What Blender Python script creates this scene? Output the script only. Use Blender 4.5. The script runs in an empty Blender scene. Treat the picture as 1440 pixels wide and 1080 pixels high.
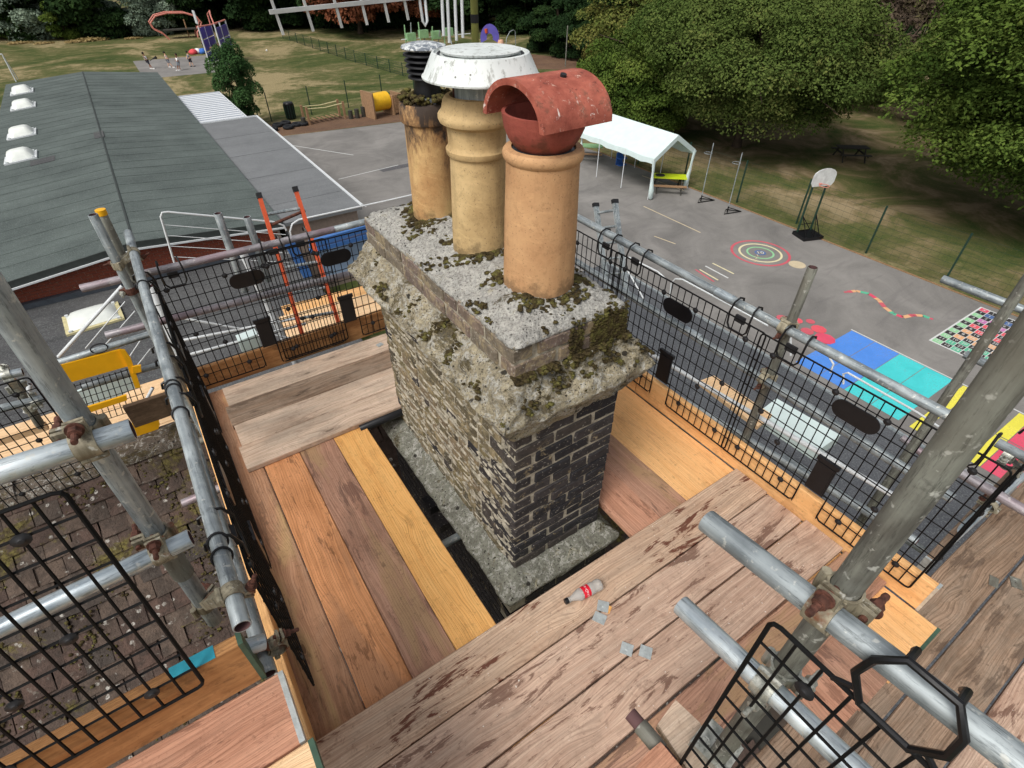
import bpy, bmesh, math, random
import numpy as np
from mathutils import Vector, Matrix, noise

random.seed(7)
SC = bpy.context.scene
COL = SC.collection
rad = math.radians

# ------------------------------------------------------------------ camera
FPX = 757.6                       # focal length in pixels of the 1440 px wide photograph
HC = 2.58
RC = np.array([[0.83060603, -0.55685614, 0.00220263],
               [-0.35556523, -0.53339655, -0.76750341],
               [0.42856386, 0.63670979, -0.64104108]])
CAM = Vector((0, 0, HC))
cd = bpy.data.cameras.new('camera')
cam = bpy.data.objects.new('camera', cd)
COL.objects.link(cam)
m = Matrix(((RC[0][0], -RC[1][0], -RC[2][0]), (RC[0][1], -RC[1][1], -RC[2][1]), (RC[0][2], -RC[1][2], -RC[2][2])))
cam.matrix_world = Matrix.Translation(CAM) @ m.to_4x4()
cd.sensor_width = 36.0
cd.lens = FPX / 1440 * 36
cd.clip_start = 0.05
cd.clip_end = 600
SC.camera = cam

# ------------------------------------------------------------------ light
w = bpy.data.worlds.new("World")
SC.world = w
w.use_nodes = True
nt = w.node_tree
nt.nodes.clear()
sky = nt.nodes.new('ShaderNodeTexSky')
sky.sky_type = 'NISHITA'
sky.sun_disc = False
SUN_EL, SUN_AZ = 52, 250          # degrees; azimuth clockwise from +Y
sky.sun_elevation = rad(SUN_EL)
sky.sun_rotation = rad(SUN_AZ)
sky.air_density = 1.0
sky.dust_density = 4.0
sky.ozone_density = 1.0
hs = nt.nodes.new('ShaderNodeHueSaturation')
hs.inputs['Saturation'].default_value = 0.22      # grey overcast sky
bg = nt.nodes.new('ShaderNodeBackground')
bg.inputs['Strength'].default_value = 0.115
wo = nt.nodes.new('ShaderNodeOutputWorld')
nt.links.new(sky.outputs[0], hs.inputs['Color'])
nt.links.new(hs.outputs[0], bg.inputs['Color'])
nt.links.new(bg.outputs[0], wo.inputs['Surface'])
sl = bpy.data.lights.new('sun', 'SUN')
sl.energy = 1.7
sl.angle = rad(24)
sl.color = (1.0, 0.96, 0.9)
so = bpy.data.objects.new('sun', sl)
COL.objects.link(so)
az = rad(SUN_AZ)
el = rad(SUN_EL)
d = Vector((math.sin(az) * math.cos(el), math.cos(az) * math.cos(el), math.sin(el)))
so.rotation_euler = d.to_track_quat('Z', 'Y').to_euler()
so.location = (0, 0, 30)
SC.view_settings.view_transform = 'Standard'
SC.view_settings.look = 'None'
SC.view_settings.gamma = 1
SC.view_settings.use_curve_mapping = False
SC.view_settings.exposure = 0.32

# ------------------------------------------------------------------ helpers
def P(px, py, x=None, y=None, z=None):
    """world point where the sight line of a measured point meets the plane it lies in"""
    d = RC.T @ np.array([(px - 720) / FPX, (py - 540) / FPX, 1.0])
    if z is not None:
        t = (z - HC) / d[2]
    elif x is not None:
        t = x / d[0]
    else:
        t = y / d[1]
    return Vector((d[0] * t, d[1] * t, HC + d[2] * t))

def srgb(r, g, b, k=1.0):
    f = lambda c: ((c / 255) / 12.92 if c / 255 <= 0.04045 else (((c / 255) + 0.055) / 1.055) ** 2.4) * k
    return (f(r), f(g), f(b), 1)

class MB:
    def __init__(s):
        s.v = []
        s.f = []
        s.m = []
    def add(s, vs, fs, mi=0):
        o = len(s.v)
        s.v.extend([tuple(v) for v in vs])
        s.f.extend([tuple(i + o for i in f) for f in fs])
        s.m.extend([mi] * len(fs))
    def box(s, a, b, mi=0):
        x0, y0, z0 = a
        x1, y1, z1 = b
        s.add([(x0, y0, z0), (x1, y0, z0), (x1, y1, z0), (x0, y1, z0), (x0, y0, z1), (x1, y0, z1), (x1, y1, z1), (x0, y1, z1)],
              [(0, 3, 2, 1), (4, 5, 6, 7), (0, 1, 5, 4), (1, 2, 6, 5), (2, 3, 7, 6), (3, 0, 4, 7)], mi)
    def bar(s, p, q, w, h, up=(0, 0, 1), mi=0):
        p = Vector(p); q = Vector(q)
        d = (q - p).normalized()
        u = Vector(up)
        a = d.cross(u)
        if a.length < 1e-4:
            a = d.cross(Vector((1, 0, 0)))
        a.normalize()
        c = a.cross(d).normalized()
        vs = []
        for e in (p, q):
            for i, j in ((-1, -1), (1, -1), (1, 1), (-1, 1)):
                vs.append(e + a * (i * w / 2) + c * (j * h / 2))
        s.add(vs, [(0, 1, 2, 3), (7, 6, 5, 4), (0, 4, 5, 1), (1, 5, 6, 2), (2, 6, 7, 3), (3, 7, 4, 0)], mi)
    def pipe(s, pts, r, n=8, closed=False, mi=0, caps=True):
        pts = [Vector(p) for p in pts]
        k = len(pts)
        rr = r if isinstance(r, (list, tuple)) else [r] * k
        vs = []
        ref = None
        for i in range(k):
            a = pts[i - 1] if (i > 0 or closed) else pts[i]
            b = pts[(i + 1) % k] if (i < k - 1 or closed) else pts[i]
            d = (b - a).normalized()
            if ref is None:
                ref = Vector((0, 0, 1)) if abs(d.z) < 0.9 else Vector((1, 0, 0))
            u = d.cross(ref)
            if u.length < 1e-5:
                u = d.cross(Vector((0, 1, 0)))
            u.normalize()
            v = d.cross(u).normalized()
            ref = -v
            ref = v.cross(d) if False else u.cross(d)
            for j in range(n):
                t = 2 * math.pi * j / n
                vs.append(pts[i] + (u * math.cos(t) + v * math.sin(t)) * rr[i])
        fs = []
        for i in range(k if closed else k - 1):
            i2 = (i + 1) % k
            for j in range(n):
                j2 = (j + 1) % n
                fs.append((i * n + j, i * n + j2, i2 * n + j2, i2 * n + j))
        if not closed and caps:
            fs.append(tuple(range(n - 1, -1, -1)))
            fs.append(tuple((k - 1) * n + j for j in range(n)))
        s.add(vs, fs, mi)
    def lathe(s, prof, n=32, c=(0, 0, 0), mi=0, wob=0):
        vs = []
        for i, (r, z) in enumerate(prof):
            for j in range(n):
                t = 2 * math.pi * j / n
                k = 1 + (wob * noise.noise(Vector((math.cos(t) * 2, math.sin(t) * 2, z * 6))) if wob else 0)
                vs.append((c[0] + r * k * math.cos(t), c[1] + r * k * math.sin(t), c[2] + z))
        fs = []
        for i in range(len(prof) - 1):
            for j in range(n):
                j2 = (j + 1) % n
                fs.append((i * n + j, i * n + j2, (i + 1) * n + j2, (i + 1) * n + j))
        s.add(vs, fs, mi)
    def build(s, name, mat, parent=None, smooth=False, loc=None, kind=None, rot=None):
        me = bpy.data.meshes.new(name)
        me.from_pydata(s.v, [], s.f)
        ms = mat if isinstance(mat, (list, tuple)) else [mat]
        for x in ms:
            me.materials.append(x)
        if len(ms) > 1:
            me.polygons.foreach_set('material_index', s.m)
        if smooth:
            me.polygons.foreach_set('use_smooth', [True] * len(me.polygons))
            if smooth != 'all':
                try:
                    me.set_sharp_from_angle(angle=rad(40))
                except Exception:
                    pass
        me.update()
        return link(name, me, parent, loc, kind, rot)

def link(name, me, parent=None, loc=None, kind=None, rot=None):
    o = bpy.data.objects.new(name, me)
    COL.objects.link(o)
    if parent is not None:
        o.parent = parent
    if loc is not None:
        o.location = loc
    if rot is not None:
        o.rotation_euler = rot
    if kind:
        o['kind'] = kind
    return o

def thing(o, label, cat, group=None):
    o['label'] = label
    o['category'] = cat
    if group:
        o['group'] = group
    return o

def empty(name, label, cat, loc=(0, 0, 0), rot=(0, 0, 0), group=None):
    o = bpy.data.objects.new(name, None)
    COL.objects.link(o)
    o.location = loc
    o.rotation_euler = rot
    o.empty_display_size = 0.1
    return thing(o, label, cat, group)

def copy_tree(o, parent=None, label=None):
    kids = list(o.children)
    c = o.copy()
    COL.objects.link(c)
    c.parent = parent
    if label:
        c['label'] = label
    for ch in kids:
        copy_tree(ch, c)
    return c

# ------------------------------------------------------------------ materials
class NT:
    def __init__(s, name, rough=0.7, metal=0.0, spec=0.4):
        s.mat = bpy.data.materials.new(name)
        s.mat.use_nodes = True
        s.t = s.mat.node_tree
        s.b = s.t.nodes['Principled BSDF']
        s.b.inputs['Roughness'].default_value = rough
        s.b.inputs['Metallic'].default_value = metal
        s.b.inputs['Specular IOR Level'].default_value = spec
        s.obj = None
    def n(s, typ, **kw):
        nd = s.t.nodes.new(typ)
        for k, v in kw.items():
            setattr(nd, k, v)
        return nd
    def l(s, a, b):
        s.t.links.new(a, b)
    def coord(s, scale=(1, 1, 1), rand=True, kind='Object'):
        if kind == 'World':
            g = s.n('ShaderNodeNewGeometry')
            src = g.outputs['Position']
        else:
            src = s.n('ShaderNodeTexCoord').outputs[kind]
        mp = s.n('ShaderNodeMapping')
        mp.inputs['Scale'].default_value = scale
        s.l(src, mp.inputs['Vector'])
        if rand:
            oi = s.n('ShaderNodeObjectInfo')
            mu = s.n('ShaderNodeMath', operation='MULTIPLY')
            mu.inputs[1].default_value = 37.0
            s.l(oi.outputs['Random'], mu.inputs[0])
            va = s.n('ShaderNodeVectorMath', operation='ADD')
            s.l(mp.outputs[0], va.inputs[0])
            s.l(mu.outputs[0], va.inputs[1])
            return va.outputs[0]
        return mp.outputs[0]
    def noise(s, vec, scale, detail=4, rough=0.55, dist=0.0):
        nd = s.n('ShaderNodeTexNoise')
        nd.inputs['Scale'].default_value = scale
        nd.inputs['Detail'].default_value = detail
        nd.inputs['Roughness'].default_value = rough
        nd.inputs['Distortion'].default_value = dist
        s.l(vec, nd.inputs['Vector'])
        return nd.outputs['Fac']
    def voro(s, vec, scale, feature='F1', out='Distance', rnd=1.0):
        nd = s.n('ShaderNodeTexVoronoi')
        nd.feature = feature
        nd.inputs['Scale'].default_value = scale
        nd.inputs['Randomness'].default_value = rnd
        s.l(vec, nd.inputs['Vector'])
        return nd.outputs[out]
    def ramp(s, fac, a, b, ca=(0, 0, 0, 1), cb=(1, 1, 1, 1)):
        r = s.n('ShaderNodeValToRGB')
        r.color_ramp.elements[0].position = a
        r.color_ramp.elements[0].color = ca
        r.color_ramp.elements[1].position = b
        r.color_ramp.elements[1].color = cb
        s.l(fac, r.inputs[0])
        return r.outputs[0]
    def ramps(s, fac, stops):
        r = s.n('ShaderNodeValToRGB')
        e = r.color_ramp.elements
        e[0].position, e[0].color = stops[0]
        e[1].position, e[1].color = stops[1]
        for p, c in stops[2:]:
            x = e.new(p)
            x.color = c
        s.l(fac, r.inputs[0])
        return r.outputs[0]
    def mix(s, fac, a, b, mode='MIX'):
        nd = s.n('ShaderNodeMix')
        nd.data_type = 'RGBA'
        nd.blend_type = mode
        if isinstance(fac, (int, float)):
            nd.inputs[0].default_value = fac
        else:
            s.l(fac, nd.inputs[0])
        for i, x in ((6, a), (7, b)):
            if isinstance(x, tuple):
                nd.inputs[i].default_value = x
            else:
                s.l(x, nd.inputs[i])
        return nd.outputs[2]
    def math(s, op, a, b=0.0, clamp=False):
        nd = s.n('ShaderNodeMath', operation=op, use_clamp=clamp)
        for i, x in ((0, a), (1, b)):
            if isinstance(x, (int, float)):
                nd.inputs[i].default_value = x
            else:
                s.l(x, nd.inputs[i])
        return nd.outputs[0]
    def col(s, c):
        if isinstance(c, tuple):
            s.b.inputs['Base Color'].default_value = c
        else:
            s.l(c, s.b.inputs['Base Color'])
    def bump(s, h, strength=0.3, dist=0.01):
        nd = s.n('ShaderNodeBump')
        nd.inputs['Strength'].default_value = strength
        nd.inputs['Distance'].default_value = dist
        s.l(h, nd.inputs['Height'])
        s.l(nd.outputs[0], s.b.inputs['Normal'])
    def rough(s, v):
        s.l(v, s.b.inputs['Roughness'])

def plain(name, c, rough=0.6, metal=0.0, var=0.12, scale=8, bump=0.1):
    k = NT(name, rough, metal)
    v = k.coord()
    n1 = k.noise(v, scale, 5)
    dk = tuple(x * (1 - var * 2) for x in c[:3]) + (1,)
    lt = tuple(min(1, x * (1 + var)) for x in c[:3]) + (1,)
    k.col(k.ramp(n1, 0.3, 0.7, dk, lt))
    if bump:
        k.bump(k.noise(v, scale * 6, 4), bump, 0.004)
    return k.mat

def wood(name, c1, c2, stain=None, amt=0.5, knots=True, weath=0.0, patch=None, cracks=0.5, fleck=None, ring=0.5, splash=0.0):
    k = NT(name, 0.78, 0, 0.2)
    base = k.coord((1, 1, 1))
    spb = k.n('ShaderNodeSeparateXYZ')
    k.l(base, spb.inputs[0])
    X, Y, Z = spb.outputs
    def vec(sx, sy, sz, yy=None):
        cb = k.n('ShaderNodeCombineXYZ')
        k.l(k.math('MULTIPLY', X, sx), cb.inputs[0])
        k.l(k.math('MULTIPLY', yy if yy is not None else Y, sy), cb.inputs[1])
        if sz:
            k.l(k.math('MULTIPLY', Z, sz), cb.inputs[2])
        return cb.outputs[0]
    kd = k.voro(vec(1.9, 6.2, 0), 1.0)
    near = k.ramp(kd, 0.0, 0.5, (1, 1, 1, 1), (0, 0, 0, 1))
    bend = k.math('MULTIPLY', k.math('MULTIPLY', near, near), 0.05 if knots else 0.0)
    slow = k.math('MULTIPLY', k.noise(vec(0.9, 1.5, 0), 1.3, 3), 0.09)
    yy = k.math('ADD', k.math('ADD', Y, bend), slow)
    g1 = k.noise(vec(1.6, 60, 20, yy), 1.0, 5, 0.62)
    g2 = k.noise(vec(5, 210, 60, yy), 1.0, 3, 0.6)
    wv = k.n('ShaderNodeTexWave')
    wv.bands_direction = 'Y'
    wv.wave_profile = 'SAW'
    wv.inputs['Scale'].default_value = 1.0
    wv.inputs['Distortion'].default_value = 2.2
    wv.inputs['Detail'].default_value = 3
    wv.inputs['Detail Scale'].default_value = 0.35
    k.l(vec(0.35, 24, 0, yy), wv.inputs['Vector'])
    gb = k.noise(vec(1.2, 3.2, 2), 2.0, 7, 0.7)
    g = k.math('ADD', k.math('MULTIPLY', g1, 0.55), k.math('MULTIPLY', gb, 0.45))
    c = k.ramp(g, 0.38, 0.6, c2, c1)
    lines = k.ramps(wv.outputs['Fac'], [(0.0, (0, 0, 0, 1)), (0.62, (0, 0, 0, 1)), (0.93, (1, 1, 1, 1)), (1.0, (0, 0, 0, 1))])
    c = k.mix(k.math('MULTIPLY', k.math('MULTIPLY', lines, k.ramp(gb, .35, .6)), 0.42 * ring * 2), c, tuple(x * 0.5 for x in c2[:3]) + (1,))
    c = k.mix(k.math('MULTIPLY', k.ramp(g2, 0.48, 0.66), 0.38), c, tuple(x * 0.55 for x in c2[:3]) + (1,))
    if weath:
        wz = k.noise(vec(1.5, 5, 1), 1.6, 6, 0.7, 0.3)
        c = k.mix(k.math('MULTIPLY', k.ramp(wz, 0.44, 0.6), weath), c, srgb(150, 140, 126))
    if patch:
        pz = k.noise(vec(0.7, 3, 1), 1.7, 5, 0.6, 0.5)
        c = k.mix(k.math('MULTIPLY', k.ramp(pz, 0.52, 0.62), 0.7), c, patch)
    if stain:
        sz = k.noise(vec(3.2, 17.0, 4.0), 1.0, 6, 0.72, 0.5)
        sm = k.noise(vec(1.1, 3.0, 0), 1.6, 3, 0.6)
        sa = k.math('ADD', sz, k.math('MULTIPLY', sm, 0.35 + splash))
        c = k.mix(k.math('MULTIPLY', k.ramp(sa, 0.745 + splash * .42, 0.785 + splash * .42), amt), c, stain)
        s2 = k.noise(base, 11.0, 7, 0.78, 0.3)
        c = k.mix(k.math('MULTIPLY', k.ramp(s2, 0.58, 0.66), amt * 0.5), c, stain)
    cr = k.noise(vec(2.4, 85.0, 20.0, yy), 1.0, 4, 0.72)
    c = k.mix(k.math('MULTIPLY', k.ramp(cr, 0.64, 0.69), cracks), c, tuple(x * 0.25 for x in c2[:3]) + (1,))
    if knots:
        kj = k.math('ADD', kd, k.math('MULTIPLY', k.noise(base, 30, 3), 0.05))
        rk = k.ramps(kj, [(0.0, (1, 1, 1, 1)), (0.075, (1, 1, 1, 1)), (0.09, (.25, .25, .25, 1)), (0.105, (.6, .6, .6, 1)), (0.13, (.15, .15, .15, 1)), (0.15, (.4, .4, .4, 1)), (0.2, (0, 0, 0, 1))])
        sel = k.ramp(k.voro(vec(1.9, 6.2, 0), 1.0, out='Color'), 0.45, 0.5)
        c = k.mix(k.math('MULTIPLY', k.math('MULTIPLY', rk, sel), 0.8), c, tuple(x * 0.3 for x in c2[:3]) + (1,))
    gz = k.noise(base, 7.0, 8, 0.8)
    c = k.mix(k.math('MULTIPLY', k.ramp(gz, 0.52, 0.7), 0.4), c, tuple(x * 0.5 for x in c2[:3]) + (1,))
    fz0 = k.noise(base, 48.0, 4, 0.7)
    c = k.mix(k.math('MULTIPLY', k.ramp(fz0, 0.6, 0.68), 0.45), c, tuple(x * 0.4 for x in c2[:3]) + (1,))
    if fleck:
        fz = k.noise(base, 80.0, 2, 0.5)
        c = k.mix(k.ramp(fz, 0.73, 0.76), c, fleck)
    k.col(c)
    h = k.math('ADD', k.math('MULTIPLY', g2, 0.5), k.math('MULTIPLY', cr, -0.6))
    h = k.math('ADD', h, k.math('MULTIPLY', lines, -0.4))
    k.bump(h, 0.6, 0.004)
    return k.mat

M = {}
M['wood_brown'] = wood('wood_brown', srgb(192, 146, 114), srgb(152, 112, 84), srgb(74, 56, 48), 0.4, patch=srgb(190, 158, 112), weath=0.2)
M['wood_orange'] = wood('wood_orange', srgb(224, 160, 112), srgb(190, 130, 86), srgb(104, 68, 48), 0.6, weath=0.0, patch=srgb(176, 130, 98))
M['wood_purple'] = wood('wood_purple', srgb(188, 144, 120), srgb(150, 112, 92), srgb(84, 60, 54), 0.55, patch=srgb(164, 134, 98), weath=0.12)
M['wood_bright'] = wood('wood_bright', srgb(240, 186, 116), srgb(226, 166, 96), srgb(190, 128, 70), 0.25, cracks=0.12, ring=0.3)
M['wood_bright2'] = wood('wood_bright2', srgb(240, 190, 132), srgb(226, 170, 110), srgb(176, 122, 80), 0.3, cracks=0.15, ring=0.35)
M['wood_pale'] = wood('wood_pale', srgb(238, 204, 162), srgb(224, 184, 140), None, 0, cracks=0.12, ring=0.3)
M['wood_rose'] = wood('wood_rose', srgb(206, 154, 126), srgb(168, 120, 96), srgb(96, 62, 50), 0.5, weath=0.12)
M['wood_front'] = wood('wood_front', srgb(212, 182, 156), srgb(170, 138, 114), srgb(98, 56, 42), 0.95, weath=0.25, fleck=srgb(220, 215, 205), ring=.6, splash=-.1)
M['wood_front2'] = wood('wood_front2', srgb(210, 180, 158), srgb(170, 138, 118), srgb(98, 66, 54), 0.75, weath=0.2, fleck=srgb(220, 215, 205), ring=.35)
M['wood_grey'] = wood('wood_grey', srgb(222, 198, 176), srgb(182, 156, 134), srgb(112, 90, 76), 0.35, weath=0.4)
M['wood_greybrown'] = wood('wood_greybrown', srgb(166, 140, 118), srgb(116, 94, 76), srgb(70, 56, 48), 0.5, weath=0.3)
M['wood_toe'] = wood('wood_toe', srgb(194, 144, 94), srgb(152, 106, 66), srgb(94, 66, 46), 0.4)
M['wood_dark'] = wood('wood_dark', srgb(112, 92, 74), srgb(78, 62, 48), srgb(56, 44, 36), 0.4)
M['play_timber'] = plain('play_timber', srgb(150, 118, 88), 0.8)

def galv(name, c1, c2, rough=0.5, rust=0.0, tint=None, metal=0.4):
    k = NT(name, rough, metal, 0.5)
    v = k.coord()
    a = k.noise(v, 9, 6, 0.6, 0.4)
    vs = k.coord((22, 22, 1.2))
    b = k.noise(vs, 2.2, 4, 0.6)
    c = k.ramp(k.math('ADD', k.math('MULTIPLY', a, 0.5), k.math('MULTIPLY', b, 0.5)), 0.40, 0.60, c2, c1)
    d = k.noise(k.coord((60, 60, 7)), 1.6, 6, 0.75)
    c = k.mix(k.math('MULTIPLY', k.ramp(d, 0.53, 0.64), 0.7), c, tuple(x * 0.42 for x in c2[:3]) + (1,))
    e = k.noise(v, 42, 3, 0.6)
    c = k.mix(k.math('MULTIPLY', k.ramp(e, 0.62, 0.68), 0.55), c, srgb(214, 214, 206))
    e2 = k.noise(v, 16, 6, 0.75, 0.6)
    c = k.mix(k.math('MULTIPLY', k.ramp(e2, 0.6, 0.68), 0.5), c, tuple(x * 0.55 for x in c2[:3]) + (1,))
    if tint:
        t = k.noise(v, 3.0, 3)
        c = k.mix(k.math('MULTIPLY', k.ramp(t, 0.45, 0.6), 0.6), c, tint)
    if rust:
        r = k.noise(v, 6.0, 6, 0.7)
        c = k.mix(k.ramp(r, 0.62 - rust * 0.2, 0.7 - rust * 0.2), c, srgb(112, 66, 42))
    k.col(c)
    k.rough(k.ramp(a, 0.3, 0.7, (rough - 0.08,) * 3 + (1,), (rough + 0.2,) * 3 + (1,)))
    k.bump(k.noise(vs, 5, 5), 0.15, 0.002)
    return k.mat
M['galv'] = galv('galvanised_steel', srgb(176, 184, 186), srgb(122, 130, 134))
M['galv_bright'] = galv('bright_galvanised_steel', srgb(214, 222, 224), srgb(160, 172, 180), 0.36, metal=0.6)
M['galv_dull'] = galv('dull_galvanised_steel', srgb(140, 142, 132), srgb(96, 94, 88), 0.6, 0.0, srgb(106, 102, 90), metal=0.25)
M['galv_mauve'] = galv('mauve_stained_steel', srgb(172, 168, 172), srgb(128, 122, 126), 0.5, 0.0, srgb(138, 112, 120), metal=0.35)
M['galv_in'] = plain('tube_inside', srgb(88, 62, 62), 0.8)
M['rust'] = plain('rusty_steel', srgb(98, 62, 50), 0.8, 0.1, 0.35, 60, 0.3)
M['coupler'] = galv('weathered_coupler', srgb(168, 160, 138), srgb(112, 104, 86), 0.6, 0.35, None, 0.2)
M['coupler_new'] = galv('zinc_coupler', srgb(206, 206, 196), srgb(140, 142, 134), 0.36, 0.0, None, 0.6)
M['plate'] = plain('zinc_plate', srgb(206, 212, 210), 0.4, 0.6, 0.12, 40, 0.2)
M['black_wire'] = plain('black_coated_wire', srgb(12, 12, 13), 0.7, 0.0, 0.2, 20, 0.1)
M['black_wire'].node_tree.nodes['Principled BSDF'].inputs['Specular IOR Level'].default_value = 0.2
M['black_plastic'] = plain('black_plastic', srgb(20, 20, 23), 0.4, 0.0, 0.2, 12, 0.1)
M['black_rubber'] = plain('black_rubber', srgb(30, 30, 33), 0.6, 0.0, 0.2, 12, 0.1)
M['black_pipe'] = plain('black_pipe', srgb(32, 33, 36), 0.35, 0.0, 0.2, 10, 0.1)
M['white_paint'] = plain('white_paint', srgb(208, 212, 214), 0.5, 0, 0.04)
M['aerial'] = plain('weathered_aluminium', srgb(196, 198, 196), 0.5, .3, .1, 6)
M['white_sheet'] = plain('white_canvas', srgb(206, 222, 220), 0.6, 0, 0.04, 3, 0.15)
M['yellow'] = plain('yellow_paint', srgb(240, 176, 20), 0.45, 0, 0.06, 6)
M['yellow_play'] = plain('yellow_plastic', srgb(236, 184, 40), 0.4, 0, 0.06, 6)
M['orange'] = plain('orange_paint', srgb(206, 88, 52), 0.5, 0, 0.1, 10)
M['blue'] = plain('blue_paint', srgb(66, 112, 176), 0.5, 0, 0.08, 8)
M['blue_sheet'] = plain('pale_blue_sheet', srgb(150, 176, 205), 0.5, 0, 0.08, 4)
M['teal'] = plain('teal_paint', srgb(46, 152, 172), 0.5, 0, 0.12, 20)
M['greenpaint'] = plain('green_paint', srgb(62, 88, 72), 0.55, 0, 0.15, 20)
M['fence_green'] = plain('dark_green_post', srgb(30, 58, 46), 0.5, 0, 0.15, 5)
M['purple'] = plain('purple_panel', srgb(92, 84, 168), 0.45, 0, 0.08, 2)
M['pinkbar'] = plain('faded_red_bar', srgb(206, 130, 116), 0.5, 0, 0.1, 4)
M['lime'] = plain('lime_table', srgb(196, 214, 40), 0.5, 0, 0.06, 3)
M['green_table'] = plain('pale_green_table', srgb(136, 176, 130), 0.5, 0, 0.1, 3)
M['dark_timber'] = plain('dark_timber', srgb(58, 56, 50), 0.8)
M['grey_plastic'] = plain('grey_upvc', srgb(196, 198, 200), 0.4, 0, 0.06, 6)
M['lead'] = plain('lead_flashing', srgb(92, 92, 98), 0.5, 0.3, 0.2, 10, 0.3)
M['opal'] = plain('opal_dome', srgb(226, 230, 224), 0.3, 0, 0.05, 3, 0)
M['cream_frame'] = plain('cream_frame', srgb(206, 196, 150), 0.5, 0, 0.12, 12)
M['pole_wood'] = plain('mossy_pole', srgb(122, 124, 62), 0.8, 0, 0.2, 3, 0.3)
M['tyre'] = plain('tyre_rubber', srgb(34, 36, 40), 0.8, 0, 0.2, 6, 0.2)
M['skin1'] = plain('skin_brown', srgb(140, 96, 74), 0.6, 0, 0.04)
M['skin2'] = plain('skin_pale', srgb(214, 168, 140), 0.6, 0, 0.04)
M['cloth_white'] = plain('white_cloth', srgb(232, 232, 230), 0.8, 0, 0.05)
M['cloth_dark'] = plain('dark_cloth', srgb(46, 46, 56), 0.8, 0, 0.1)
M['cloth_grey'] = plain('grey_cloth', srgb(120, 126, 134), 0.8, 0, 0.1)
M['cloth_red'] = plain('red_cloth', srgb(216, 78, 84), 0.8, 0, 0.1)
M['cloth_blue'] = plain('blue_cloth', srgb(60, 110, 190), 0.8, 0, 0.1)
M['hair'] = plain('dark_hair', srgb(34, 26, 22), 0.8, 0, 0.1)

def stone(name, light=0.5, moss=0.5, base=srgb(168, 160, 146), dark=0.5, spots=1.0):
    k = NT(name, 0.92, 0, 0.2)
    v = k.coord(rand=False)
    a = k.noise(v, 9, 9, 0.78, 0.3)
    c = k.ramp(a, 0.36, 0.62, tuple(x * dark for x in base[:3]) + (1,), base)
    li = k.noise(v, 22, 8, 0.8, 0.7)
    c = k.mix(k.math('MULTIPLY', k.ramp(li, 0.57 - light * 0.12, 0.61 - light * 0.09), 0.75), c, srgb(206, 204, 196))
    yl = k.noise(v, 13, 6, 0.75, 0.8)
    c = k.mix(k.math('MULTIPLY', k.ramp(yl, 0.6, 0.66), 0.4), c, srgb(170, 156, 108))
    sp = k.noise(v, 85, 5, 0.75)
    c = k.mix(k.math('MULTIPLY', k.ramp(sp, 0.5, 0.6), 0.6), c, srgb(92, 88, 80))
    pit = k.noise(v, 38, 5, 0.8, 0.4)
    c = k.mix(k.math('MULTIPLY', k.ramp(pit, 0.6, 0.65), 0.7), c, srgb(64, 58, 50))
    for sc_, th, ns, n0 in ((30, .2, 6.5, .5), (13, .21, 3.8, .53), (55, .22, 9.0, .47)):
        bs = k.voro(k.coord(rand=False), sc_)
        bl = k.math('MULTIPLY', k.ramp(k.math('ADD', bs, k.math('MULTIPLY', k.noise(v, 70, 3), .12)), th, th + .05, (1, 1, 1, 1), (0, 0, 0, 1)), k.ramp(k.noise(v, ns, 4, 0.6), n0, n0 + .05))
        c = k.mix(k.math('MULTIPLY', bl, 0.92 * spots), c, srgb(44, 40, 35))
    mo = k.noise(v, 5.5, 9, 0.8, 0.6)
    mm = k.ramp(mo, 0.62 - moss * 0.14, 0.65 - moss * 0.12)
    mc = k.ramp(k.noise(v, 45, 5, .7), 0.35, 0.65, srgb(48, 40, 28), srgb(104, 92, 60))
    c = k.mix(k.math('MULTIPLY', mm, 0.85), c, mc)
    k.col(c)
    h = k.math('ADD', k.math('MULTIPLY', sp, 0.7), k.math('MULTIPLY', a, 0.9))
    h = k.math('ADD', h, k.math('MULTIPLY', k.noise(v, 170, 3), 0.35))
    h = k.math('ADD', h, k.math('MULTIPLY', pit, -0.6))
    k.bump(h, 1.0, 0.014)
    return k.mat
M['cap_stone'] = stone('lichened_cap_mortar', 0.85, 0.16, srgb(186, 184, 178), 0.72)
M['slab_stone'] = stone('weathered_slab', 0.62, 0.66, srgb(190, 178, 150), 0.5)
M['base_stone'] = stone('flaunching_mortar', 0.5, 0.3, srgb(158, 158, 144), 0.55)

def moss_mat():
    k = NT('moss', 0.95, 0, 0.1)
    v = k.coord(kind='World', rand=False)
    k.col(k.ramps(k.noise(v, 22, 5, 0.7), [(0.3, srgb(44, 38, 28)), (0.48, srgb(76, 66, 44)), (0.6, srgb(100, 96, 54)), (0.72, srgb(128, 124, 74))]))
    k.bump(k.noise(v, 160, 3), 1.0, 0.01)
    return k.mat
M['moss'] = moss_mat()

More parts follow.
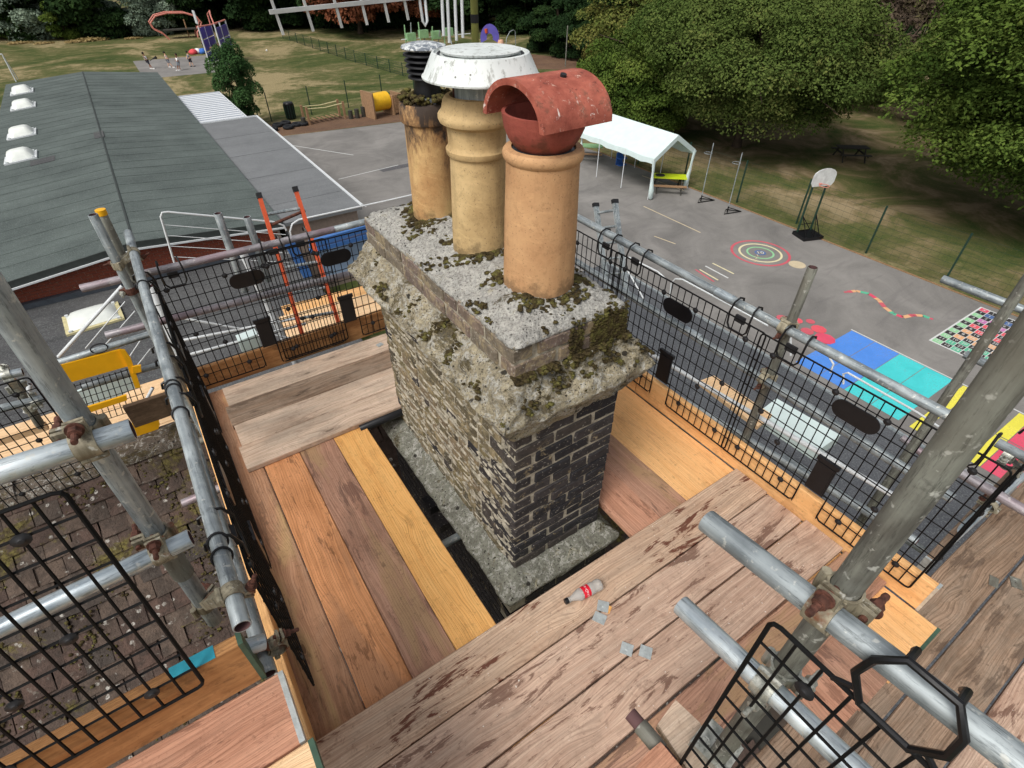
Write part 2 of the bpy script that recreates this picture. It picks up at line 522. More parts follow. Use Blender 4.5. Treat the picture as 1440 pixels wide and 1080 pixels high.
def brick_mat(name, cols, dark, lichen=0.3, salt=0.2):
    k = NT(name, 0.9, 0, 0.2)
    oi = k.n('ShaderNodeObjectInfo')
    v = k.coord(kind='World', rand=False)
    n = len(cols)
    r = k.n('ShaderNodeValToRGB')
    r.color_ramp.interpolation = 'CONSTANT'
    e = r.color_ramp.elements
    e[0].position = 0; e[0].color = cols[0]
    e[1].position = 1 / n; e[1].color = cols[1]
    for i in range(2, n):
        x = e.new(i / n); x.color = cols[i]
    k.l(oi.outputs['Random'], r.inputs[0])
    c = r.outputs[0]
    a = k.noise(v, 24, 6, 0.7, 0.4)
    c = k.mix(k.math('MULTIPLY', k.ramp(a, 0.4, 0.65), 0.6), c, dark)
    b = k.noise(v, 11, 6, 0.75, 0.5)
    c = k.mix(k.math('MULTIPLY', k.ramp(b, 0.6 - lichen * 0.14, 0.66 - lichen * 0.12), 0.6), c, srgb(160, 144, 112))
    s_ = k.noise(v, 75, 3, 0.6)
    c = k.mix(k.math('MULTIPLY', k.ramp(s_, 0.66 - salt * 0.1, 0.72 - salt * 0.1), 0.6), c, srgb(190, 184, 172))
    k.col(c)
    k.bump(k.math('ADD', a, k.math('MULTIPLY', s_, 0.5)), 0.8, 0.008)
    return k.mat
M['brick_dark'] = brick_mat('sooty_brick', [srgb(58, 55, 56), srgb(68, 64, 64), srgb(48, 47, 50), srgb(76, 70, 66)], srgb(38, 37, 38), 0.1, 0.25)
M['brick_brown'] = brick_mat('brown_stock_brick', [srgb(122, 112, 88), srgb(102, 94, 74), srgb(124, 110, 88), srgb(84, 78, 64), srgb(116, 106, 76)], srgb(60, 55, 48), 0.7, 0.55)
M['brick_red'] = brick_mat('cap_brick', [srgb(122, 106, 98), srgb(112, 98, 90), srgb(120, 110, 96), srgb(126, 110, 98)], srgb(74, 66, 58), 0.7, 0.5)

def mortar():
    k = NT('mortar', 0.95, 0, 0.1)
    v = k.coord(kind='World', rand=False)
    a = k.noise(v, 18, 7, 0.7)
    c = k.ramp(a, 0.32, 0.66, srgb(112, 106, 94), srgb(192, 184, 166))
    k.col(c)
    k.bump(k.noise(v, 90, 5), 0.8, 0.006)
    return k.mat
M['mortar'] = mortar()

def pot_mat(name, base, dark, soot=0.5, soot_z=(9, 10), fleck=0.4, yellow=None, soot_col=srgb(46, 42, 40)):
    k = NT(name, 0.75, 0, 0.3)
    v = k.coord(rand=False)
    a = k.noise(v, 6, 6, 0.65, 0.3)
    c = k.ramp(a, 0.3, 0.7, dark, base)
    st = k.noise(k.coord((16, 16, 1.6), rand=False), 1.4, 5, 0.65)
    c = k.mix(k.math('MULTIPLY', k.ramp(st, 0.52, 0.66), 0.3), c, tuple(x * 0.6 for x in dark[:3]) + (1,))
    sp = k.noise(v, 62, 3, 0.6)
    sp2 = k.noise(v, 120, 3, 0.6)
    c = k.mix(k.math('MULTIPLY', k.ramp(sp2, 0.62, 0.67), fleck * .8), c, srgb(86, 64, 48))
    c = k.mix(k.math('MULTIPLY', k.ramp(sp, 0.70, 0.74), fleck * .6), c, srgb(70, 52, 40))
    m2 = k.noise(v, 19, 7, 0.78, 0.3)
    c = k.mix(k.math('MULTIPLY', k.ramp(m2, 0.52, 0.62), 0.35), c, tuple(x * 0.62 for x in dark[:3]) + (1,))
    m3 = k.noise(k.coord((3, 3, 9), rand=False), 2.2, 6, 0.7, 0.6)
    c = k.mix(k.math('MULTIPLY', k.ramp(m3, 0.56, 0.66), 0.3), c, tuple(min(1, x * 1.25) for x in base[:3]) + (1,))
    if yellow:
        c = k.mix(k.math('MULTIPLY', k.ramp(k.noise(v, 5, 4), 0.5, 0.6), 0.4), c, yellow)
    # soot and grime, thicker near a given height, broken by noise
    s_ = k.n('ShaderNodeSeparateXYZ')
    k.l(v, s_.inputs[0])
    zr = k.n('ShaderNodeMapRange')
    zr.inputs[1].default_value = soot_z[0]
    zr.inputs[2].default_value = soot_z[1]
    k.l(s_.outputs[2], zr.inputs[0])
    sn = k.noise(k.coord((7, 7, 2.4), rand=False), 1.5, 6, 0.72, 0.5)
    so_ = k.math('ADD', k.math('MULTIPLY', zr.outputs[0], 0.34), sn)
    c = k.mix(k.math('MULTIPLY', k.ramp(so_, 0.62, 0.76), soot * .6), c, srgb(128, 86, 58))
    c = k.mix(k.math('MULTIPLY', k.ramp(so_, 0.72, 0.84), soot), c, soot_col)
    # dirt band at the foot
    fr = k.n('ShaderNodeMapRange')
    fr.inputs[1].default_value = 0.10
    fr.inputs[2].default_value = 0.0
    k.l(s_.outputs[2], fr.inputs[0])
    ft = k.math('ADD', k.math('MULTIPLY', fr.outputs[0], 0.4), k.noise(v, 16, 5, 0.7))
    c = k.mix(k.math('MULTIPLY', k.ramp(ft, 0.68, 0.85), 0.5), c, srgb(70, 58, 42))
    k.col(c)
    k.bump(k.math('ADD', sp, a), 0.35, 0.004)
    return k.mat
M['pot_orange'] = pot_mat('orange_buff_clay', srgb(204, 162, 118), srgb(182, 138, 98), 0.25, (9, 10), 0.6)
M['pot_yellow'] = pot_mat('yellow_buff_clay', srgb(212, 184, 136), srgb(176, 148, 104), 0.5, (9, 10), 0.7)
M['pot_stained'] = pot_mat('stained_buff_clay', srgb(212, 178, 126), srgb(178, 134, 88), 0.92, (0.12, 0.56), 0.5, srgb(212, 184, 126), srgb(52, 48, 48))
M['terra'] = pot_mat('red_terracotta', srgb(172, 92, 78), srgb(142, 70, 60), 0.3, (9, 10), 0.3)
def terra_hood():
    k = NT('terracotta_hood', 0.8, 0, 0.25)
    v = k.coord(rand=False)
    a = k.noise(v, 9, 6, 0.7)
    c = k.ramp(a, 0.35, 0.65, srgb(134, 68, 56), srgb(182, 104, 86))
    sp = k.noise(v, 45, 5, 0.75, 0.6)
    c = k.mix(k.math('MULTIPLY', k.ramp(sp, 0.6, 0.66), 0.7), c, srgb(206, 176, 160))
    dr = k.noise(k.coord((10, 4, 6), rand=False), 2.0, 5, 0.7, 0.8)
    c = k.mix(k.math('MULTIPLY', k.ramp(dr, 0.64, 0.68), 0.85), c, srgb(232, 222, 214))
    gr = k.noise(v, 8, 5, 0.7, 0.3)
    c = k.mix(k.math('MULTIPLY', k.ramp(gr, 0.56, 0.66), 0.75), c, srgb(92, 74, 60))
    bl = k.noise(v, 28, 6, 0.8)
    c = k.mix(k.math('MULTIPLY', k.ramp(bl, 0.58, 0.64), 0.7), c, srgb(84, 48, 42))
    k.col(c)
    k.bump(k.math('ADD', sp, a), 0.5, 0.005)
    return k.mat
M['terra_hood'] = terra_hood()
def white_metal():
    k = NT('streaked_white_metal', 0.5, 0.0, 0.4)
    v = k.coord(rand=False)
    a = k.noise(v, 7, 5)
    c = k.ramp(a, 0.3, 0.7, srgb(198, 204, 202), srgb(222, 227, 224))
    st = k.noise(k.coord((26, 26, 2.5), rand=False), 1.6, 5, 0.7)
    c = k.mix(k.math('MULTIPLY', k.ramp(st, 0.53, 0.66), 0.7), c, srgb(120, 120, 112))
    dd = k.noise(v, 30, 6, .75)
    c = k.mix(k.math('MULTIPLY', k.ramp(dd, 0.6, 0.67), 0.55), c, srgb(110, 106, 94))
    sp = k.voro(v, 34)
    c = k.mix(k.math('MULTIPLY', k.math('MULTIPLY', k.ramp(sp, 0.1, 0.16, (1, 1, 1, 1), (0, 0, 0, 1)), k.ramp(k.noise(v, 9, 3), 0.55, 0.6)), 0.85), c, srgb(66, 62, 54))
    k.col(c)
    k.bump(a, 0.1, 0.003)
    return k.mat
M['white_metal'] = white_metal()
def droppings():
    k = NT('grey_cap_with_droppings', 0.6, 0, 0.4)
    v = k.coord(rand=False)
    sp = k.noise(v, 34, 5, 0.7, 1.2)
    k.col(k.mix(k.ramp(sp, 0.46, 0.56), srgb(104, 112, 122), srgb(214, 218, 218)))
    return k.mat
M['droppings'] = droppings()

def ground_grass():
    k = NT('dry_grass', 0.95, 0, 0.1)
    v = k.coord(kind='World', rand=False)
    a = k.noise(v, 0.11, 8, 0.62, 0.8)
    b = k.noise(v, 1.4, 6, 0.7)
    s_ = k.math('ADD', k.math('MULTIPLY', a, 0.75), k.math('MULTIPLY', b, 0.25))
    c = k.ramps(s_, [(0.38, srgb(58, 72, 36)), (0.46, srgb(78, 86, 48)), (0.52, srgb(104, 100, 66)), (0.57, srgb(150, 136, 102))])
    f = k.noise(v, 9, 5, 0.7)
    c = k.mix(k.math('MULTIPLY', k.ramp(f, 0.45, 0.68), 0.55), c, srgb(48, 56, 28))
    f2 = k.noise(k.coord((.5, 1.6, 1), kind='World', rand=False), 1.2, 6, .75)
    c = k.mix(k.math('MULTIPLY', k.ramp(f2, 0.55, 0.66), 0.45), c, srgb(166, 150, 114))
    # fallen leaves and bare earth below the trees on the east side
    sx = k.n('ShaderNodeSeparateXYZ')
    k.l(v, sx.inputs[0])
    e = k.n('ShaderNodeMapRange')
    e.inputs[1].default_value = 22
    e.inputs[2].default_value = 30
    k.l(sx.outputs[0], e.inputs[0])
    yb = k.n('ShaderNodeMapRange')
    yb.inputs[1].default_value = 46
    yb.inputs[2].default_value = 36
    k.l(sx.outputs[1], yb.inputs[0])
    em = k.math('MULTIPLY', e.outputs[0], yb.outputs[0])
    wg = k.ramps(k.noise(v, 0.25, 7, 0.68, 0.6), [(0.38, srgb(68, 84, 42)), (0.47, srgb(96, 96, 60)), (0.54, srgb(126, 112, 84)), (0.62, srgb(152, 136, 108))])
    wg = k.mix(k.math('MULTIPLY', k.ramp(k.noise(v, 14, 4, 0.7), 0.55, 0.68), 0.5), wg, srgb(150, 124, 88))
    c = k.mix(em, c, wg)
    k.col(c)
    k.bump(f, 0.5, 0.05)
    return k.mat
M['grass'] = ground_grass()
def tarmac():
    k = NT('tarmac', 0.9, 0, 0.25)
    v = k.coord(kind='World', rand=False)
    a = k.noise(v, 0.35, 7, 0.65, 0.8)
    c = k.ramp(a, 0.34, 0.66, srgb(108, 106, 103), srgb(138, 135, 131))
    b = k.noise(v, 38, 3, 0.6)
    c = k.mix(k.math('MULTIPLY', k.ramp(b, 0.5, 0.7), 0.35), c, srgb(150, 144, 142))
    s_ = k.noise(k.coord((0.5, 2.2, 1), kind='World', rand=False), 0.7, 5, 0.65, 1.2)
    c = k.mix(k.math('MULTIPLY', k.ramp(s_, 0.55, 0.7), 0.4), c, srgb(100, 97, 97))
    k.col(c)
    k.bump(b, 0.3, 0.01)
    return k.mat
M['tarmac'] = tarmac()
def felt(name, c1, c2, streak=(0.25, 3.0, 1), dark=srgb(70, 74, 76)):
    k = NT(name, 0.9, 0, 0.2)
    v = k.coord(kind='World', rand=False)
    a = k.noise(v, 0.5, 6, 0.65)
    c = k.ramp(a, 0.3, 0.7, c2, c1)
    s_ = k.noise(k.coord(streak, kind='World', rand=False), 1.0, 6, 0.7, 0.5)
    c = k.mix(k.math('MULTIPLY', k.ramp(s_, 0.5, 0.7), 0.45), c, dark)
    f = k.noise(v, 30, 3)
    c = k.mix(k.math('MULTIPLY', k.ramp(f, 0.5, 0.7), 0.2), c, srgb(170, 176, 172))
    k.col(c)
    k.bump(f, 0.3, 0.01)
    return k.mat
M['felt_green'] = felt('green_mineral_felt', srgb(92, 101, 98), srgb(70, 78, 76), dark=srgb(54, 61, 60))
M['felt_grey'] = felt('grey_roof_felt', srgb(118, 120, 122), srgb(100, 102, 104), dark=srgb(90, 92, 94))
M['felt_dark'] = felt('dark_roof_felt', srgb(88, 88, 88), srgb(66, 66, 68), dark=srgb(48, 50, 50))
M['felt_slate'] = felt('slate_grey_roof', srgb(86, 88, 92), srgb(70, 72, 76), (3, 0.25, 1), dark=srgb(60, 62, 66))
M['fascia_dark'] = plain('dark_fascia', srgb(52, 58, 56), 0.7)
M['gutter'] = plain('grey_flashing', srgb(78, 84, 92), 0.5, 0.3)
M['school_brick'] = brick_mat('red_school_brick', [srgb(128, 62, 48), srgb(116, 54, 44), srgb(136, 72, 54)], srgb(92, 44, 38), 0.0, 0.0)
M['school_mortar'] = plain('pale_mortar', srgb(150, 134, 122), 0.9)
M['mulch'] = felt('bark_mulch', srgb(116, 88, 66), srgb(92, 68, 52), (2, 2, 1), srgb(70, 52, 42))
def tile_mat():
    k = NT('clay_roof_tile', 0.9, 0, 0.2)
    oi = k.n('ShaderNodeObjectInfo')
    v = k.coord(kind='World', rand=False)
    c = k.ramps(oi.outputs['Random'], [(0.0, srgb(92, 74, 66)), (0.4, srgb(80, 68, 62)), (0.7, srgb(100, 86, 76)), (1.0, srgb(72, 66, 62))])
    a = k.noise(v, 9, 7, 0.7, 0.5)
    c = k.mix(k.math('MULTIPLY', k.ramp(a, 0.42, 0.6), 0.65), c, srgb(56, 50, 46))
    li = k.math('ADD', k.voro(v, 13), k.math('MULTIPLY', k.noise(v, 45, 4, .7), .35))
    lm = k.math('MULTIPLY', k.ramp(li, 0.33, 0.37, (1, 1, 1, 1), (0, 0, 0, 1)), k.ramp(k.noise(v, 4.5, 5, 0.7), 0.46, 0.52))
    c = k.mix(k.math('MULTIPLY', lm, k.ramp(k.noise(v, 60, 4, 0.7), 0.40, 0.54)), c, srgb(176, 172, 164))
    wl = k.noise(v, 16, 7, .78, .4)
    c = k.mix(k.math('MULTIPLY', k.ramp(wl, 0.6, 0.66), 0.45), c, srgb(150, 146, 136))
    mo = k.noise(v, 2.2, 7, 0.72, 0.5)
    c = k.mix(k.math('MULTIPLY', k.ramp(mo, 0.56, 0.62), 0.85), c, k.ramp(k.noise(v, 40, 3), 0.35, 0.65, srgb(60, 52, 32), srgb(112, 104, 56)))
    k.col(c)
    k.bump(k.math('ADD', a, k.noise(v, 60, 4)), 0.8, 0.012)
    return k.mat
M['tile'] = tile_mat()
M['ridge'] = stone('lichened_ridge_tile', 0.35, 0.6, srgb(124, 112, 100))

def leaf_mat(name, stops, trans=0.25):
    k = NT(name, 0.75, 0, 0.2)
    at = k.n('ShaderNodeAttribute')
    at.attribute_name = 'tint'
    v = k.coord(rand=False)
    n_ = k.noise(v, 0.28, 3, 0.6)
    f = k.math('ADD', k.math('MULTIPLY', at.outputs['Fac'], 0.55), k.math('MULTIPLY', n_, 0.5))
    k.col(k.ramps(f, stops))
    k.b.inputs['Specular IOR Level'].default_value = 0.05
    k.b.inputs['Roughness'].default_value = 0.95
    return k.mat
LF = {
    'leaf_green': leaf_mat('green_leaves', [(0.2, srgb(32, 48, 20)), (0.45, srgb(58, 78, 32)), (0.7, srgb(88, 106, 46)), (0.92, srgb(118, 126, 62))]),
    'leaf_olive': leaf_mat('olive_leaves', [(0.2, srgb(34, 48, 22)), (0.42, srgb(58, 76, 34)), (0.68, srgb(86, 100, 50)), (0.92, srgb(116, 114, 64))]),
    'leaf_deep': leaf_mat('deep_green_leaves', [(0.2, srgb(18, 30, 18)), (0.6, srgb(34, 52, 28)), (0.95, srgb(56, 76, 38))]),
    'leaf_redtip': leaf_mat('reddening_leaves', [(0.2, srgb(46, 60, 28)), (0.45, srgb(76, 90, 42)), (0.66, srgb(108, 108, 56)), (0.92, srgb(136, 108, 70))]),
    'leaf_deep2': leaf_mat('feathery_leaves', [(0.2, srgb(34, 56, 32)), (0.6, srgb(60, 88, 50)), (0.95, srgb(92, 118, 70))]),
    'leaf_silver': leaf_mat('silver_leaves', [(0.2, srgb(70, 88, 70)), (0.6, srgb(118, 134, 116)), (0.95, srgb(160, 172, 150))]),
    'leaf_copper': leaf_mat('copper_leaves', [(0.2, srgb(62, 36, 26)), (0.6, srgb(104, 62, 44)), (0.95, srgb(136, 86, 60))]),
    'leaf_twig': leaf_mat('bare_grey_twigs', [(0.2, srgb(60, 50, 44)), (0.6, srgb(90, 78, 66)), (0.95, srgb(104, 104, 62))]),
    'leaf_straw': leaf_mat('straw_grass', [(0.2, srgb(120, 108, 66)), (0.6, srgb(160, 140, 96)), (0.95, srgb(186, 164, 120))]),
}
M['bark'] = plain('bark', srgb(74, 62, 50), 0.95, 0, 0.25, 4, 0.8)

# ------------------------------------------------------------------ ground and paving
G = -8.0
def sheet(name, pts, z, mat, kind='structure', cuts=0):
    me = bpy.data.meshes.new(name)
    me.from_pydata([(p[0], p[1], z) for p in pts], [], [tuple(range(len(pts)))])
    me.materials.append(mat)
    o = link(name, me, kind=kind)
    if me.polygons[0].normal.z < 0:
        me.flip_normals()
    return o
sheet('grass_field', [(-250, -120), (320, -120), (320, 330), (-250, 330)], G, M['grass'])
sheet('playground_tarmac', [(5.5, -40), (24.35, -40), (24.35, 26.5), (23.8, 30.5), (17.2, 39.8), (9.0, 40.9), (5.5, 41.5)], G + 0.008, M['tarmac'])
sheet('mulch_strip', [(5.8, 41.6), (9.0, 41.0), (17.25, 39.9), (21.5, 34.2), (22.6, 35.5), (18.5, 43.2), (9.0, 44.4), (5.8, 44.8)], G + 0.004, M['mulch'])
sheet('sports_pad', [(3.3, 78.0), (3.2, 67.0), (9.6, 66.8), (12.6, 72.6), (11.4, 77.6)], G + 0.008, M['tarmac'])
sheet('earth_patch', [(36, 52), (44, 44), (47, 47), (42, 58), (34, 66)], G + 0.004, M['mulch'])
M['tarmac_patch'] = felt('tarmac_repair', srgb(96, 94, 96), srgb(80, 79, 82), (1, 1, 1), srgb(66, 65, 68))
for i, (x0, y0, x1, y1) in enumerate(((12.2, 24.5, 15.6, 26.1), (11.5, 30.5, 17.5, 31.1))):
    sheet('tarmac_patch', [(x0, y0), (x1, y0 + .1), (x1 + .1, y1), (x0 - .05, y1)], G + 0.0125, M['tarmac_patch'])
# kerb edging along the tarmac
k = MB()
k.bar((24.4, -40, G + 0.02), (24.4, 26.6, G + 0.02), 0.035, 0.05)
k.build('edging_kerb', M['play_timber'], kind='structure')

# ------------------------------------------------------------------ painted markings on the tarmac
def paint(name, c):
    k = NT(name, 0.85, 0, 0.2)
    v = k.coord(kind='World', rand=False)
    big = k.noise(v, 1.3, 6, 0.7, 0.5)
    cc = k.ramp(big, 0.35, 0.65, tuple(x * .82 for x in c[:3]) + (1,), c)
    wear = k.math('ADD', k.math('MULTIPLY', k.noise(v, 34, 5, 0.75), 0.7), k.math('MULTIPLY', big, 0.35))
    cc = k.mix(k.math('MULTIPLY', k.ramp(wear, 0.56, 0.66), 0.6), cc, srgb(112, 110, 110))
    k.col(cc)
    return k.mat
PC = {n: paint('paint_' + n, srgb(*c)) for n, c in dict(
    red=(204, 96, 108), cream=(226, 216, 176), green=(150, 206, 156), white=(214, 216, 214), blue=(84, 142, 226), cyan=(76, 208, 210),
    yellow=(232, 222, 84), pink=(222, 84, 110), navy=(86, 112, 160), mauve=(196, 124, 178), coral=(226, 92, 104), peach=(228, 176, 132), black=(58, 56, 56), mint=(96, 186, 150), tan=(206, 190, 160)).items()}
def ring(mb, c, r0, r1, n=48, mi=0):
    vs = []
    for i in range(n):
        a = 2 * math.pi * i / n
        vs += [(c[0] + r0 * math.cos(a), c[1] + r0 * math.sin(a), 0), (c[0] + r1 * math.cos(a), c[1] + r1 * math.sin(a), 0)]
    mb.add(vs, [(2 * i, 2 * i + 1, (2 * i + 3) % (2 * n), (2 * i + 2) % (2 * n)) for i in range(n)], mi)
def quad(mb, a, b, mi=0, z=0):
    mb.add([(a[0], a[1], z), (b[0], a[1], z), (b[0], b[1], z), (a[0], b[1], z)], [(0, 1, 2, 3)], mi)
_gl = {}
def glyph(ch, size=1.0):
    if ch not in _gl:
        cu = bpy.data.curves.new('g', 'FONT')
        cu.body = ch
        cu.align_x = 'CENTER'
        cu.align_y = 'CENTER'
        cu.resolution_u = 2
        o = bpy.data.objects.new('g', cu)
        COL.objects.link(o)
        bpy.context.view_layer.update()
        me = o.to_mesh()
        _gl[ch] = ([tuple(v.co) for v in me.vertices], [tuple(p.vertices) for p in me.polygons])
        o.to_mesh_clear()
        bpy.data.objects.remove(o)
        bpy.data.curves.remove(cu)
    return _gl[ch]
def text(mb, s, c, size, rot=0, z=0, mi=0, sx=1.0):
    vs, fs = glyph(s)
    ca, sa = math.cos(rot), math.sin(rot)
    mb.add([(c[0] + (v[0] * sx * ca - v[1] * sa) * size, c[1] + (v[0] * sx * sa + v[1] * ca) * size, z) for v in vs], fs, mi)

e = empty('target_marking', 'round target of red, cream and green rings painted on the tarmac', 'marking', (20.95, 11.9, G + 0.012))
for nm, r0, r1 in (('red', 1.13, 1.24), ('cream', 0.82, 0.91), ('green', 0.5, 0.58), ('navy', 0.16, 0.24)):
    k = MB(); ring(k, (0, 0), r0, r1); k.build('ring', PC[nm], e)
k = MB()
text(k, '10', (0, 0), 0.34, rad(-40))
k.build('digits', PC['white'], e, loc=(0, 0, 0.004))
k = MB()
for i in range(3):
    text(k, str(1 + i), (-0.32 - 0.26 * i, -0.1 - 0.12 * i), 0.32, rad(-40))
k.build('digits', PC['tan'], e, loc=(0, 0, 0.004))
k = MB(); ring(k, (0, 0), 0.0, 0.34, 20)
thing(k.build('spot_marking', PC['tan'], loc=tuple(P(1121, 372, z=G + 0.012))), 'pale round spot painted beside the ringed target', 'marking')
for i, (c, a, b) in enumerate((('cream', (1002, 370), (1032, 385)), ('white', (992, 374), (1024, 391)), ('cream', (984, 379), (1010, 394)), ('red', (978, 379), (1004, 396)))):
    p = P(*a, z=G + 0.012); q = P(*b, z=G + 0.012)
    k = MB(); k.bar((0, 0, 0), q - p, 0.07, 0.002)
    thing(k.build('jump_line_marking', PC[c], loc=tuple(p)), ['short cream line, farthest right of the four lines near the ringed target', 'short white line between two cream lines near the ringed target', 'short cream line next to the faded red one near the target', 'faded red line at the left of the four short lines'][i], 'marking', 'short lines near the target')
k = MB()
pts = [P(a, b, z=G + 0.012) for a, b in ((1187, 411), (1204, 409), (1222, 413), (1236, 422), (1244, 432), (1256, 441), (1270, 446), (1284, 443), (1298, 444), (1312, 449))]
fine = []
for i in range(len(pts) - 1):
    for j in range(3):
        fine.append(pts[i].lerp(pts[i + 1], j / 3))
fine.append(pts[-1])
o0 = fine[0]
cs = ['red', 'peach', 'mint', 'pink', 'peach']
e = empty('snake_marking', 'wavy snake of red, peach and green patches painted on the tarmac', 'marking', tuple(o0))
for i in range(len(fine) - 1):
    a = fine[i] - o0; b = fine[i + 1] - o0
    dd = (b - a).normalized(); nn = Vector((-dd.y, dd.x, 0))
    w0 = 0.085 if 0 < i < len(fine) - 2 else 0.05
    k = MB(); k.add([a - nn * w0, b - nn * w0, b + nn * w0, a + nn * w0], [(0, 1, 2, 3)])
    k.build('patch', PC[cs[(i // 2) % 5]], e)
# sprinting lines of the old court
for i, (a, b) in enumerate((((905, 290), (985, 327)), ((920, 332), (950, 343)), ((962, 268), (903, 247)))):
    p = P(*a, z=G + 0.012); q = P(*b, z=G + 0.012)
    k = MB(); k.bar((0, 0, 0), q - p, 0.06, 0.002)
    thing(k.build('court_line_marking', PC['tan'], loc=tuple(p)), ['long worn pale line on the tarmac in front of the gazebo', 'short worn pale line nearest the scaffold rail', 'worn pale line running below the gazebo'][i], 'marking')
for i, (a, b) in enumerate((((480, 265), (515, 291)), ((395, 202), (497, 218)), ((476, 252), (560, 232)))):
    p = P(*a, z=G + 0.012); q = P(*b, z=G + 0.012)
    k = MB(); k.bar((0, 0, 0), q - p, 0.06, 0.002)
    thing(k.build('court_line_marking', PC['white'], loc=tuple(p)), ['thin white line on the tarmac near the flat annex corner', 'faint white line on the tarmac near the mulch', 'faint white line on the tarmac left of the chimney pots'][i], 'marking')
# number square
e = empty('number_grid_marking', 'coloured multiplication square painted on the tarmac in the far right corner', 'marking', (20.15, 0.7, G + 0.012))
k = MB()
cell = 0.29
nx = 13
colr = ['green', 'mauve', 'coral', 'peach', 'mint']
quad(k, (0, 0), (13 * cell + 0.1, 13 * cell + 0.1))
k.build('backing', PC['white'], e)
cells = {}
nums = MB()
for cidx in range(13):
    for r in range(13):
        x1 = 13 * cell + 0.05 - r * cell
        y1 = 13 * cell + 0.05 - cidx * cell
        dark = (r + cidx) % 2 == 1
        if r == 0 and cidx == 0:
            nm = 'pink'
        elif cidx == 0:
            nm = 'green'
        elif r == 0:
            nm = 'tan'
        elif r == 1:
            nm = 'navy'
        elif r < 4:
            nm = 'mauve'
        elif r < 7:
            nm = 'coral'
        elif r < 10:
            nm = 'peach'
        else:
            nm = 'mint'
        if dark:
            nm = 'black'
        quad(cells.setdefault(nm, MB()), (x1 - cell + 0.012, y1 - cell + 0.012), (x1 - 0.012, y1 - 0.012))
        s_ = 'X' if r == 0 and cidx == 0 else str(max(1, r) * max(1, cidx) if (r and cidx) else max(r, cidx))
        text(nums, s_, (x1 - cell / 2, y1 - cell / 2), 0.2, rad(-90), 0, 0, 0.9)
for nm, mb in cells.items():
    mb.build('cells', PC[nm], e, loc=(0, 0, 0.004), kind='stuff')
nums.build('numerals', PC['white'], e, loc=(0, 0, 0.008), kind='stuff')
# coloured court
e = empty('painted_court_marking', 'blue, turquoise and yellow court bands painted beyond the slate grey roof', 'marking', (15.3, -3.6, G + 0.012))
def court(nm, a, b):
    k = MB(); quad(k, (a[0] - 15.3, a[1] + 3.6), (b[0] - 15.3, b[1] + 3.6)); k.build('panel', PC[nm], e)
for (y0, y1, nm) in ((5.55, 6.35, 'blue'), (4.72, 5.53, 'blue'), (3.9, 4.7, 'cyan'), (3.08, 3.88, 'cyan'), (2.48, 2.78, 'yellow'), (1.0, 1.3, 'yellow'), (0.15, 0.98, 'pink'), (-1.2, -0.4, 'pink')):
    court(nm, (17.0, y0), (18.52, y1))
    court(nm, (15.3, y0), (16.96, y1))
k = MB(); quad(k, (3.25, 3.55), (3.3, 10.0)); k.build('edge_line', PC['white'], e)
e = empty('flower_marking', 'pink and red splash pattern painted beside the blue court band', 'marking', tuple(P(1160, 476, z=G + 0.02)))
for i, (dx, dy, r, nm) in enumerate(((0, 0, .34, 'pink'), (.35, .45, .26, 'coral'), (-.1, .6, .22, 'red'), (.55, .9, .16, 'red'), (.2, 1.2, .2, 'coral'), (-.1, 1.6, .2, 'red'))):
    k = MB(); ring(k, (dx, dy), 0, r, 9); k.build('petal', PC[nm], e, loc=(0, 0, 0.001 * i))

# ------------------------------------------------------------------ school buildings on the left
e = empty('school_building', 'low school hall with green mineral felt roof and red brick gable', 'building', (-1.0, 19.2, G))
def EB(mb, name, mat, smooth=False, kind=None, par=None, off=(1.0, -19.2, 8.0)):
    mb.v = [(v[0] + off[0], v[1] + off[1], v[2] + off[2]) for v in mb.v]
    return mb.build(name, mat, par or e, smooth, kind=kind)
ZR, ZE = -4.59, -5.0
XR, XL, XE = -1.0, -5.4, 3.35
Y0, Y1 = 19.0, 50.4
def slab(pts, th):
    n = len(pts)
    return [tuple(p) for p in pts] + [(p[0], p[1], p[2] - th) for p in pts], [tuple(range(n)), tuple(range(2 * n - 1, n - 1, -1))] + [(i, i + n, (i + 1) % n + n, (i + 1) % n) for i in range(n)]
k = MB(); k.add(*slab([(XR, Y0, ZR), (XE, Y0 + 0.1, ZE), (XE, Y1 - 0.3, ZE), (XR + 0.0, Y1 - 2.0 + 2, ZR)], 0.1)); EB(k, 'roof', M['felt_green'])
k = MB(); k.add(*slab([(XL, Y0 - 0.2, ZE), (XR - 0.003, Y0, ZR), (XR - 0.003, Y1, ZR), (XL, Y1 + 0.6, ZE)], 0.1)); EB(k, 'roof', M['felt_green'])
k = MB(); k.bar((XR, Y0, ZR + 0.01), (XR, Y1, ZR + 0.01), 0.06, 0.02); EB(k, 'ridge_seam', M['fascia_dark'])
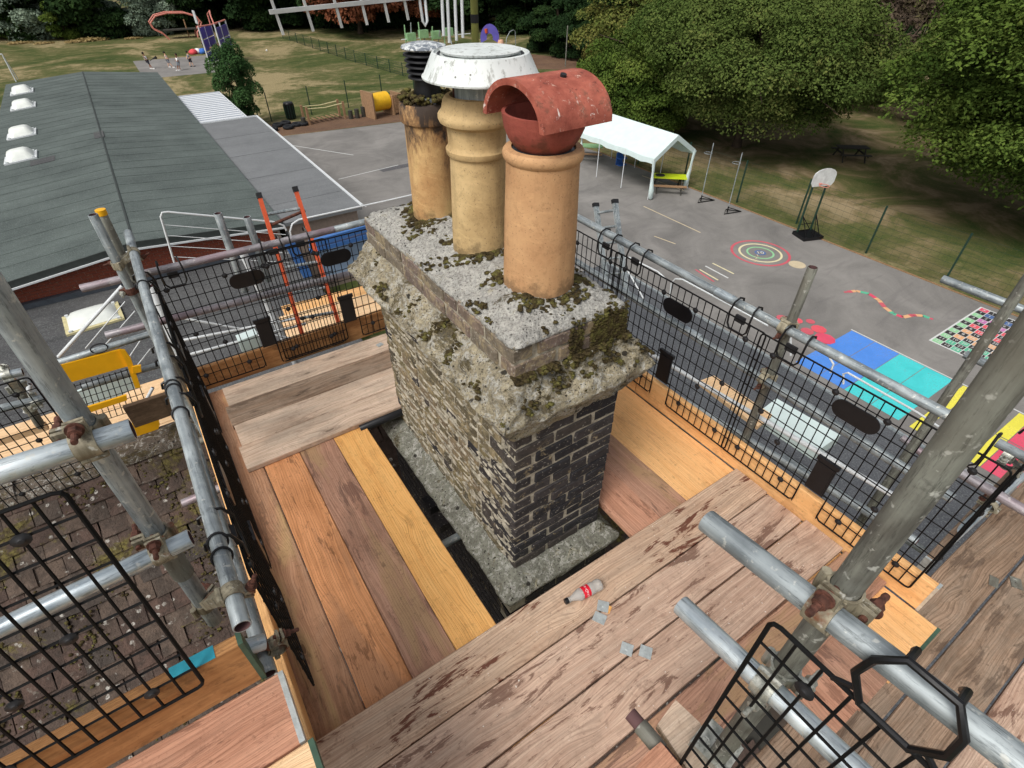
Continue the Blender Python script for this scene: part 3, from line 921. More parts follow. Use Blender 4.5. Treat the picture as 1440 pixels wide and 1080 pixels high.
# felt overlaps: every strip of felt is a raised lap
for i in range(30):
    y = Y0 + 0.7 + i * 1.02
    k = MB()
    k.bar((XR + 0.05, y, ZR + 0.002), (XE - 0.04, y + 0.1, ZE + 0.006), 0.05, 0.012)
    EB(k, 'felt_lap', M['felt_green'])
    k = MB()
    k.bar((XR - 0.05, y + 0.3, ZR + 0.002), (XL + 0.04, y + 0.35, ZE + 0.006), 0.05, 0.012)
    EB(k, 'felt_lap', M['felt_green'])
k = MB()
for a, b in (((XL, Y0 - 0.21, ZE - 0.08), (XR, Y0 - 0.01, ZR - 0.08)), ((XR, Y0 - 0.01, ZR - 0.08), (XE, Y0 + 0.09, ZE - 0.08))):
    k.bar(a, b, 0.04, 0.2)
EB(k, 'fascia', M['fascia_dark'])
k = MB()
for a, b in (((XL, Y0 - 0.25, ZE - 0.2), (XR, Y0 - 0.05, ZR - 0.2)), ((XR, Y0 - 0.05, ZR - 0.2), (XE, Y0 + 0.05, ZE - 0.2))):
    k.bar(a, b, 0.05, 0.05)
EB(k, 'trim', M['white_paint'])
k = MB(); k.box((XL + 0.2, Y0 + 0.2, G), (XE - 0.15, Y1 - 0.2, ZE - 0.12)); 
k.add([(XL + 0.2, Y0 + 0.2, ZE - 0.12), (XE - 0.15, Y0 + 0.2, ZE - 0.12), (XR, Y0 + 0.2, ZR - 0.14)], [(0, 1, 2)])
EB(k, 'wall', M['school_mortar'])
# brick courses of the gable that shows above the lower roof
bb = MB()
yb = Y0 + 0.2
cnt = 0
for r in range(12):
    z0 = -5.92 + r * 0.1
    x = XL + 0.25 + (0.15 if r % 2 else 0)
    while x < XE - 0.45:
        x1 = x + 0.29
        ztop = ZR - 0.26 - abs((x + x1) / 2 - XR) * 0.098
        if z0 + 0.088 < ztop:
            bb.box((x, yb - 0.016, z0), (x1 - 0.012, yb + 0.02, z0 + 0.088))
        x = x1
EB(bb, 'bricks', M['school_brick'], kind='stuff')
# roof lights on the left slope
def dome(mb, w_, l_, h_, n=8):
    vs = []
    for i in range(n + 1):
        for j in range(n + 1):
            u = -1 + 2 * i / n; v = -1 + 2 * j / n
            vs.append((u * w_, v * l_, h_ * (max(0, (1 - u ** 4) * (1 - v ** 4))) ** 0.5))
    mb.add(vs, [(i * (n + 1) + j, (i + 1) * (n + 1) + j, (i + 1) * (n + 1) + j + 1, i * (n + 1) + j + 1) for i in range(n) for j in range(n)])
def rooflight(loc, wx, wy, h, label, rot=(0, 0, 0), frame='cream_frame'):
    r = empty('roof_light', label, 'skylight', loc, rot)
    k = MB(); k.box((-wx - 0.1, -wy - 0.1, 0), (wx + 0.1, wy + 0.1, 0.06)); k.build('upstand', M[frame], r)
    k = MB(); dome(k, wx, wy, h); k.build('dome', M['opal'], r, smooth='all', loc=(0, 0, 0.065))
    for sx_ in (-1, 1):
        for sy_ in (-1, 1):
            k = MB(); k.box((-.04, -.04, 0), (.04, .04, .05)); k.build('fixing', M['white_paint'], r, loc=(sx_ * (wx - 0.02), sy_ * (wy + 0.03), .06))
    return r
tl = math.atan2(ZR - ZE, XR - XL)
for i, (a, b) in enumerate(((31, 129), (33, 150), (31, 189), (30, 222))):
    p = P(a, b, z=-4.86)
    rooflight((p.x, p.y, ZR - (XR - p.x) * math.tan(tl) + 0.005), 0.5, 0.5, 0.32, ['white domed roof light farthest up the green felt roof', 'white domed roof light, second from the far end of the green roof', 'white domed roof light, second nearest on the green roof', 'white domed roof light nearest the viewer on the green roof'][i], (0, -tl, 0), 'white_paint')['group'] = 'domed roof lights on the green roof'
for (a, b, w_, l_) in ((60, 226, .45, .4), (142, 196, .2, .6)):
    p = P(a, b, z=-4.8)
    k = MB(); k.box((-w_, -l_, 0), (w_, l_, 0.012))
    o = k.build('felt_patch', M['felt_dark'], e, loc=(p.x + 1.0, p.y - 19.2, ZR - (XR - p.x) * math.tan(tl) + 8.0 + 0.004))
    o.rotation_euler = (0, -tl, 0)

e = empty('annex_building', 'flat grey annex beside the green roofed hall', 'building', (3.5, 19, G))
EBo = (-3.5, -19, 8)
k = MB(); k.box((3.45, 19.3, G), (6.05, 34.0, -5.2)); EB(k, 'wall', M['school_mortar'], off=EBo)
k = MB(); k.box((3.36, 19.1, -5.2), (6.2, 34.2, -5.08)); EB(k, 'roof', M['felt_grey'], off=EBo)
k = MB(); k.bar((6.22, 19.1, -5.07), (6.22, 34.2, -5.07), 0.07, 0.1); k.bar((3.36, 34.22, -5.07), (6.25, 34.22, -5.07), 0.07, 0.1); EB(k, 'white_edge_trim', M['white_paint'], off=EBo)
for i in range(4):
    k = MB(); k.bar((3.4, 21 + i * 3.3, -5.075), (6.15, 21 + i * 3.3, -5.075), 0.06, 0.012); EB(k, 'felt_lap', M['felt_grey'], off=EBo)
e = empty('corrugated_canopy', 'white corrugated canopy roof at the end of the grey annex', 'canopy', (3.4, 34.3, G))
EBo = (-3.4, -34.3, 8)
M['poly'] = plain('twin_wall_grey', srgb(132, 140, 158), .4, 0, .15, 3)
for i in range(16):
    y = 34.4 + i * .475
    k = MB(); k.add([(3.42, y, -5.2), (5.74, y, -5.2), (5.74, y + .3, -5.14), (3.42, y + .3, -5.14), (5.74, y + .46, -5.2), (3.42, y + .46, -5.2)], [(0, 1, 2, 3), (3, 2, 4, 5), (0, 3, 5), (1, 4, 2)]); EB(k, 'roof_rib', M['white_paint'], off=EBo)
    k = MB(); k.box((3.42, y + .36, -5.19), (5.74, y + .5, -5.145)); EB(k, 'groove', M['poly'], off=EBo)
k = MB(); k.bar((3.37, 34.3, -5.2), (3.37, 42, -5.2), 0.05, 0.16); k.bar((5.79, 34.3, -5.2), (5.79, 42, -5.2), 0.05, 0.16); k.bar((3.35, 42, -5.2), (5.8, 42, -5.2), 0.05, 0.16); EB(k, 'edge_trim', M['white_paint'], off=EBo)
for a in ((3.5, 41.9), (5.7, 41.9), (5.7, 38), (3.5, 38)):
    k = MB(); k.pipe([(a[0], a[1], G), (a[0], a[1], -5.28)], 0.05); EB(k, 'post', M['white_paint'], off=EBo)

e = empty('flat_roofed_building', 'lower dark felt flat roof in front of the brick gable', 'building', (-2, 12, G))
EBo = (2, -12, 8)
k = MB(); k.box((-9, 6.2, G), (3.2, 19.1, -5.95)); EB(k, 'wall', M['school_mortar'], off=EBo)
k = MB(); k.box((-9.1, 6.0, -5.95), (3.3, 19.17, -5.85)); EB(k, 'roof', M['felt_dark'], off=EBo)
k = MB(); k.box((-9.1, 19.0, -5.845), (3.3, 19.18, -5.68)); EB(k, 'flashing', M['gutter'], off=EBo)
for i in range(6):
    k = MB(); k.bar((-9, 8 + i * 1.9, -5.846), (3.2, 8.3 + i * 1.9, -5.846), 0.05, 0.01); EB(k, 'felt_lap', M['felt_dark'], off=EBo)
p = P(131, 447, z=-5.8)
rooflight((p.x, p.y, -5.845), 0.6, 0.46, 0.2, 'cream framed roof light on the dark flat roof, seen behind the diagonal white bar', (0, 0, rad(4)))
# slate grey flat roof to the right
pe = P(1085, 512, z=-5.2)
XRR = 10.6
e = empty('slate_roofed_building', 'long slate grey flat roof seen through the right hand mesh guards', 'building', (7, 0, G))
EBo = (-7, 0, 8)
XR2 = pe.x
k = MB(); k.box((5.2, -30, G), (XR2 - 0.15, 10.6, -5.2)); EB(k, 'wall', M['school_mortar'], off=EBo)
k = MB(); k.box((5.1, -30, -5.2), (XR2, 10.8, -5.1)); EB(k, 'roof', M['felt_slate'], off=EBo)
for i in range(9):
    x = 5.6 + i * (XR2 - 5.6) / 9
    k = MB(); k.bar((x, -29, -5.096), (x, 10.7, -5.096), 0.045, 0.02); EB(k, 'seam', M['felt_slate'], off=EBo)
k = MB(); k.bar((XR2 + 0.03, -30, -5.12), (XR2 + 0.03, 10.8, -5.12), 0.06, 0.12); EB(k, 'edge_trim', M['galv'], off=EBo)

# ------------------------------------------------------------------ trees
def leaf_mesh(name, blobs, n, size, seed, up=0.5, droop=0.0, stretch=1.5):
    r = np.random.RandomState(seed)
    bl = np.array([b[:6] for b in blobs])
    wt = np.array([(b[3] * b[4] + b[4] * b[5] + b[3] * b[5]) for b in blobs]); wt = wt / wt.sum()
    bi = r.choice(len(blobs), n, p=wt)
    dv = r.normal(size=(n, 3)); dv /= np.linalg.norm(dv, axis=1)[:, None]
    low = dv[:, 2] < -0.25
    dv[low, 2] *= -0.6
    dv /= np.linalg.norm(dv, axis=1)[:, None]
    # clumpy radius
    clump = 1 + 0.16 * np.sin(dv[:, 0] * 7 + bi) * np.sin(dv[:, 1] * 8 + bi * 2) * np.cos(dv[:, 2] * 6 + bi)
    rr = (0.78 + 0.3 * r.rand(n) ** 0.7) * clump
    c = bl[bi, :3] + dv * bl[bi, 3:6] * rr[:, None]
    c[:, 2] -= droop * r.rand(n) * (1 - np.abs(dv[:, 2]))
    nm = dv * 0.6 + np.array([0, 0, up]) + r.normal(size=(n, 3)) * 0.55
    nm /= np.linalg.norm(nm, axis=1)[:, None]
    t = r.normal(size=(n, 3)); t[:, 2] -= 0.5
    t -= (t * nm).sum(1)[:, None] * nm; t /= np.linalg.norm(t, axis=1)[:, None]
    b = np.cross(nm, t)
    s = size * (0.5 + r.rand(n))[:, None]
    q = np.stack([c - t * s * stretch * 0.5, c + b * s * 0.42, c + t * s * stretch * 0.5, c - b * s * 0.42], 1)
    me = bpy.data.meshes.new(name)
    me.vertices.add(4 * n); me.loops.add(4 * n); me.polygons.add(n)
    me.vertices.foreach_set('co', q.reshape(-1).astype(np.float32))
    me.loops.foreach_set('vertex_index', np.arange(4 * n, dtype=np.int32))
    me.polygons.foreach_set('loop_start', np.arange(0, 4 * n, 4, dtype=np.int32))
    me.polygons.foreach_set('loop_total', np.full(n, 4, dtype=np.int32))
    at = me.attributes.new('tint', 'FLOAT', 'POINT')
    bt = r.rand(len(blobs))
    tv = np.clip(0.35 * bt[bi] + 0.3 + 0.35 * r.rand(n), 0, 1)
    at.data.foreach_set('value', np.repeat(tv, 4).astype(np.float32))
    me.update()
    return me

def crown_blobs(seed, R, H, n, z0=0.0, flat=0.55, fine=1.0):
    r = random.Random(seed)
    out = []
    for i in range(n):
        a = r.uniform(0, 2 * math.pi)
        t = i / (n - 1)
        rad_ = R * (0.25 + 0.75 * math.sin(math.pi * (0.12 + 0.78 * t)) ** 0.8) * r.uniform(0.55, 1.0)
        z = z0 + H * t
        s_ = R * r.uniform(0.2, 0.36) * fine
        out.append((math.cos(a) * (rad_ - s_ * 0.5), math.sin(a) * (rad_ - s_ * 0.5), z, s_ * 1.15, s_ * 1.15, s_ * flat * r.uniform(0.8, 1.2)))
    return out

def trunk_mb(H, r0, seed, limbs=6, R=4):
    r = random.Random(seed)
    k = MB()
    pts = [(0, 0, -0.1)]
    for i in range(1, 7):
        pts.append((r.uniform(-.12, .12) * i / 3, r.uniform(-.12, .12) * i / 3, H * i / 6))
    k.pipe(pts, [r0 * (1.25 if i == 0 else 1 - 0.13 * i) for i in range(7)], 9)
    for j in range(limbs):
        i = r.randint(2, 5)
        a = r.uniform(0, 6.28)
        L = R * r.uniform(0.5, 0.85)
        b = Vector(pts[i])
        p1 = b + Vector((math.cos(a) * L * .4, math.sin(a) * L * .4, L * .3))
        p2 = b + Vector((math.cos(a + .3) * L, math.sin(a + .3) * L, L * .45))
        k.pipe([b, p1, p2], [r0 * .45, r0 * .28, r0 * .08], 6)
        p3 = p1 + Vector((math.cos(a - .7) * L * .5, math.sin(a - .7) * L * .5, L * .2))
        k.pipe([p1, p3], [r0 * .2, r0 * .05], 5)
    return k

def tree(name, label, loc, R, H, z0, n, size, leaf, seed, nb=26, flat=0.55, trunk_r=0.25, group=None, droop=0.3, mesh=None, up=0.5, ell=None, rz=0):
    t = empty(name, label, 'tree' if 'tree' in name else 'bush', loc, (0, 0, rz), group)
    tk = trunk_mb(z0 + H * 0.75, trunk_r, seed, 7, R)
    tk.build('trunk', M['bark'], t, smooth=True)
    if mesh is None:
        mesh = leaf_mesh('crown', crown_blobs(seed, R, H, nb, z0, flat) + (crown_blobs(seed + 50, R * 1.06, H, nb * 4, z0, flat, 0.42) if n > 50000 else []), n, size, seed, up, droop)
        mesh.materials.append(LF[leaf])
    o = link('crown', mesh, t)
    if ell:
        o.scale = ell
    return t
tree('broad_tree', 'large broad green tree filling the upper right corner over the leaf strewn lawn', (34.5, 6.6, G), 8.2, 10.5, 2.4, 330000, 0.105, 'leaf_green', 3, 60, 0.36, 0.32, droop=0.9, up=0.8)
tree('spreading_tree', 'wide low spreading green tree behind the white gazebo', (32.6, 22.4, G), 7.6, 5.4, 2.6, 300000, 0.095, 'leaf_olive', 5, 54, 0.42, 0.26, droop=0.6, up=0.7)
tree('reddening_tree', 'tree with reddening leaf tips directly behind the gazebo tree', (35.0, 31.5, G), 6.4, 7.6, 1.8, 150000, 0.115, 'leaf_redtip', 8, 44, 0.45, 0.26, droop=0.4)
tree('gazebo_tree', 'dense green tree just left of the spreading tree, low over the gazebo roof', (29.5, 28.0, G), 4.6, 5.0, 1.0, 100000, 0.1, 'leaf_green', 9, 34, 0.5, 0.22, droop=0.4)
tree('small_tree', 'small yellow green tree in a gap between the bigger crowns', (52.5, 33.5, G), 4.6, 5.4, 1.2, 34000, 0.2, 'leaf_green', 12, 20, 0.6, 0.2)
tree('twiggy_tree', 'half bare tree with grey twigs beside the upper right tree', (50.5, 24.0, G), 5.2, 6.6, 0.6, 15000, 0.2, 'leaf_twig', 14, 24, 0.6, 0.2, up=0.1)
tree('hedge_tree', 'olive tree behind the twiggy one at the top edge', (49.5, 15.5, G), 6.0, 7.0, 1.5, 60000, 0.2, 'leaf_olive', 15, 24, 0.55, 0.2)
tree('feathery_tree', 'slender feathery green tree beside the white corrugated canopy', (7.4, 45.0, G), 1.5, 4.3, 0.3, 26000, 0.085, 'leaf_deep2', 21, 30, 1.5, 0.08, droop=0.2)
for tn, R_, H_, sd in (('broad_tree', 7.8, 8.5, 1), ('spreading_tree', 7.2, 4.6, 2), ('reddening_tree', 5.8, 6.4, 3)):
    for o in COL.objects:
        if o.name == tn:
            rr = random.Random(sd)
            for i in range(26):
                a = rr.uniform(0, 6.28); z0_ = rr.uniform(2.2, 4.5)
                L = R_ * rr.uniform(.8, 1.04); zt_ = z0_ + rr.uniform(.1, .75) * H_ * .8
                b = Vector((0, 0, z0_)); q = Vector((math.cos(a) * L, math.sin(a) * L, zt_))
                m1 = b.lerp(q, .45) + Vector((rr.uniform(-.5, .5), rr.uniform(-.5, .5), .7)); m2 = b.lerp(q, .78) + Vector((rr.uniform(-.4, .4), rr.uniform(-.4, .4), .5))
                k = MB(); k.pipe([b, m1, m2, q], [.13, .08, .045, .012], 6)
                k.build('limb', M['bark'], o, smooth=True)
            break
# bare twigs of the twiggy tree
tw = MB()
rr = random.Random(4)
for i in range(90):
    a = rr.uniform(0, 6.28); el_ = rr.uniform(0.4, 1.4); L = rr.uniform(3, 6.5)
    b = Vector((rr.uniform(-2, 2), rr.uniform(-2, 2), rr.uniform(1.5, 4)))
    q = b + Vector((math.cos(a) * math.cos(el_), math.sin(a) * math.cos(el_), math.sin(el_))) * L * .6
    tw.pipe([b, b.lerp(q, .5) + Vector((0, 0, .2)), q], [0.05, 0.03, 0.012], 4)
for o in COL.objects:
    if o.name.startswith('twiggy_tree'):
        tw.build('twigs', plain('twig_grey', srgb(122, 104, 92), 0.9), o, kind='stuff')
        break
# woodland edge: a handful of crown shapes used again and again
bm_ = {}
for i, (lf, R, H, seed, n, sz) in enumerate((('leaf_deep', 6.5, 9, 31, 34000, 0.3), ('leaf_deep', 7.0, 10, 32, 36000, 0.32), ('leaf_green', 6.0, 8, 33, 30000, 0.28), ('leaf_silver', 3.4, 4.8, 34, 22000, 0.15), ('leaf_copper', 7.5, 9.5, 35, 46000, 0.26), ('leaf_deep', 5.5, 11, 36, 32000, 0.3))):
    z0 = {3: 0.2, 4: 2.4}.get(i, 0.4)
    me = leaf_mesh('crown', crown_blobs(seed, R, H, 30, z0, 0.6), n, sz, seed, 0.4, 0.5)
    me.materials.append(LF[lf])
    bm_[i] = (me, R, H, z0)
rr = random.Random(11)
line = [(-34, 112), (-24, 110), (-15, 108), (-6, 106), (3, 103), (11, 101), (18, 98), (25, 95), (31, 92), (38, 88), (45, 82), (50, 75), (54, 67), (58, 59), (62, 51), (66, 43), (69, 35), (71, 27), (72, 19), (73, 11)]
for row in range(3):
    for i, (x, y) in enumerate(line):
        v = Vector((x - 5, y - 10, 0)).normalized() * (row * 9)
        kx = rr.choice((0, 1, 5, 0, 1, 2 if row == 0 and i > 12 else 5))
        me, R, H, z0 = bm_[kx]
        sc = rr.uniform(0.85, 1.2)
        t = empty('woodland_tree', ['dark green tree in the front row of the far woodland', 'dark green tree in the second row of the far woodland', 'dark green tree deep in the far woodland'][row] + (', left third of the picture', ', middle of the picture', ', right half of the picture')[0 if i < 8 else (1 if i < 13 else 2)], 'tree', (x + v.x + rr.uniform(-2, 2), y + v.y + rr.uniform(-1.5, 1.5), G), (0, 0, rr.uniform(0, 6)), 'trees of the far woodland edge')
        t.scale = (sc, sc, sc)
        link('crown', me, t)
        trunk_mb(5, 0.25, i * 3 + row, 4, 4).build('trunk', M['bark'], t)
def special(name, label, x, y, kx, sc, rz=0.0):
    me = bm_[kx][0]
    t = empty(name, label, 'bush' if kx == 3 else 'tree', (x, y, G), (0, 0, rz))
    t.scale = (sc, sc, sc)
    link('crown', me, t)
    trunk_mb(2.5 if kx == 3 else 5, 0.12 if kx == 3 else .3, 77, 4, 2).build('trunk', M['bark'], t)
p = P(52, 58, z=G); special('silver_bush', 'tall silvery grey bush at the upper left field edge', p.x, p.y + 3, 3, 1.25)
p = P(182, 52, z=G); special('silver_bush', 'small silvery bush just left of the round climbing frame', p.x - 1.5, p.y + 2, 3, 0.72, 1.0)
p = P(222, 52, z=G); special('silver_bush', 'wider silvery bush right behind the round climbing frame', p.x, p.y + 3, 3, 1.05, 2.2)
p = P(90, 58, z=G); special('green_bush', 'bright green bush right of the tall silvery one', p.x + .5, p.y + 2, 2, 0.45, 2.2)
p = P(20, 56, z=G); special('green_bush', 'small low green bush left of the tall silvery one', p.x, p.y + 1, 2, 0.3, 1.2)
p = P(520, 60, z=G); special('copper_tree', 'copper leaved tree casting dark shade at the top of the field', p.x + 2, p.y + 8, 4, 1.15, 0.6)
p = P(600, 52, z=G); special('copper_tree', 'second copper tree, half hidden behind the white aerial rods', p.x + 3, p.y + 8, 4, 0.9, 2.6)
for i, (a, b, s_) in enumerate(((25, 62, .5), (125, 58, .7), (105, 60, .5), (185, 55, .4), (60, 62, .4))):
    p = P(a, b, z=G)
    me = leaf_mesh('tuft', [(0, 0, .3, 1.6, .9, .5), (1.4, .2, .2, 1.2, .8, .4)], 900, 0.22, 50 + i, 0.0, 0.0, 3.0)
    me.materials.append(LF['leaf_straw'])
    t = link('dry_grass_clump', me, None, (p.x, p.y, G))
    t.scale = (s_ * 1.2, s_ * 1.0, s_ * .6)
    thing(t, ['straw coloured grass clump at the far left below the bushes', 'big straw coloured grass clump right of the silvery bush', 'straw grass clump directly below the bright green bush', 'straw grass clump under the small silvery bush', 'straw grass clump at the foot of the tall silvery bush'][i], 'grass clump')
# low hedge at the back right of the field
for i, (a, b) in enumerate(((760, 78), (800, 88), (840, 100), (1190, 104), (1215, 108), (1250, 112))):
    p = P(a, b - 6, z=G)
    special('hedge_bush', ['low dark bush above the pale earth patch', 'dark bush behind the pale earth patch right', 'dark bush behind the reddening tree', 'dark purple brown bush left of the clearing', 'dark bush at the middle of the clearing edge', 'dark bush at the right of the clearing edge'][i], p.x, p.y, 0, 0.42, i)

# ------------------------------------------------------------------ playground furniture
def gp(px, py, h=0.0):
    return P(px, py, z=G + h)
# white gazebo, 3 m by 6 m
gx0, gx1, gy0, gy1 = 21.25, 24.2, 19.0, 25.1
e = empty('party_gazebo', 'white party gazebo with pitched canopy and wrapped corner curtains', 'gazebo', (gx0, gy0, G))
k = MB()
n_ = 14
vs = []
H1, H2 = 2.05, 2.95
prof = [(0, H1 - 0.26), (0, H1), ((gx1 - gx0) / 2, H2), (gx1 - gx0, H1), (gx1 - gx0, H1 - 0.26)]
for i in range(n_ + 1):
    y = (gy1 - gy0) * i / n_
    sag = -0.05 * math.sin(math.pi * ((i * 3 / n_) % 1))
    for j, (x, z) in enumerate(prof):
        vs.append((x + (-0.02 if j == 0 else 0), y, z + (sag if j in (1, 3, 0, 4) else 0) + (0.03 * math.sin(i * 2.2) if j in (0, 4) else 0)))
k.add(vs, [(i * 5 + j, i * 5 + j + 1, (i + 1) * 5 + j + 1, (i + 1) * 5 + j) for i in range(n_) for j in range(4)])
k.build('canopy', M['white_sheet'], e)
for yy in (0, gy1 - gy0):
    k = MB()
    for a, b in ((0, 1), (1, 2)):
        x0, z0 = (0, H1) if a == 0 else ((gx1 - gx0) / 2, H2)
        x1, z1 = ((gx1 - gx0) / 2, H2) if a == 0 else (gx1 - gx0, H1)
        k.add([(x0, yy, z0), (x1, yy, z1), (x1, yy, z1 - 0.26), (x0, yy, z0 - 0.26)], [(0, 1, 2, 3)])
    k.build('valance', M['white_sheet'], e)
for i in range(4):
    for sx_ in (0, 1):
        y = (gy1 - gy0) * i / 3
        k = MB(); k.pipe([(sx_ * (gx1 - gx0), y, 0), (sx_ * (gx1 - gx0), y, H1)], 0.022, 6); k.build('leg', M['white_paint'], e)
def curtain(loc, dx, dy, H=1.95):
    k = MB()
    pr_ = [(0.12, H), (0.10, H - .2), (0.06, H * .62), (0.1, H * .45), (0.17, H * .25), (0.13, .1), (0.02, 0.02)]
    vs = []
    for r, z in pr_:
        for j in range(8):
            a = j * math.pi / 4
            vs.append((loc[0] + dx * (H - z) / H + r * math.cos(a), loc[1] + dy * (H - z) / H + r * 0.6 * math.sin(a), z))
    k.add(vs, [(i * 8 + j, i * 8 + (j + 1) % 8, (i + 1) * 8 + (j + 1) % 8, (i + 1) * 8 + j) for i in range(6) for j in range(8)])
    k.build('curtain', M['white_sheet'], e, smooth='all')
curtain((0, 0, 0), 0.1, -0.1)
curtain((gx1 - gx0, 0, 0), -0.15, 0.05)
k = MB(); k.pipe([(0.2, 5.8, H1 - .2), (0.2, 5.8, H1 - .6), (.2, 5.8, H1 - .95)], [.05, .05, .13], 7); k.build('curtain', M['white_sheet'], e)

def picnic(name, label, loc, rz, top, L=1.75):
    e = empty(name, label, 'picnic table', loc, (0, 0, rz), 'picnic tables')
    for i in range(5):
        k = MB(); k.box((-L / 2, -0.36 + i * 0.147, 0.70), (L / 2, -0.36 + i * 0.147 + 0.137, 0.74)); k.build('top_board', top, e)
    for s_ in (-1, 1):
        k = MB(); k.box((-L / 2, s_ * 0.72 - 0.12, 0.42), (L / 2, s_ * 0.72 + 0.12, 0.46)); k.build('seat', M['play_timber'] if top is not M['dark_timber'] else top, e)
        for x in (-L * .36, L * .36):
            k = MB(); k.bar((x, s_ * 0.75, 0), (x, s_ * 0.25, 0.7), 0.05, 0.09); k.build('leg', M['dark_timber'], e)
    for x in (-L * .36, L * .36):
        k = MB(); k.bar((x + .05, -0.8, 0.39), (x + .05, 0.8, 0.39), 0.045, 0.09); k.build('cross_bar', M['dark_timber'], e)
    return e
p = gp(943, 268)
t = picnic('picnic_table', 'picnic table with bright lime green top under the near end of the gazebo', (23.15, 19.45, G), rad(-42), M['lime'])
k = MB(); ring(k, (0, 0), 0, 0.26, 14); k.build('grey_patch', PC['black'], t, loc=(-.5, 0.05, .744))
picnic('picnic_table', 'picnic table with faded pale green top, half hidden by the orange chimney pot', tuple(gp(826, 222)), rad(-42), M['green_table'])
picnic('picnic_table', 'dark timber picnic table on the grass between the big trees', tuple(gp(1193, 224)), rad(-38), M['dark_timber'], 1.8)
k = MB(); k.box((-.25, -.2, .0), (.25, .2, .06)); k.box((-.25, .14, .06), (.25, .2, .7)); k.box((-.25, -.2, .38), (.25, .15, .44))
thing(k.build('plastic_chair', M['cloth_blue'], loc=tuple(gp(873, 232))), 'small blue plastic chair beneath the gazebo canopy', 'chair')

# basketball hoop
bp = gp(1135, 333)
e = empty('basketball_hoop', 'portable basketball hoop with white fan shaped backboard on two dark posts', 'basketball hoop', (bp.x, bp.y, G), (0, 0, rad(-20)))
k = MB(); k.box((-.5, -.42, 0), (.5, .42, .16)); k.build('base', M['black_plastic'], e)
for s_ in (-1, 1):
    k = MB(); k.pipe([(s_ * .34 - .02, .3, .12), (s_ * .34 - .02, .34, 2.3)], 0.045, 8); k.build('post', M['fence_green'], e)
    k = MB(); k.pipe([(s_ * .34 - .02, -.36, .12), (s_ * .34 - .02, .32, .95)], 0.022, 6); k.build('brace', M['black_wire'], e)
k = MB(); 
for z in (.2, .5): k.pipe([(-.38, .3, z), (.36, .3, z)], .018, 6)
k.pipe([(-.36, .3, .9), (0, -.38, .15), (.34, .3, .9)], .018, 6)
k.build('cross_bar', M['black_wire'], e)
k = MB()
outl = [(-.46, 0), (.46, 0), (.56, .14), (.56, .45)]
for i in range(9):
    a = math.pi * i / 8
    outl.append((.56 * math.cos(a) * 1.0, .45 + .3 * math.sin(a)))
outl += [(-.56, .14)]
nv = len(outl)
k.add([(x, 0, z) for x, z in outl] + [(x, .04, z) for x, z in outl], [tuple(range(nv)), tuple(range(2 * nv - 1, nv - 1, -1))] + [(i, i + nv, (i + 1) % nv + nv, (i + 1) % nv) for i in range(nv)])
k.build('backboard', plain('backboard_white', srgb(206, 208, 206), 0.6, 0, 0.1, 5), e, loc=(0, .24, 2.22))
k = MB(); k.pipe([(.0 + .2 * math.cos(a), -.0 + .2 * math.sin(a), 0) for a in [i * math.pi / 8 for i in range(16)]], .014, 6, closed=True); k.bar((0, .2, 0), (0, .26, 0), .12, .05)
k.build('rim', M['pinkbar'], e, loc=(-.12, -.02, 2.34))
# pole stands
for i, (a, b, top, lab) in enumerate(((985, 284, (1003, 196), 'thin grey netball pole on a black wheeled frame nearer the gazebo'), (1022, 300, (1040, 204), 'thin grey netball pole on a black frame nearer the basketball hoop'))):
    q = gp(a, b)
    e = empty('netball_post', lab, 'netball post', (q.x, q.y, G), (0, 0, rad(-20)), 'netball posts by the fence')
    k = MB(); k.pipe([(0, 0, .05), (0, .0, .35)], .03, 6); k.build('socket', M['black_wire'], e)
    k = MB(); k.pipe([(.0, .0, .3), (.05, .1, 2.85)], .022, 8); k.build('pole', M['galv'], e)
    k = MB(); k.pipe([(-.25, -.15, .05), (.75, -.05, .05), (.15, .35, .05)], .022, 6, closed=True); k.pipe([(0, 0, .3), (.72, -.05, .06)], .018, 6); k.build('base_frame', M['black_wire'], e)
    k = MB(); k.pipe([(-.12 + .19 * math.cos(t_), .1 + .19 * math.sin(t_), 2.4) for t_ in [j * math.pi / 7 for j in range(14)]], .011, 5, closed=True); k.build('ring', M['galv'], e)

# fences: posts and welded wire
def wire_fence(name, label, pts, H, nwire, post_mat, wire_r, seg=2.5, posts=True):
    e = empty(name, label, 'fence', tuple(pts[0]))
    o = Vector(pts[0])
    wm = MB()
    for i in range(len(pts) - 1):
        a = Vector(pts[i]) - o; b = Vector(pts[i + 1]) - o
        n = max(1, round((b - a).length / seg))
        for j in range(n + (1 if i == len(pts) - 2 else 0)):
            q = a.lerp(b, j / n)
            k = MB(); k.box((-.03, -.03, 0), (.03, .03, H + 0.05)); k.build('post', post_mat, e, loc=tuple(q))
        for j in range(nwire):
            z = 0.08 + (H - 0.1) * j / (nwire - 1)
            wm.bar(a + Vector((0, 0, z)), b + Vector((0, 0, z)), wire_r, wire_r)
        nv_ = int((b - a).length / 0.3)
        for j in range(nv_):
            q = a.lerp(b, j / nv_)
            wm.bar(q + Vector((0, 0, .05)), q + Vector((0, 0, H)), wire_r * .5, wire_r * .5)
    wm.build('wire_mesh', M['fence_green'], e, kind='stuff')
wire_fence('boundary_fence', 'green wire fence with dark posts along the east edge of the playground', [(24.75, -6, G), (24.75, 6.2, G), (24.75, 9.35, G), (25.0, 12.9, G), (24.8, 16.2, G), (24.8, 27, G)], 2.05, 9, M['fence_green'], 0.007, 3.1)
wire_fence('garden_fence', 'low green wire fence with dark posts behind the mulch strip', [(9.1, 45.0, G), (21.5, 46.9, G), (27, 46.5, G)], 1.9, 4, M['fence_green'], 0.005, 3.4)
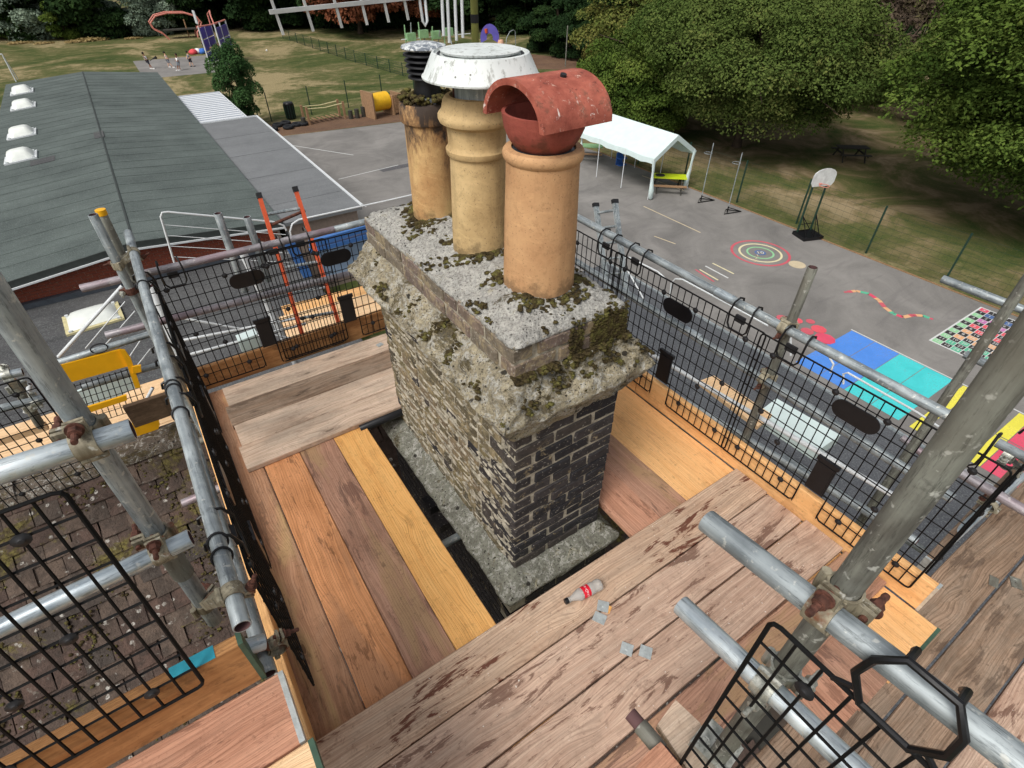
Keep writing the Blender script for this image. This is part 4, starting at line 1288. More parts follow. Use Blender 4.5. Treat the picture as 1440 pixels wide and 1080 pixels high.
wire_fence('field_fence', 'distant green mesh fence crossing the field diagonally', [(21.5, 86, G), (22.2, 76, G), (23.0, 64.3, G), (24.2, 55, G), (27, 47, G)], 1.1, 6, M['fence_green'], 0.02, 2.6)
# litter bin
q = gp(410, 167)
e = empty('litter_bin', 'round black ribbed litter bin standing on the dry grass', 'bin', (q.x, q.y, G))
k = MB(); k.lathe([(0, 0), (.3, 0), (.32, .1), (.36, .95), (.36, 1.05), (.3, 1.12), (0, 1.16)], 16); k.build('body', M['black_plastic'], e, smooth=True)
for i in range(12):
    a = i * math.pi / 6
    k = MB(); k.bar((.34 * math.cos(a), .34 * math.sin(a), .08), (.375 * math.cos(a), .375 * math.sin(a), .95), .05, .03); k.build('slat', M['fence_green'], e)
# tyres
for i, (a, b) in enumerate(((384, 184), (391, 178), (406, 181), (418, 177), (402, 175), (427, 176))):
    q = gp(a, b)
    k = MB(); k.lathe([(.2, .04), (.3, 0), (.36, .04), (.38, .1), (.36, .17), (.3, .21), (.2, .17), (.19, .1), (.2, .04)], 18)
    thing(k.build('tyre', M['tyre'], loc=(q.x, q.y, G + .01), smooth=True), ['black tyre nearest the grey annex roof', 'black tyre, second in the heap by the annex', 'large black tyre at the front of the heap', 'black tyre near the first timber bench post', 'black tyre at the back middle of the heap', 'black tyre at the right end of the heap'][i], 'tyre', 'tyres on the mulch')
for i, (a, b) in enumerate(((428, 176), (494, 167), (503, 166), (512, 164))):
    q = gp(a, b)
    k = MB(); k.lathe([(0, 0), (.17, 0), (.17, .5 + .06 * i), (0, .5 + .06 * i)], 10)
    thing(k.build('stepping_log', M['dark_timber'], loc=(q.x, q.y, G)), ['dark stepping log beside the tyre heap', 'shortest dark stepping log left of the yellow tunnel', 'middle dark stepping log left of the yellow tunnel', 'tallest dark stepping log beside the yellow tunnel'][i], 'log', 'dark stepping logs')
# timber trim trail: bridge with white ropes
a = gp(432, 174); b = gp(482, 165)
e = empty('rope_bridge', 'timber play bridge with two pale ropes and tilted planks on the mulch', 'play bridge', tuple(a))
dv = (b - a)
nrm = Vector((-dv.y, dv.x, 0)).normalized() * 0.45
for s_ in (-1, 1):
    for t_ in (0, 1):
        k = MB(); q = dv * t_ + nrm * s_; k.bar(q, q + Vector((0, 0, 1.15)), .14, .14, (1, 0, 0)); k.build('post', M['play_timber'], e)
    k = MB(); k.pipe([nrm * s_ + Vector((0, 0, 1.05)), dv * .5 + nrm * s_ + Vector((0, 0, .95)), dv + nrm * s_ + Vector((0, 0, 1.05))], .035, 6); k.build('rope', M['cream_frame'], e)
for i in range(7):
    k = MB(); q = dv * ((i + .7) / 7.6); k.bar(q - nrm * .8 + Vector((0, 0, .22)), q + nrm * .8 + Vector((0, 0, .22)), .22, .05, (0.3, 0, 1)); k.build('plank', M['play_timber'], e)
# yellow tunnel
a = gp(519, 166)
e = empty('play_tunnel', 'yellow barrel play tunnel between timber end walls', 'play tunnel', tuple(a), (0, 0, rad(12)))
k = MB(); k.pipe([(.2, 0, .95), (1.75, 0, .95)], .62, 18); k.build('barrel', M['yellow_play'], e, smooth=True)
for x in (.1, 1.85, 2.7):
    k = MB(); k.box((x - .06, -.75, 0), (x + .06, .75, 1.75 if x < 1 else 1.35)); k.build('end_wall', M['play_timber'], e)
for i in range(5):
    k = MB(); k.box((1.95, -.78, .15 + i * .25), (3.0, -.72, .37 + i * .25)); k.build('side_board', M['play_timber'], e)

# far climbing frames
a = gp(262, 54)
e = empty('round_climbing_frame', 'faded red climbing frame of looped bars at the back of the field', 'climbing frame', tuple(a))
for oy in (0, 1.6):
    pts = [(-2.3, oy, 0), (-2.9, oy, .8), (-3.9, oy, 1.4), (-4.1, oy, 2.2), (-3.2, oy, 3.0), (-1.5, oy, 3.3), (.8, oy, 3.2), (2.3, oy, 2.7), (2.8, oy, 1.9), (2.4, oy, 1.2), (1.8, oy, .7), (1.7, oy, 0)]
    k = MB(); k.pipe([(x * .85, y, z * .85) for x, y, z in pts], .09, 7); k.build('loop_bar', M['pinkbar'], e, smooth=True)
k = MB(); k.box((-2.2, 0, .9), (1.6, 1.6, 1.0)); k.build('deck', M['dark_timber'], e)
k = MB(); k.pipe([(.5, .8, 0), (.5, .8, 2)], .08); k.build('post', M['play_timber'], e)
k = MB(); k.pipe([(1.7, .8, 1.1), (4.3, .8, 1.3)], .07); k.build('link_bar', M['pinkbar'], e)
a = gp(318, 92)
e = empty('climbing_wall_frame', 'tall climbing frame with purple panels and white poles', 'climbing frame', tuple(a), (0, 0, rad(62)))
for i, (x, y, H) in enumerate(((0, 0, 3.6), (1.6, 0, 3.6), (3.6, 0, 3.6), (0, 1.6, 3.4), (1.6, 1.6, 3.2), (3.6, 1.6, 3.2))):
    k = MB(); k.pipe([(x, y, 0), (x, y, H)], .07, 7); k.build('pole', M['white_paint'], e)
for i, (x0, x1, y) in enumerate(((0.1, 1.5, 0), (1.7, 3.5, 0), (0.1, 1.5, 1.6), (1.7, 3.5, 1.6))):
    for z in (0.15, 1.25, 2.3):
        k = MB(); k.box((x0, y - .03, z), (x1, y + .03, z + .95)); k.build('panel', M['purple'], e)
k = MB(); k.pipe([(0, 0, 3.6), (.3, .2, 4.3), (2.2, .8, 4.5), (3.6, 1.6, 4.1), (3.6, 1.6, 3.2)], .07); k.build('top_rail', M['pinkbar'], e, smooth=True)
k = MB(); k.pipe([(0, 1.6, 3.4), (1.6, 0.8, 3.4), (3.6, 0, 3.6)], .07); k.build('top_rail', M['pinkbar'], e)
k = MB(); k.box((0.2, .4, 1.5), (3.4, 1.2, 1.6)); k.build('deck', M['play_timber'], e)
q = gp(290, 72)
e = empty('old_backboard', 'small tilted white backboard on a pole beside the purple climbing frame', 'basketball hoop', (q.x, q.y, G))
k = MB(); k.pipe([(0, 0, 0), (0, 0, 2.9)], .07); k.build('pole', M['galv_dull'], e)
k = MB(); k.box((-.12, -.6, 2.7), (-.02, .6, 3.9)); k.build('backboard', M['white_paint'], e)
# goal
q = gp(23, 115)
e = empty('football_goal', 'white football goal post at the left edge beyond the green roof', 'goal', tuple(q))
k = MB(); k.pipe([(0, 0, 0), (0, 0, 2.2)], .05); k.build('post', M['white_paint'], e)
k = MB(); k.pipe([(0, 0, 2.2), (-5, .3, 2.2)], .05); k.build('crossbar', M['white_paint'], e)
k = MB(); k.pipe([(0, 0, 2.2), (0.1, 1.3, 0)], .04); k.build('back_stay', M['white_paint'], e)
# purple arch toy and bicycle hoop far behind the white cowl
q = gp(689, 64)
e = empty('play_arch', 'purple arched play panel with an orange hole, behind the white cowl', 'play panel', tuple(q), (0, 0, rad(-35)))
k = MB()
ri, ro = .38, 1.15
vs = []
for i in range(15):
    a = math.pi * (-.12 + 1.24 * i / 14)
    for r_, y in ((ri, 0), (ro, 0), (ro, .12), (ri, .12)):
        vs.append((r_ * math.cos(a), y, max(0, .8 + r_ * math.sin(a) * 1.25)))
k.add(vs, [(i * 4 + j, i * 4 + (j + 1) % 4, (i + 1) * 4 + (j + 1) % 4, (i + 1) * 4 + j) for i in range(14) for j in range(4)])
k.build('arch', M['purple'], e)
k = MB(); k.pipe([(-.45, -.05, 1.75), (-.4, -.05, 1.3)], [.2, .16], 9); k.build('orange_disc', M['orange'], e)
k = MB(); k.lathe([(0, 0), (.38, 0), (.42, .3), (.3, .6), (0, .65)], 12, (1.35, 0, 0)); k.build('tan_seat', M['skin2'], e, smooth=True)
q = gp(718, 64)
k = MB(); k.pipe([(-.7, 0, 0), (-.6, 0, .8), (-.1, 0, 1.45), (.4, 0, 1.6), (.7, 0, 1.4), (.75, 0, 0)], .05)
thing(k.build('bicycle_hoop', M['galv'], loc=tuple(q), smooth=True), 'curved grey metal hoop beside the purple play arch', 'hoop')
q = gp(600, 66)
e = empty('garden_climber', 'pale green and grey metal play furniture seen between the aerial rods', 'play furniture', tuple(q))
rr = random.Random(5)
for i in range(9):
    x = -2.4 + i * .85
    k = MB(); k.pipe([(x, rr.uniform(0, 1), 0), (x + .1, rr.uniform(0, 1), rr.uniform(1.3, 2.6))], .07, 6); k.build('post', M['galv'] if i % 2 else M['green_table'], e)
for i in range(4):
    k = MB(); k.box((-2.3 + i * 1.7, .2, .7 + .2 * (i % 2)), (-1.2 + i * 1.7, .8, 1.5 + .2 * (i % 2))); k.build('panel', M['green_table'], e)
k = MB(); k.pipe([(-3, .5, .9), (6.5, .5, .9)], .05); k.build('rail', M['white_paint'], e)
k = MB(); k.pipe([(0, 0, 0), (0, 0, 3.6)], .06)
thing(k.build('fence_pole', M['galv_dull'], loc=tuple(gp(795, 94))), 'lone thin grey pole standing at the left edge of the reddening tree', 'pole')

# ------------------------------------------------------------------ people on the far pad
def limb_body(name, pts, edges, radii, mat, par, sub=1):
    me = bpy.data.meshes.new(name)
    me.from_pydata(pts, edges, [])
    me.materials.append(mat)
    o = link(name, me, par)
    s_ = o.modifiers.new('skin', 'SKIN')
    for i, r in enumerate(radii):
        me.skin_vertices[0].data[i].radius = (r, r)
    me.skin_vertices[0].data[0].use_root = True
    o.modifiers.new('sub', 'SUBSURF').levels = sub
    o.modifiers['sub'].render_levels = sub
    return o
def kid(px, py, h, label, top, bottom, skin, pose, rz):
    q = gp(px, py)
    e = empty('person', label, 'person', (q.x, q.y, G), (0, 0, rz))
    s_ = h / 1.4
    ln, la, lb, ra, rb, l1, l2 = pose
    V = lambda x, y, z: (x * s_, y * s_, z * s_)
    # pelvis, chest, neck, head, arms, legs
    pts = [V(0, 0, .72), V(ln * .5, 0, .92), V(ln, 0, 1.08), V(ln * 1.1, 0, 1.17), V(ln * 1.25, 0, 1.3), V(ln * 1.25, 0, 1.36),
           V(ln, .14, 1.06), V(ln + la[0], .2, 1.06 + la[1]), V(ln + la[0] + lb[0], .2, 1.06 + la[1] + lb[1]),
           V(ln, -.14, 1.06), V(ln + ra[0], -.2, 1.06 + ra[1]), V(ln + ra[0] + rb[0], -.2, 1.06 + ra[1] + rb[1]),
           V(0, .08, .68), V(l1[0], .1, .38), V(l1[1], .1, .06), V(l1[1] + .13, .1, .04),
           V(0, -.08, .68), V(l2[0], -.1, .38), V(l2[1], -.1, .06), V(l2[1] + .13, -.1, .04)]
    ed = [(0, 1), (1, 2), (2, 3), (3, 4), (4, 5), (2, 6), (6, 7), (7, 8), (2, 9), (9, 10), (10, 11), (0, 12), (12, 13), (13, 14), (14, 15), (0, 16), (16, 17), (17, 18), (18, 19)]
    rd = [.1, .105, .09, .04, .085, .08, .045, .035, .028, .045, .035, .028, .075, .05, .036, .035, .075, .05, .036, .035]
    limb_body('body', pts, ed, [x * s_ for x in rd], skin, e)
    limb_body('shirt', [pts[0], pts[1], pts[2], pts[6], tuple((Vector(pts[6]) + Vector(pts[7])) / 2), pts[9], tuple((Vector(pts[9]) + Vector(pts[10])) / 2)], [(0, 1), (1, 2), (2, 3), (3, 4), (2, 5), (5, 6)], [x * s_ for x in (.115, .125, .115, .07, .062, .07, .062)], top, e)
    limb_body('shorts', [pts[0], pts[12], pts[13], pts[16], pts[17]], [(0, 1), (1, 2), (0, 3), (3, 4)], [x * s_ for x in (.12, .095, .075, .095, .075)], bottom, e)
    k = MB(); k.lathe([(0, .12), (.06, .105), (.1, .05), (.105, 0), (.09, -.05), (.05, -.07)], 10, (0, 0, 0)); k.build('hair', M['hair'], e, smooth='all', loc=V(ln * 1.25 - .02, 0, 1.33))
    for j in (15, 19):
        k = MB(); k.box((-.15 * s_, -.05 * s_, -.04 * s_), (.06 * s_, .05 * s_, .04 * s_)); k.build('shoe', M['cloth_white'] if top is M['cloth_white'] else M['cloth_dark'], e, loc=pts[j])
kid(211, 97, 1.45, 'child in white top and dark shorts leaning back, leftmost on the pad', M['cloth_white'], M['cloth_dark'], M['skin1'], (-.1, (.15, -.2), (.15, .0), (.12, -.22), (.12, -.05), (.05, .0), (.18, .3)), rad(-30))
kid(239, 95, 1.4, 'child in pale top and grey trousers striding, second from the left', M['cloth_white'], M['cloth_grey'], M['skin2'], (-.05, (.1, -.22), (.1, -.15), (.14, -.2), (.1, -.1), (-.06, -.12), (.15, .3)), rad(-20))
kid(254, 99, 1.45, 'child in white shirt and grey trousers standing in the middle of the pad', M['cloth_white'], M['cloth_grey'], M['skin1'], (-.04, (.12, .12), (.05, .2), (.1, -.2), (.06, -.15), (.05, .05), (.1, .18)), rad(200))
kid(270, 94, 1.4, 'child in grey top with bare legs, rightmost of the four players', M['cloth_grey'], M['cloth_dark'], M['skin2'], (-.03, (-.08, -.22), (-.08, -.15), (.1, -.22), (.08, -.1), (-.05, -.1), (.08, .14)), rad(20))
kid(288, 70, 1.35, 'child in black standing beside the bag heap', M['cloth_dark'], M['cloth_dark'], M['skin1'], (0, (.06, -.22), (.06, -.15), (.06, -.22), (.06, -.15), (0, 0), (.03, .05)), rad(150))
kid(310, 85, 1.35, 'child in white shirt and blue shorts at the foot of the purple climbing frame', M['cloth_white'], M['cloth_blue'], M['skin2'], (0.02, (.06, -.22), (.06, -.15), (.1, -.2), (.1, -.05), (0, 0), (.03, .05)), rad(100))
for i, (a, b, mt) in enumerate(((273, 76, 'cloth_red'), (279, 75, 'cloth_white'), (286, 75, 'cloth_blue'))):
    q = gp(a, b)
    k = MB(); k.lathe([(0, 0), (.42, 0), (.48, .2), (.3, .42), (.1, .5), (0, .5)], 9, wob=.4)
    thing(k.build('bag', M[mt], loc=tuple(q), smooth='all'), ['red bag in the heap behind the players', 'white bag between the red and the blue ones', 'blue bag at the right end of the heap'][i], 'bag', 'bags by the pad')
k = MB(); k.lathe([(0, -.11), (.06, -.09), (.11, 0), (.06, .09), (0, .11)], 10)
thing(k.build('ball', M['cloth_white'], loc=tuple(gp(375, 71, .11)), smooth='all'), 'small white ball lying alone on the grass field', 'ball')
k = MB(); k.pipe([(0, 0, .4), (.3, 0, .55), (.75, .0, .7)], [.03, .03, .14], 7)
thing(k.build('tennis_racket', M['black_plastic'], loc=tuple(gp(213, 92, .3)), rot=(0, 0, rad(-30))), 'dark racket held out by the leftmost child', 'racket')

# ------------------------------------------------------------------ chimney stack
CX0, CX1, CY0, CY1 = 0.915, 1.508, 1.332, 2.786
chim = empty('chimney_stack', 'old brick chimney stack with oversailing lichened mortar cap rising through the deck', 'chimney', (1.21, 2.06, -1.8))
CO = Vector((-1.21, -2.06, 1.8))
def CB(mb, name, mat, smooth=False, kind=None):
    mb.v = [(v[0] + CO.x, v[1] + CO.y, v[2] + CO.z) for v in mb.v]
    return mb.build(name, mat, chim, smooth, kind=kind)
k = MB()
k.box((CX0 + .003, CY0 + .0035, -.15), (CX1 - .003, CY1 - .006, 1.0))
CB(k, 'mortar_core', M['mortar'])
k = MB()
k.box((CX0 - .06, CY0 - .05, -1.8), (CX1 + .06, CY1 + .05, -.17))
CB(k, 'lower_core', M['mortar'])

def brick_mesh(name, L, D, Hh, seed, mat, rough=0.0035):
    r = random.Random(seed)
    nx, ny, nz = 5, 2, 2
    bm = bmesh.new()
    bmesh.ops.create_cube(bm, size=1)
    bmesh.ops.scale(bm, vec=(L, D, Hh), verts=bm.verts)
    bmesh.ops.bevel(bm, geom=list(bm.edges), offset=0.006, segments=1, affect='EDGES')
    bmesh.ops.subdivide_edges(bm, edges=[e_ for e_ in bm.edges if e_.calc_length() > 0.05], cuts=2, use_grid_fill=True)
    for v in bm.verts:
        p_ = v.co * 28 + Vector((seed * 7.3, seed * 3.1, 0))
        v.co += Vector((noise.noise(p_), noise.noise(p_ + Vector((9, 0, 0))), noise.noise(p_ + Vector((0, 9, 0))))) * rough * 1.6
    me = bpy.data.meshes.new(name)
    bm.to_mesh(me)
    bm.free()
    me.materials.append(mat)
    return me
BM = {}
for nm in ('brick_dark', 'brick_brown', 'brick_red'):
    BM[nm] = [brick_mesh('brick', 0.215, 0.10, 0.062, s_, M[nm]) for s_ in range(4)] + [brick_mesh('brick', 0.103, 0.10, 0.062, 10 + s_, M[nm]) for s_ in range(3)]
rb = random.Random(3)
nb = 0
def lay(x0, x1, seq, horiz, face, z, matn, out, first=0):
    """lay one course from x0 to x1 along X (horiz) or Y; face = plane coordinate; out = outward sign"""
    global nb
    x = x0
    i = first
    while x < x1 - 0.03:
        L = seq[i % len(seq)]
        if x + L + .011 > x1 - 0.045:
            L = x1 - x
        long_ = L > 0.15
        me = rb.choice(BM[matn][:4] if long_ else BM[matn][4:])
        nat = 0.215 if long_ else 0.103
        if i == first and matn == 'brick_brown' and x0 < CY0 + .01:
            me = BM['brick_dark'][nb % 4]
        elif matn == 'brick_brown' and rb.random() < max(.1, .7 - (x - CY0) * 1.5):
            me = BM['brick_dark'][(nb % 4) if long_ else 4 + nb % 3]
        o = bpy.data.objects.new('brick', me)
        COL.objects.link(o)
        o.parent = chim
        c = x + L / 2
        dep = face - out * (0.05 - 0.004) + out * rb.uniform(-.0035, .003)
        o.location = (Vector((c, dep, z)) if horiz else Vector((dep, c, z))) + CO
        o.rotation_euler = (rb.uniform(-.012, .012), rb.uniform(-.012, .012), (0 if horiz else math.pi / 2) + rb.uniform(-.012, .012))
        o.scale = ((L - 0.004) / nat, 1, rb.uniform(.95, 1.06))
        nb += 1
        x += L + 0.011
        i += 1
ST, HD = 0.215, 0.103
for r in range(14):
    z = -.1 + .036 + r * 0.073
    q = HD + .011
    fl = [ST, HD]
    if r % 2 == 0:
        lay(CX0, CX1, [ST, ST, HD], True, CY0, z, 'brick_dark', -1)
        lay(CY0 + q, CY1, fl, False, CX0, z, 'brick_dark' if r > 12 else 'brick_brown', -1)
    else:
        lay(CX0 + q, CX1, [ST, ST], True, CY0, z, 'brick_dark', -1)
        lay(CY0 - .0015, CY1, fl, False, CX0, z, 'brick_dark' if r > 12 else 'brick_brown', -1)
# courses of the neck above the slab
NX0, NX1, NY0, NY1 = 0.925, 1.512, 1.365, 2.86
k = MB(); k.box((NX0 + .006, NY0 + .006, 1.05), (NX1 - .006, NY1 - .006, 1.372)); CB(k, 'neck_core', M['mortar'])
for r in range(2):
    z = 1.255 + r * 0.075
    q = HD + .011
    if r % 2 == 0:
        lay(NX0, NX1, [ST, ST], True, NY0, z, 'brick_red', -1); lay(NY0 + q, NY1, [ST], False, NX0, z, 'brick_red', -1)
    else:
        lay(NX0 + q, NX1, [ST, ST], True, NY0, z, 'brick_red', -1); lay(NY0, NY1, [ST, ST, HD], False, NX0, z, 'brick_red', -1)
print('bricks', nb)
# hidden faces: far and right hand sides, joined
k = MB()
for r in range(14):
    z = -.1 + r * 0.073
    y = CY0 + .108 + (.0 if r % 2 else .11)
    while y < CY1 - .05:
        L = min(ST, CY1 - y - .002); k.box((CX1 - .09, y, z), (CX1 + .003, y + L, z + .062)); y += L + .011
    x = CX0 + (.114 if r % 2 else .0)
    while x < CX1 - .12:
        L = min(ST, CX1 - .1 - x); k.box((x, CY1 - .09, z), (x + L, CY1 + .003, z + .062)); x += L + .011
for r in range(20):
    z = -1.75 + r * 0.078
    for (a0, a1, hz, fc) in ((CX0 - .065, CX1 + .065, True, CY0 - .055), (CY0 - .055, CY1 + .05, False, CX0 - .065), (CY0 - .055, CY1 + .05, False, CX1 + .065)):
        x = a0 + (.11 if r % 2 else 0)
        while x < a1 - .05:
            L = min(ST, a1 - x)
            if hz: k.box((x, fc - .002, z), (x + L, fc + .08, z + .066))
            elif fc < 1: k.box((fc - .002, x, z), (fc + .08, x + L, z + .066))
            else: k.box((fc - .08, x, z), (fc + .002, x + L, z + .066))
            x += L + .012
for r in range(2):
    z = 1.225 + r * .075
    y = NY0 + .108 + (.0 if r % 2 else .11)
    while y < NY1 - .05:
        L = min(ST, NY1 - y - .002); k.box((NX1 - .09, y, z), (NX1 + .003, y + L, z + .062)); y += L + .011
CB(k, 'bricks', M['brick_dark'], kind='stuff')

def rect_pts(x0, x1, y0, y1, step, rc=0.02):
    pts = []
    nx_ = max(2, int((x1 - x0) / step)); ny_ = max(2, int((y1 - y0) / step))
    return nx_, ny_
def rect_loft(name, rings, step, amp, seed, mat, close_top=True, fine=0.004):
    """rings: (x0,x1,y0,y1,z) from bottom to top"""
    base = rings[0]
    nx_ = int((base[1] - base[0]) / step); ny_ = int((base[3] - base[2]) / step)
    par = [(i / nx_, 0) for i in range(nx_)] + [(1, i / ny_) for i in range(ny_)] + [(1 - i / nx_, 1) for i in range(nx_)] + [(0, 1 - i / ny_) for i in range(ny_)]
    n = len(par)
    vs = []
    sd = Vector((seed * 3.7, seed * 1.3, seed))
    for rg in rings:
        w_, h_ = rg[1] - rg[0], rg[3] - rg[2]
        for (u, v) in par:
            x = rg[0] + u * w_; y = rg[2] + v * h_
            p_ = Vector((x, y, rg[4]))
            a = noise.fractal(p_ * 7 + sd, 1.0, 2.0, 4) * amp
            b = noise.fractal(p_ * 40 + sd, 1.0, 2.0, 3) * fine
            cx, cy = (rg[0] + rg[1]) / 2, (rg[2] + rg[3]) / 2
            # corner rounding
            du = min(u, 1 - u) * w_; dv_ = min(v, 1 - v) * h_
            k_ = max(0, .03 - du) + max(0, .03 - dv_) - .03
            rd = max(0, k_) * .35
            dirv = Vector(((u - .5) * 2, (v - .5) * 2, 0))
            if 0 < u < 1: dirv.x = 0
            if 0 < v < 1: dirv.y = 0
            p_ += dirv * (a - rd) + Vector((0, 0, a * .7 + b))
            p_ += dirv * b
            vs.append(tuple(p_))
    fs = []
    for i in range(len(rings) - 1):
        for j in range(n):
            j2 = (j + 1) % n
            fs.append((i * n + j, i * n + j2, (i + 1) * n + j2, (i + 1) * n + j))
    k = MB()
    k.add(vs, fs)
    if close_top:
        top = [len(rings) - 1]
        k.f.append(tuple((len(rings) - 1) * n + j for j in range(n)))
        k.m.append(0)
    return k
def interp(rings, steps):
    out = []
    for i in range(len(rings) - 1):
        for s_ in range(steps[i]):
            t = s_ / steps[i]
            out.append(tuple(a + (b - a) * t for a, b in zip(rings[i], rings[i + 1])))
    out.append(rings[-1])
    return out
SX0, SX1, SY0, SY1 = 0.80, 1.665, 1.25, 2.965
rg = interp([(CX0 + .01, CX1 - .01, CY0 + .01, CY1 - .01, .895), (CX0 - .025, CX1 + .025, CY0 - .012, CY1 + .025, .92), (SX0 + .02, SX1 - .02, SY0 + .015, SY1 - .02, 1.035), (SX0, SX1, SY0, SY1, 1.062), (SX0 + .015, SX1 - .015, SY0 + .012, SY1 - .015, 1.09), (NX0 - .012, NX1 + .012, NY0 - .01, NY1 + .01, 1.212), (NX0 + .03, NX1 - .03, NY0 + .03, NY1 - .03, 1.222)], [2, 10, 3, 3, 14, 2])
k = rect_loft('slab', rg, 0.0125, 0.036, 2, None, True, 0.010)
CB(k, 'oversailing_slab', M['slab_stone'], smooth='all')
rg = interp([(NX0 + .02, NX1 - .02, NY0 + .02, NY1 - .02, 1.355), (NX0 - .004, NX1 + .004, NY0 - .004, NY1 + .004, 1.366), (NX0 + .004, NX1 - .004, NY0 + .004, NY1 - .004, 1.382), (NX0 + .12, NX1 - .12, NY0 + .12, NY1 - .12, 1.432), (1.13, 1.31, 1.56, 2.62, 1.472), (1.215, 1.225, 1.65, 2.55, 1.478)], [2, 2, 12, 8, 8])
k = rect_loft('cap', rg, 0.0125, 0.014, 5, None, True, 0.008)
CB(k, 'mortar_cap', M['cap_stone'], smooth='all')
FX0, FX1, FY0, FY1 = 0.79, 1.60, 1.205, 2.92
rg = interp([(FX0 + .03, FX1 - .03, FY0 + .03, FY1 - .03, -.26), (FX0 + .004, FX1 - .004, FY0 + .004, FY1 - .004, -.20), (FX0, FX1, FY0, FY1, -.172), (FX0 + .02, FX1 - .02, FY0 + .02, FY1 - .02, -.158), (CX0 - .008, CX1 + .008, CY0 - .008, CY1 + .008, -.093), (CX0 + .03, CX1 - .03, CY0 + .03, CY1 - .03, -.085)], [2, 2, 2, 10, 2])
k = rect_loft('flaunch', rg, 0.017, 0.012, 9, None, True, 0.004)
CB(k, 'base_flaunching', M['base_stone'], smooth='all')
# mortar smears across the brickwork of the west face
k = MB()
rr = random.Random(12)
for i in range(900):
    y = rr.uniform(CY0 + .03, CY1 - .05); r_ = rr.randint(0, 13)
    z = -.1 + r_ * .073 + rr.choice((-.004, .066, .03)) + rr.uniform(-.008, .008)
    L = rr.uniform(.012, .075); h_ = rr.uniform(.005, .02)
    n6 = 7
    vs = []
    for j in range(n6):
        a = 2 * math.pi * j / n6
        q = rr.uniform(.7, 1.15)
        vs.append((CX0 - .004 - .0015, y + L * .5 * math.cos(a) * q, z + h_ * .5 * math.sin(a) * q))
    vs.append((CX0 - .0085, y, z))
    vs2 = [(v[0] + .008, v[1], v[2]) for v in vs[:n6]]
    k.add(vs + vs2, [(j, n6, (j + 1) % n6) for j in range(n6)] + [(j, (j + 1) % n6, n6 + 1 + (j + 1) % n6, n6 + 1 + j) for j in range(n6)])
CB(k, 'mortar_smears', M['mortar'], kind='stuff')

# moss cushions
POTS = [(1.235, 1.635), (1.205, 2.055), (1.20, 2.50)]
def ico(seed):
    bm = bmesh.new()
    bmesh.ops.create_icosphere(bm, subdivisions=1, radius=1)
    r = random.Random(seed)
    for v in bm.verts:
        v.co *= r.uniform(.75, 1.25)
    vs = [tuple(v.co) for v in bm.verts]; fs = [tuple(v.index for v in f.verts) for f in bm.faces]
    bm.free()
    return vs, fs
ICO = [ico(i) for i in range(6)]
def blob(mb, c, r, fl=0.5):
    vs, fs = random.choice(ICO)
    a = random.uniform(0, 6.28); ca, sa = math.cos(a), math.sin(a)
    mb.add([(c[0] + (v[0] * ca - v[1] * sa) * r, c[1] + (v[0] * sa + v[1] * ca) * r, c[2] + v[2] * r * fl) for v in vs], fs)
def cap_z(x, y):
    dx = min(x - NX0, NX1 - x); dy = min(y - NY0, NY1 - y); d_ = min(dx, dy)
    if d_ < 0: return None
    return 1.382 + (.05 * min(d_, .12) / .12) + (.04 * min(max(d_ - .12, 0), .09) / .09)
def slab_z(x, y):
    d_ = max(NX0 - x, x - NX1, NY0 - y, y - NY1)
    dmx = .12
    if d_ <= 0 or d_ > dmx: return None
    if x < SX0 + .01 or x > SX1 - .01 or y < SY0 + .01 or y > SY1 - .01: return None
    ext = (SX1 - NX1) if (x - NX1) == d_ else ((NX0 - SX0) if (NX0 - x) == d_ else (NY0 - SY0 if (NY0 - y) == d_ else SY1 - NY1))
    return 1.212 - (1.212 - 1.09) * min(1, d_ / ext)
mo = MB()
random.seed(21)
for (px_, py_), rr_ in zip(POTS, (.15, .13, .12)):
    for i in range(520):
        a = random.uniform(0, 6.28); d_ = rr_ + abs(random.gauss(0, .035))
        x = px_ + d_ * math.cos(a); y = py_ + d_ * math.sin(a)
        z = cap_z(x, y)
        if z is None or noise.noise(Vector((x * 9, y * 9, 3))) < -.12: continue
        blob(mo, (x, y, z + .004), random.uniform(.005, .016))
for i in range(5200):
    x = random.uniform(NX0, NX1); y = random.uniform(NY0, NY1); z = cap_z(x, y)
    nz = noise.fractal(Vector((x * 6, y * 6, 7)), 1, 2, 3)
    edge = min(x - NX0, NX1 - x, y - NY0)
    if z and (nz > .36 or (edge < .05 and nz > .12 and y < 1.9 and x > 1.2)):
        blob(mo, (x, y, z + .003), random.uniform(.004, .012))
for i in range(13000):
    x = random.uniform(SX0, SX1); y = random.uniform(SY0, SY1); z = slab_z(x, y)
    if z and noise.fractal(Vector((x * 7, y * 7, 2)), 1, 2, 3) > (.04 if y < 1.4 else .28):
        blob(mo, (x, y, z + .004), random.uniform(.004, .014))
for i in range(1500):       # along the ledge under the neck courses
    x = random.uniform(NX0, NX1 + .02); y = NY0 - .01 + random.gauss(0, .012)
    if noise.noise(Vector((x * 8, 1, 5))) > -.1: blob(mo, (x, y, 1.212 + random.uniform(0, .02)), random.uniform(.006, .014))
    x = random.uniform(1.2, NX1)
    if noise.noise(Vector((x * 9, 4, 5))) > -.15: blob(mo, (x, NY0 - .006, 1.29 + random.gauss(0, .04)), random.uniform(.004, .012))
CB(mo, 'moss', M['moss'], smooth='all', kind='stuff')

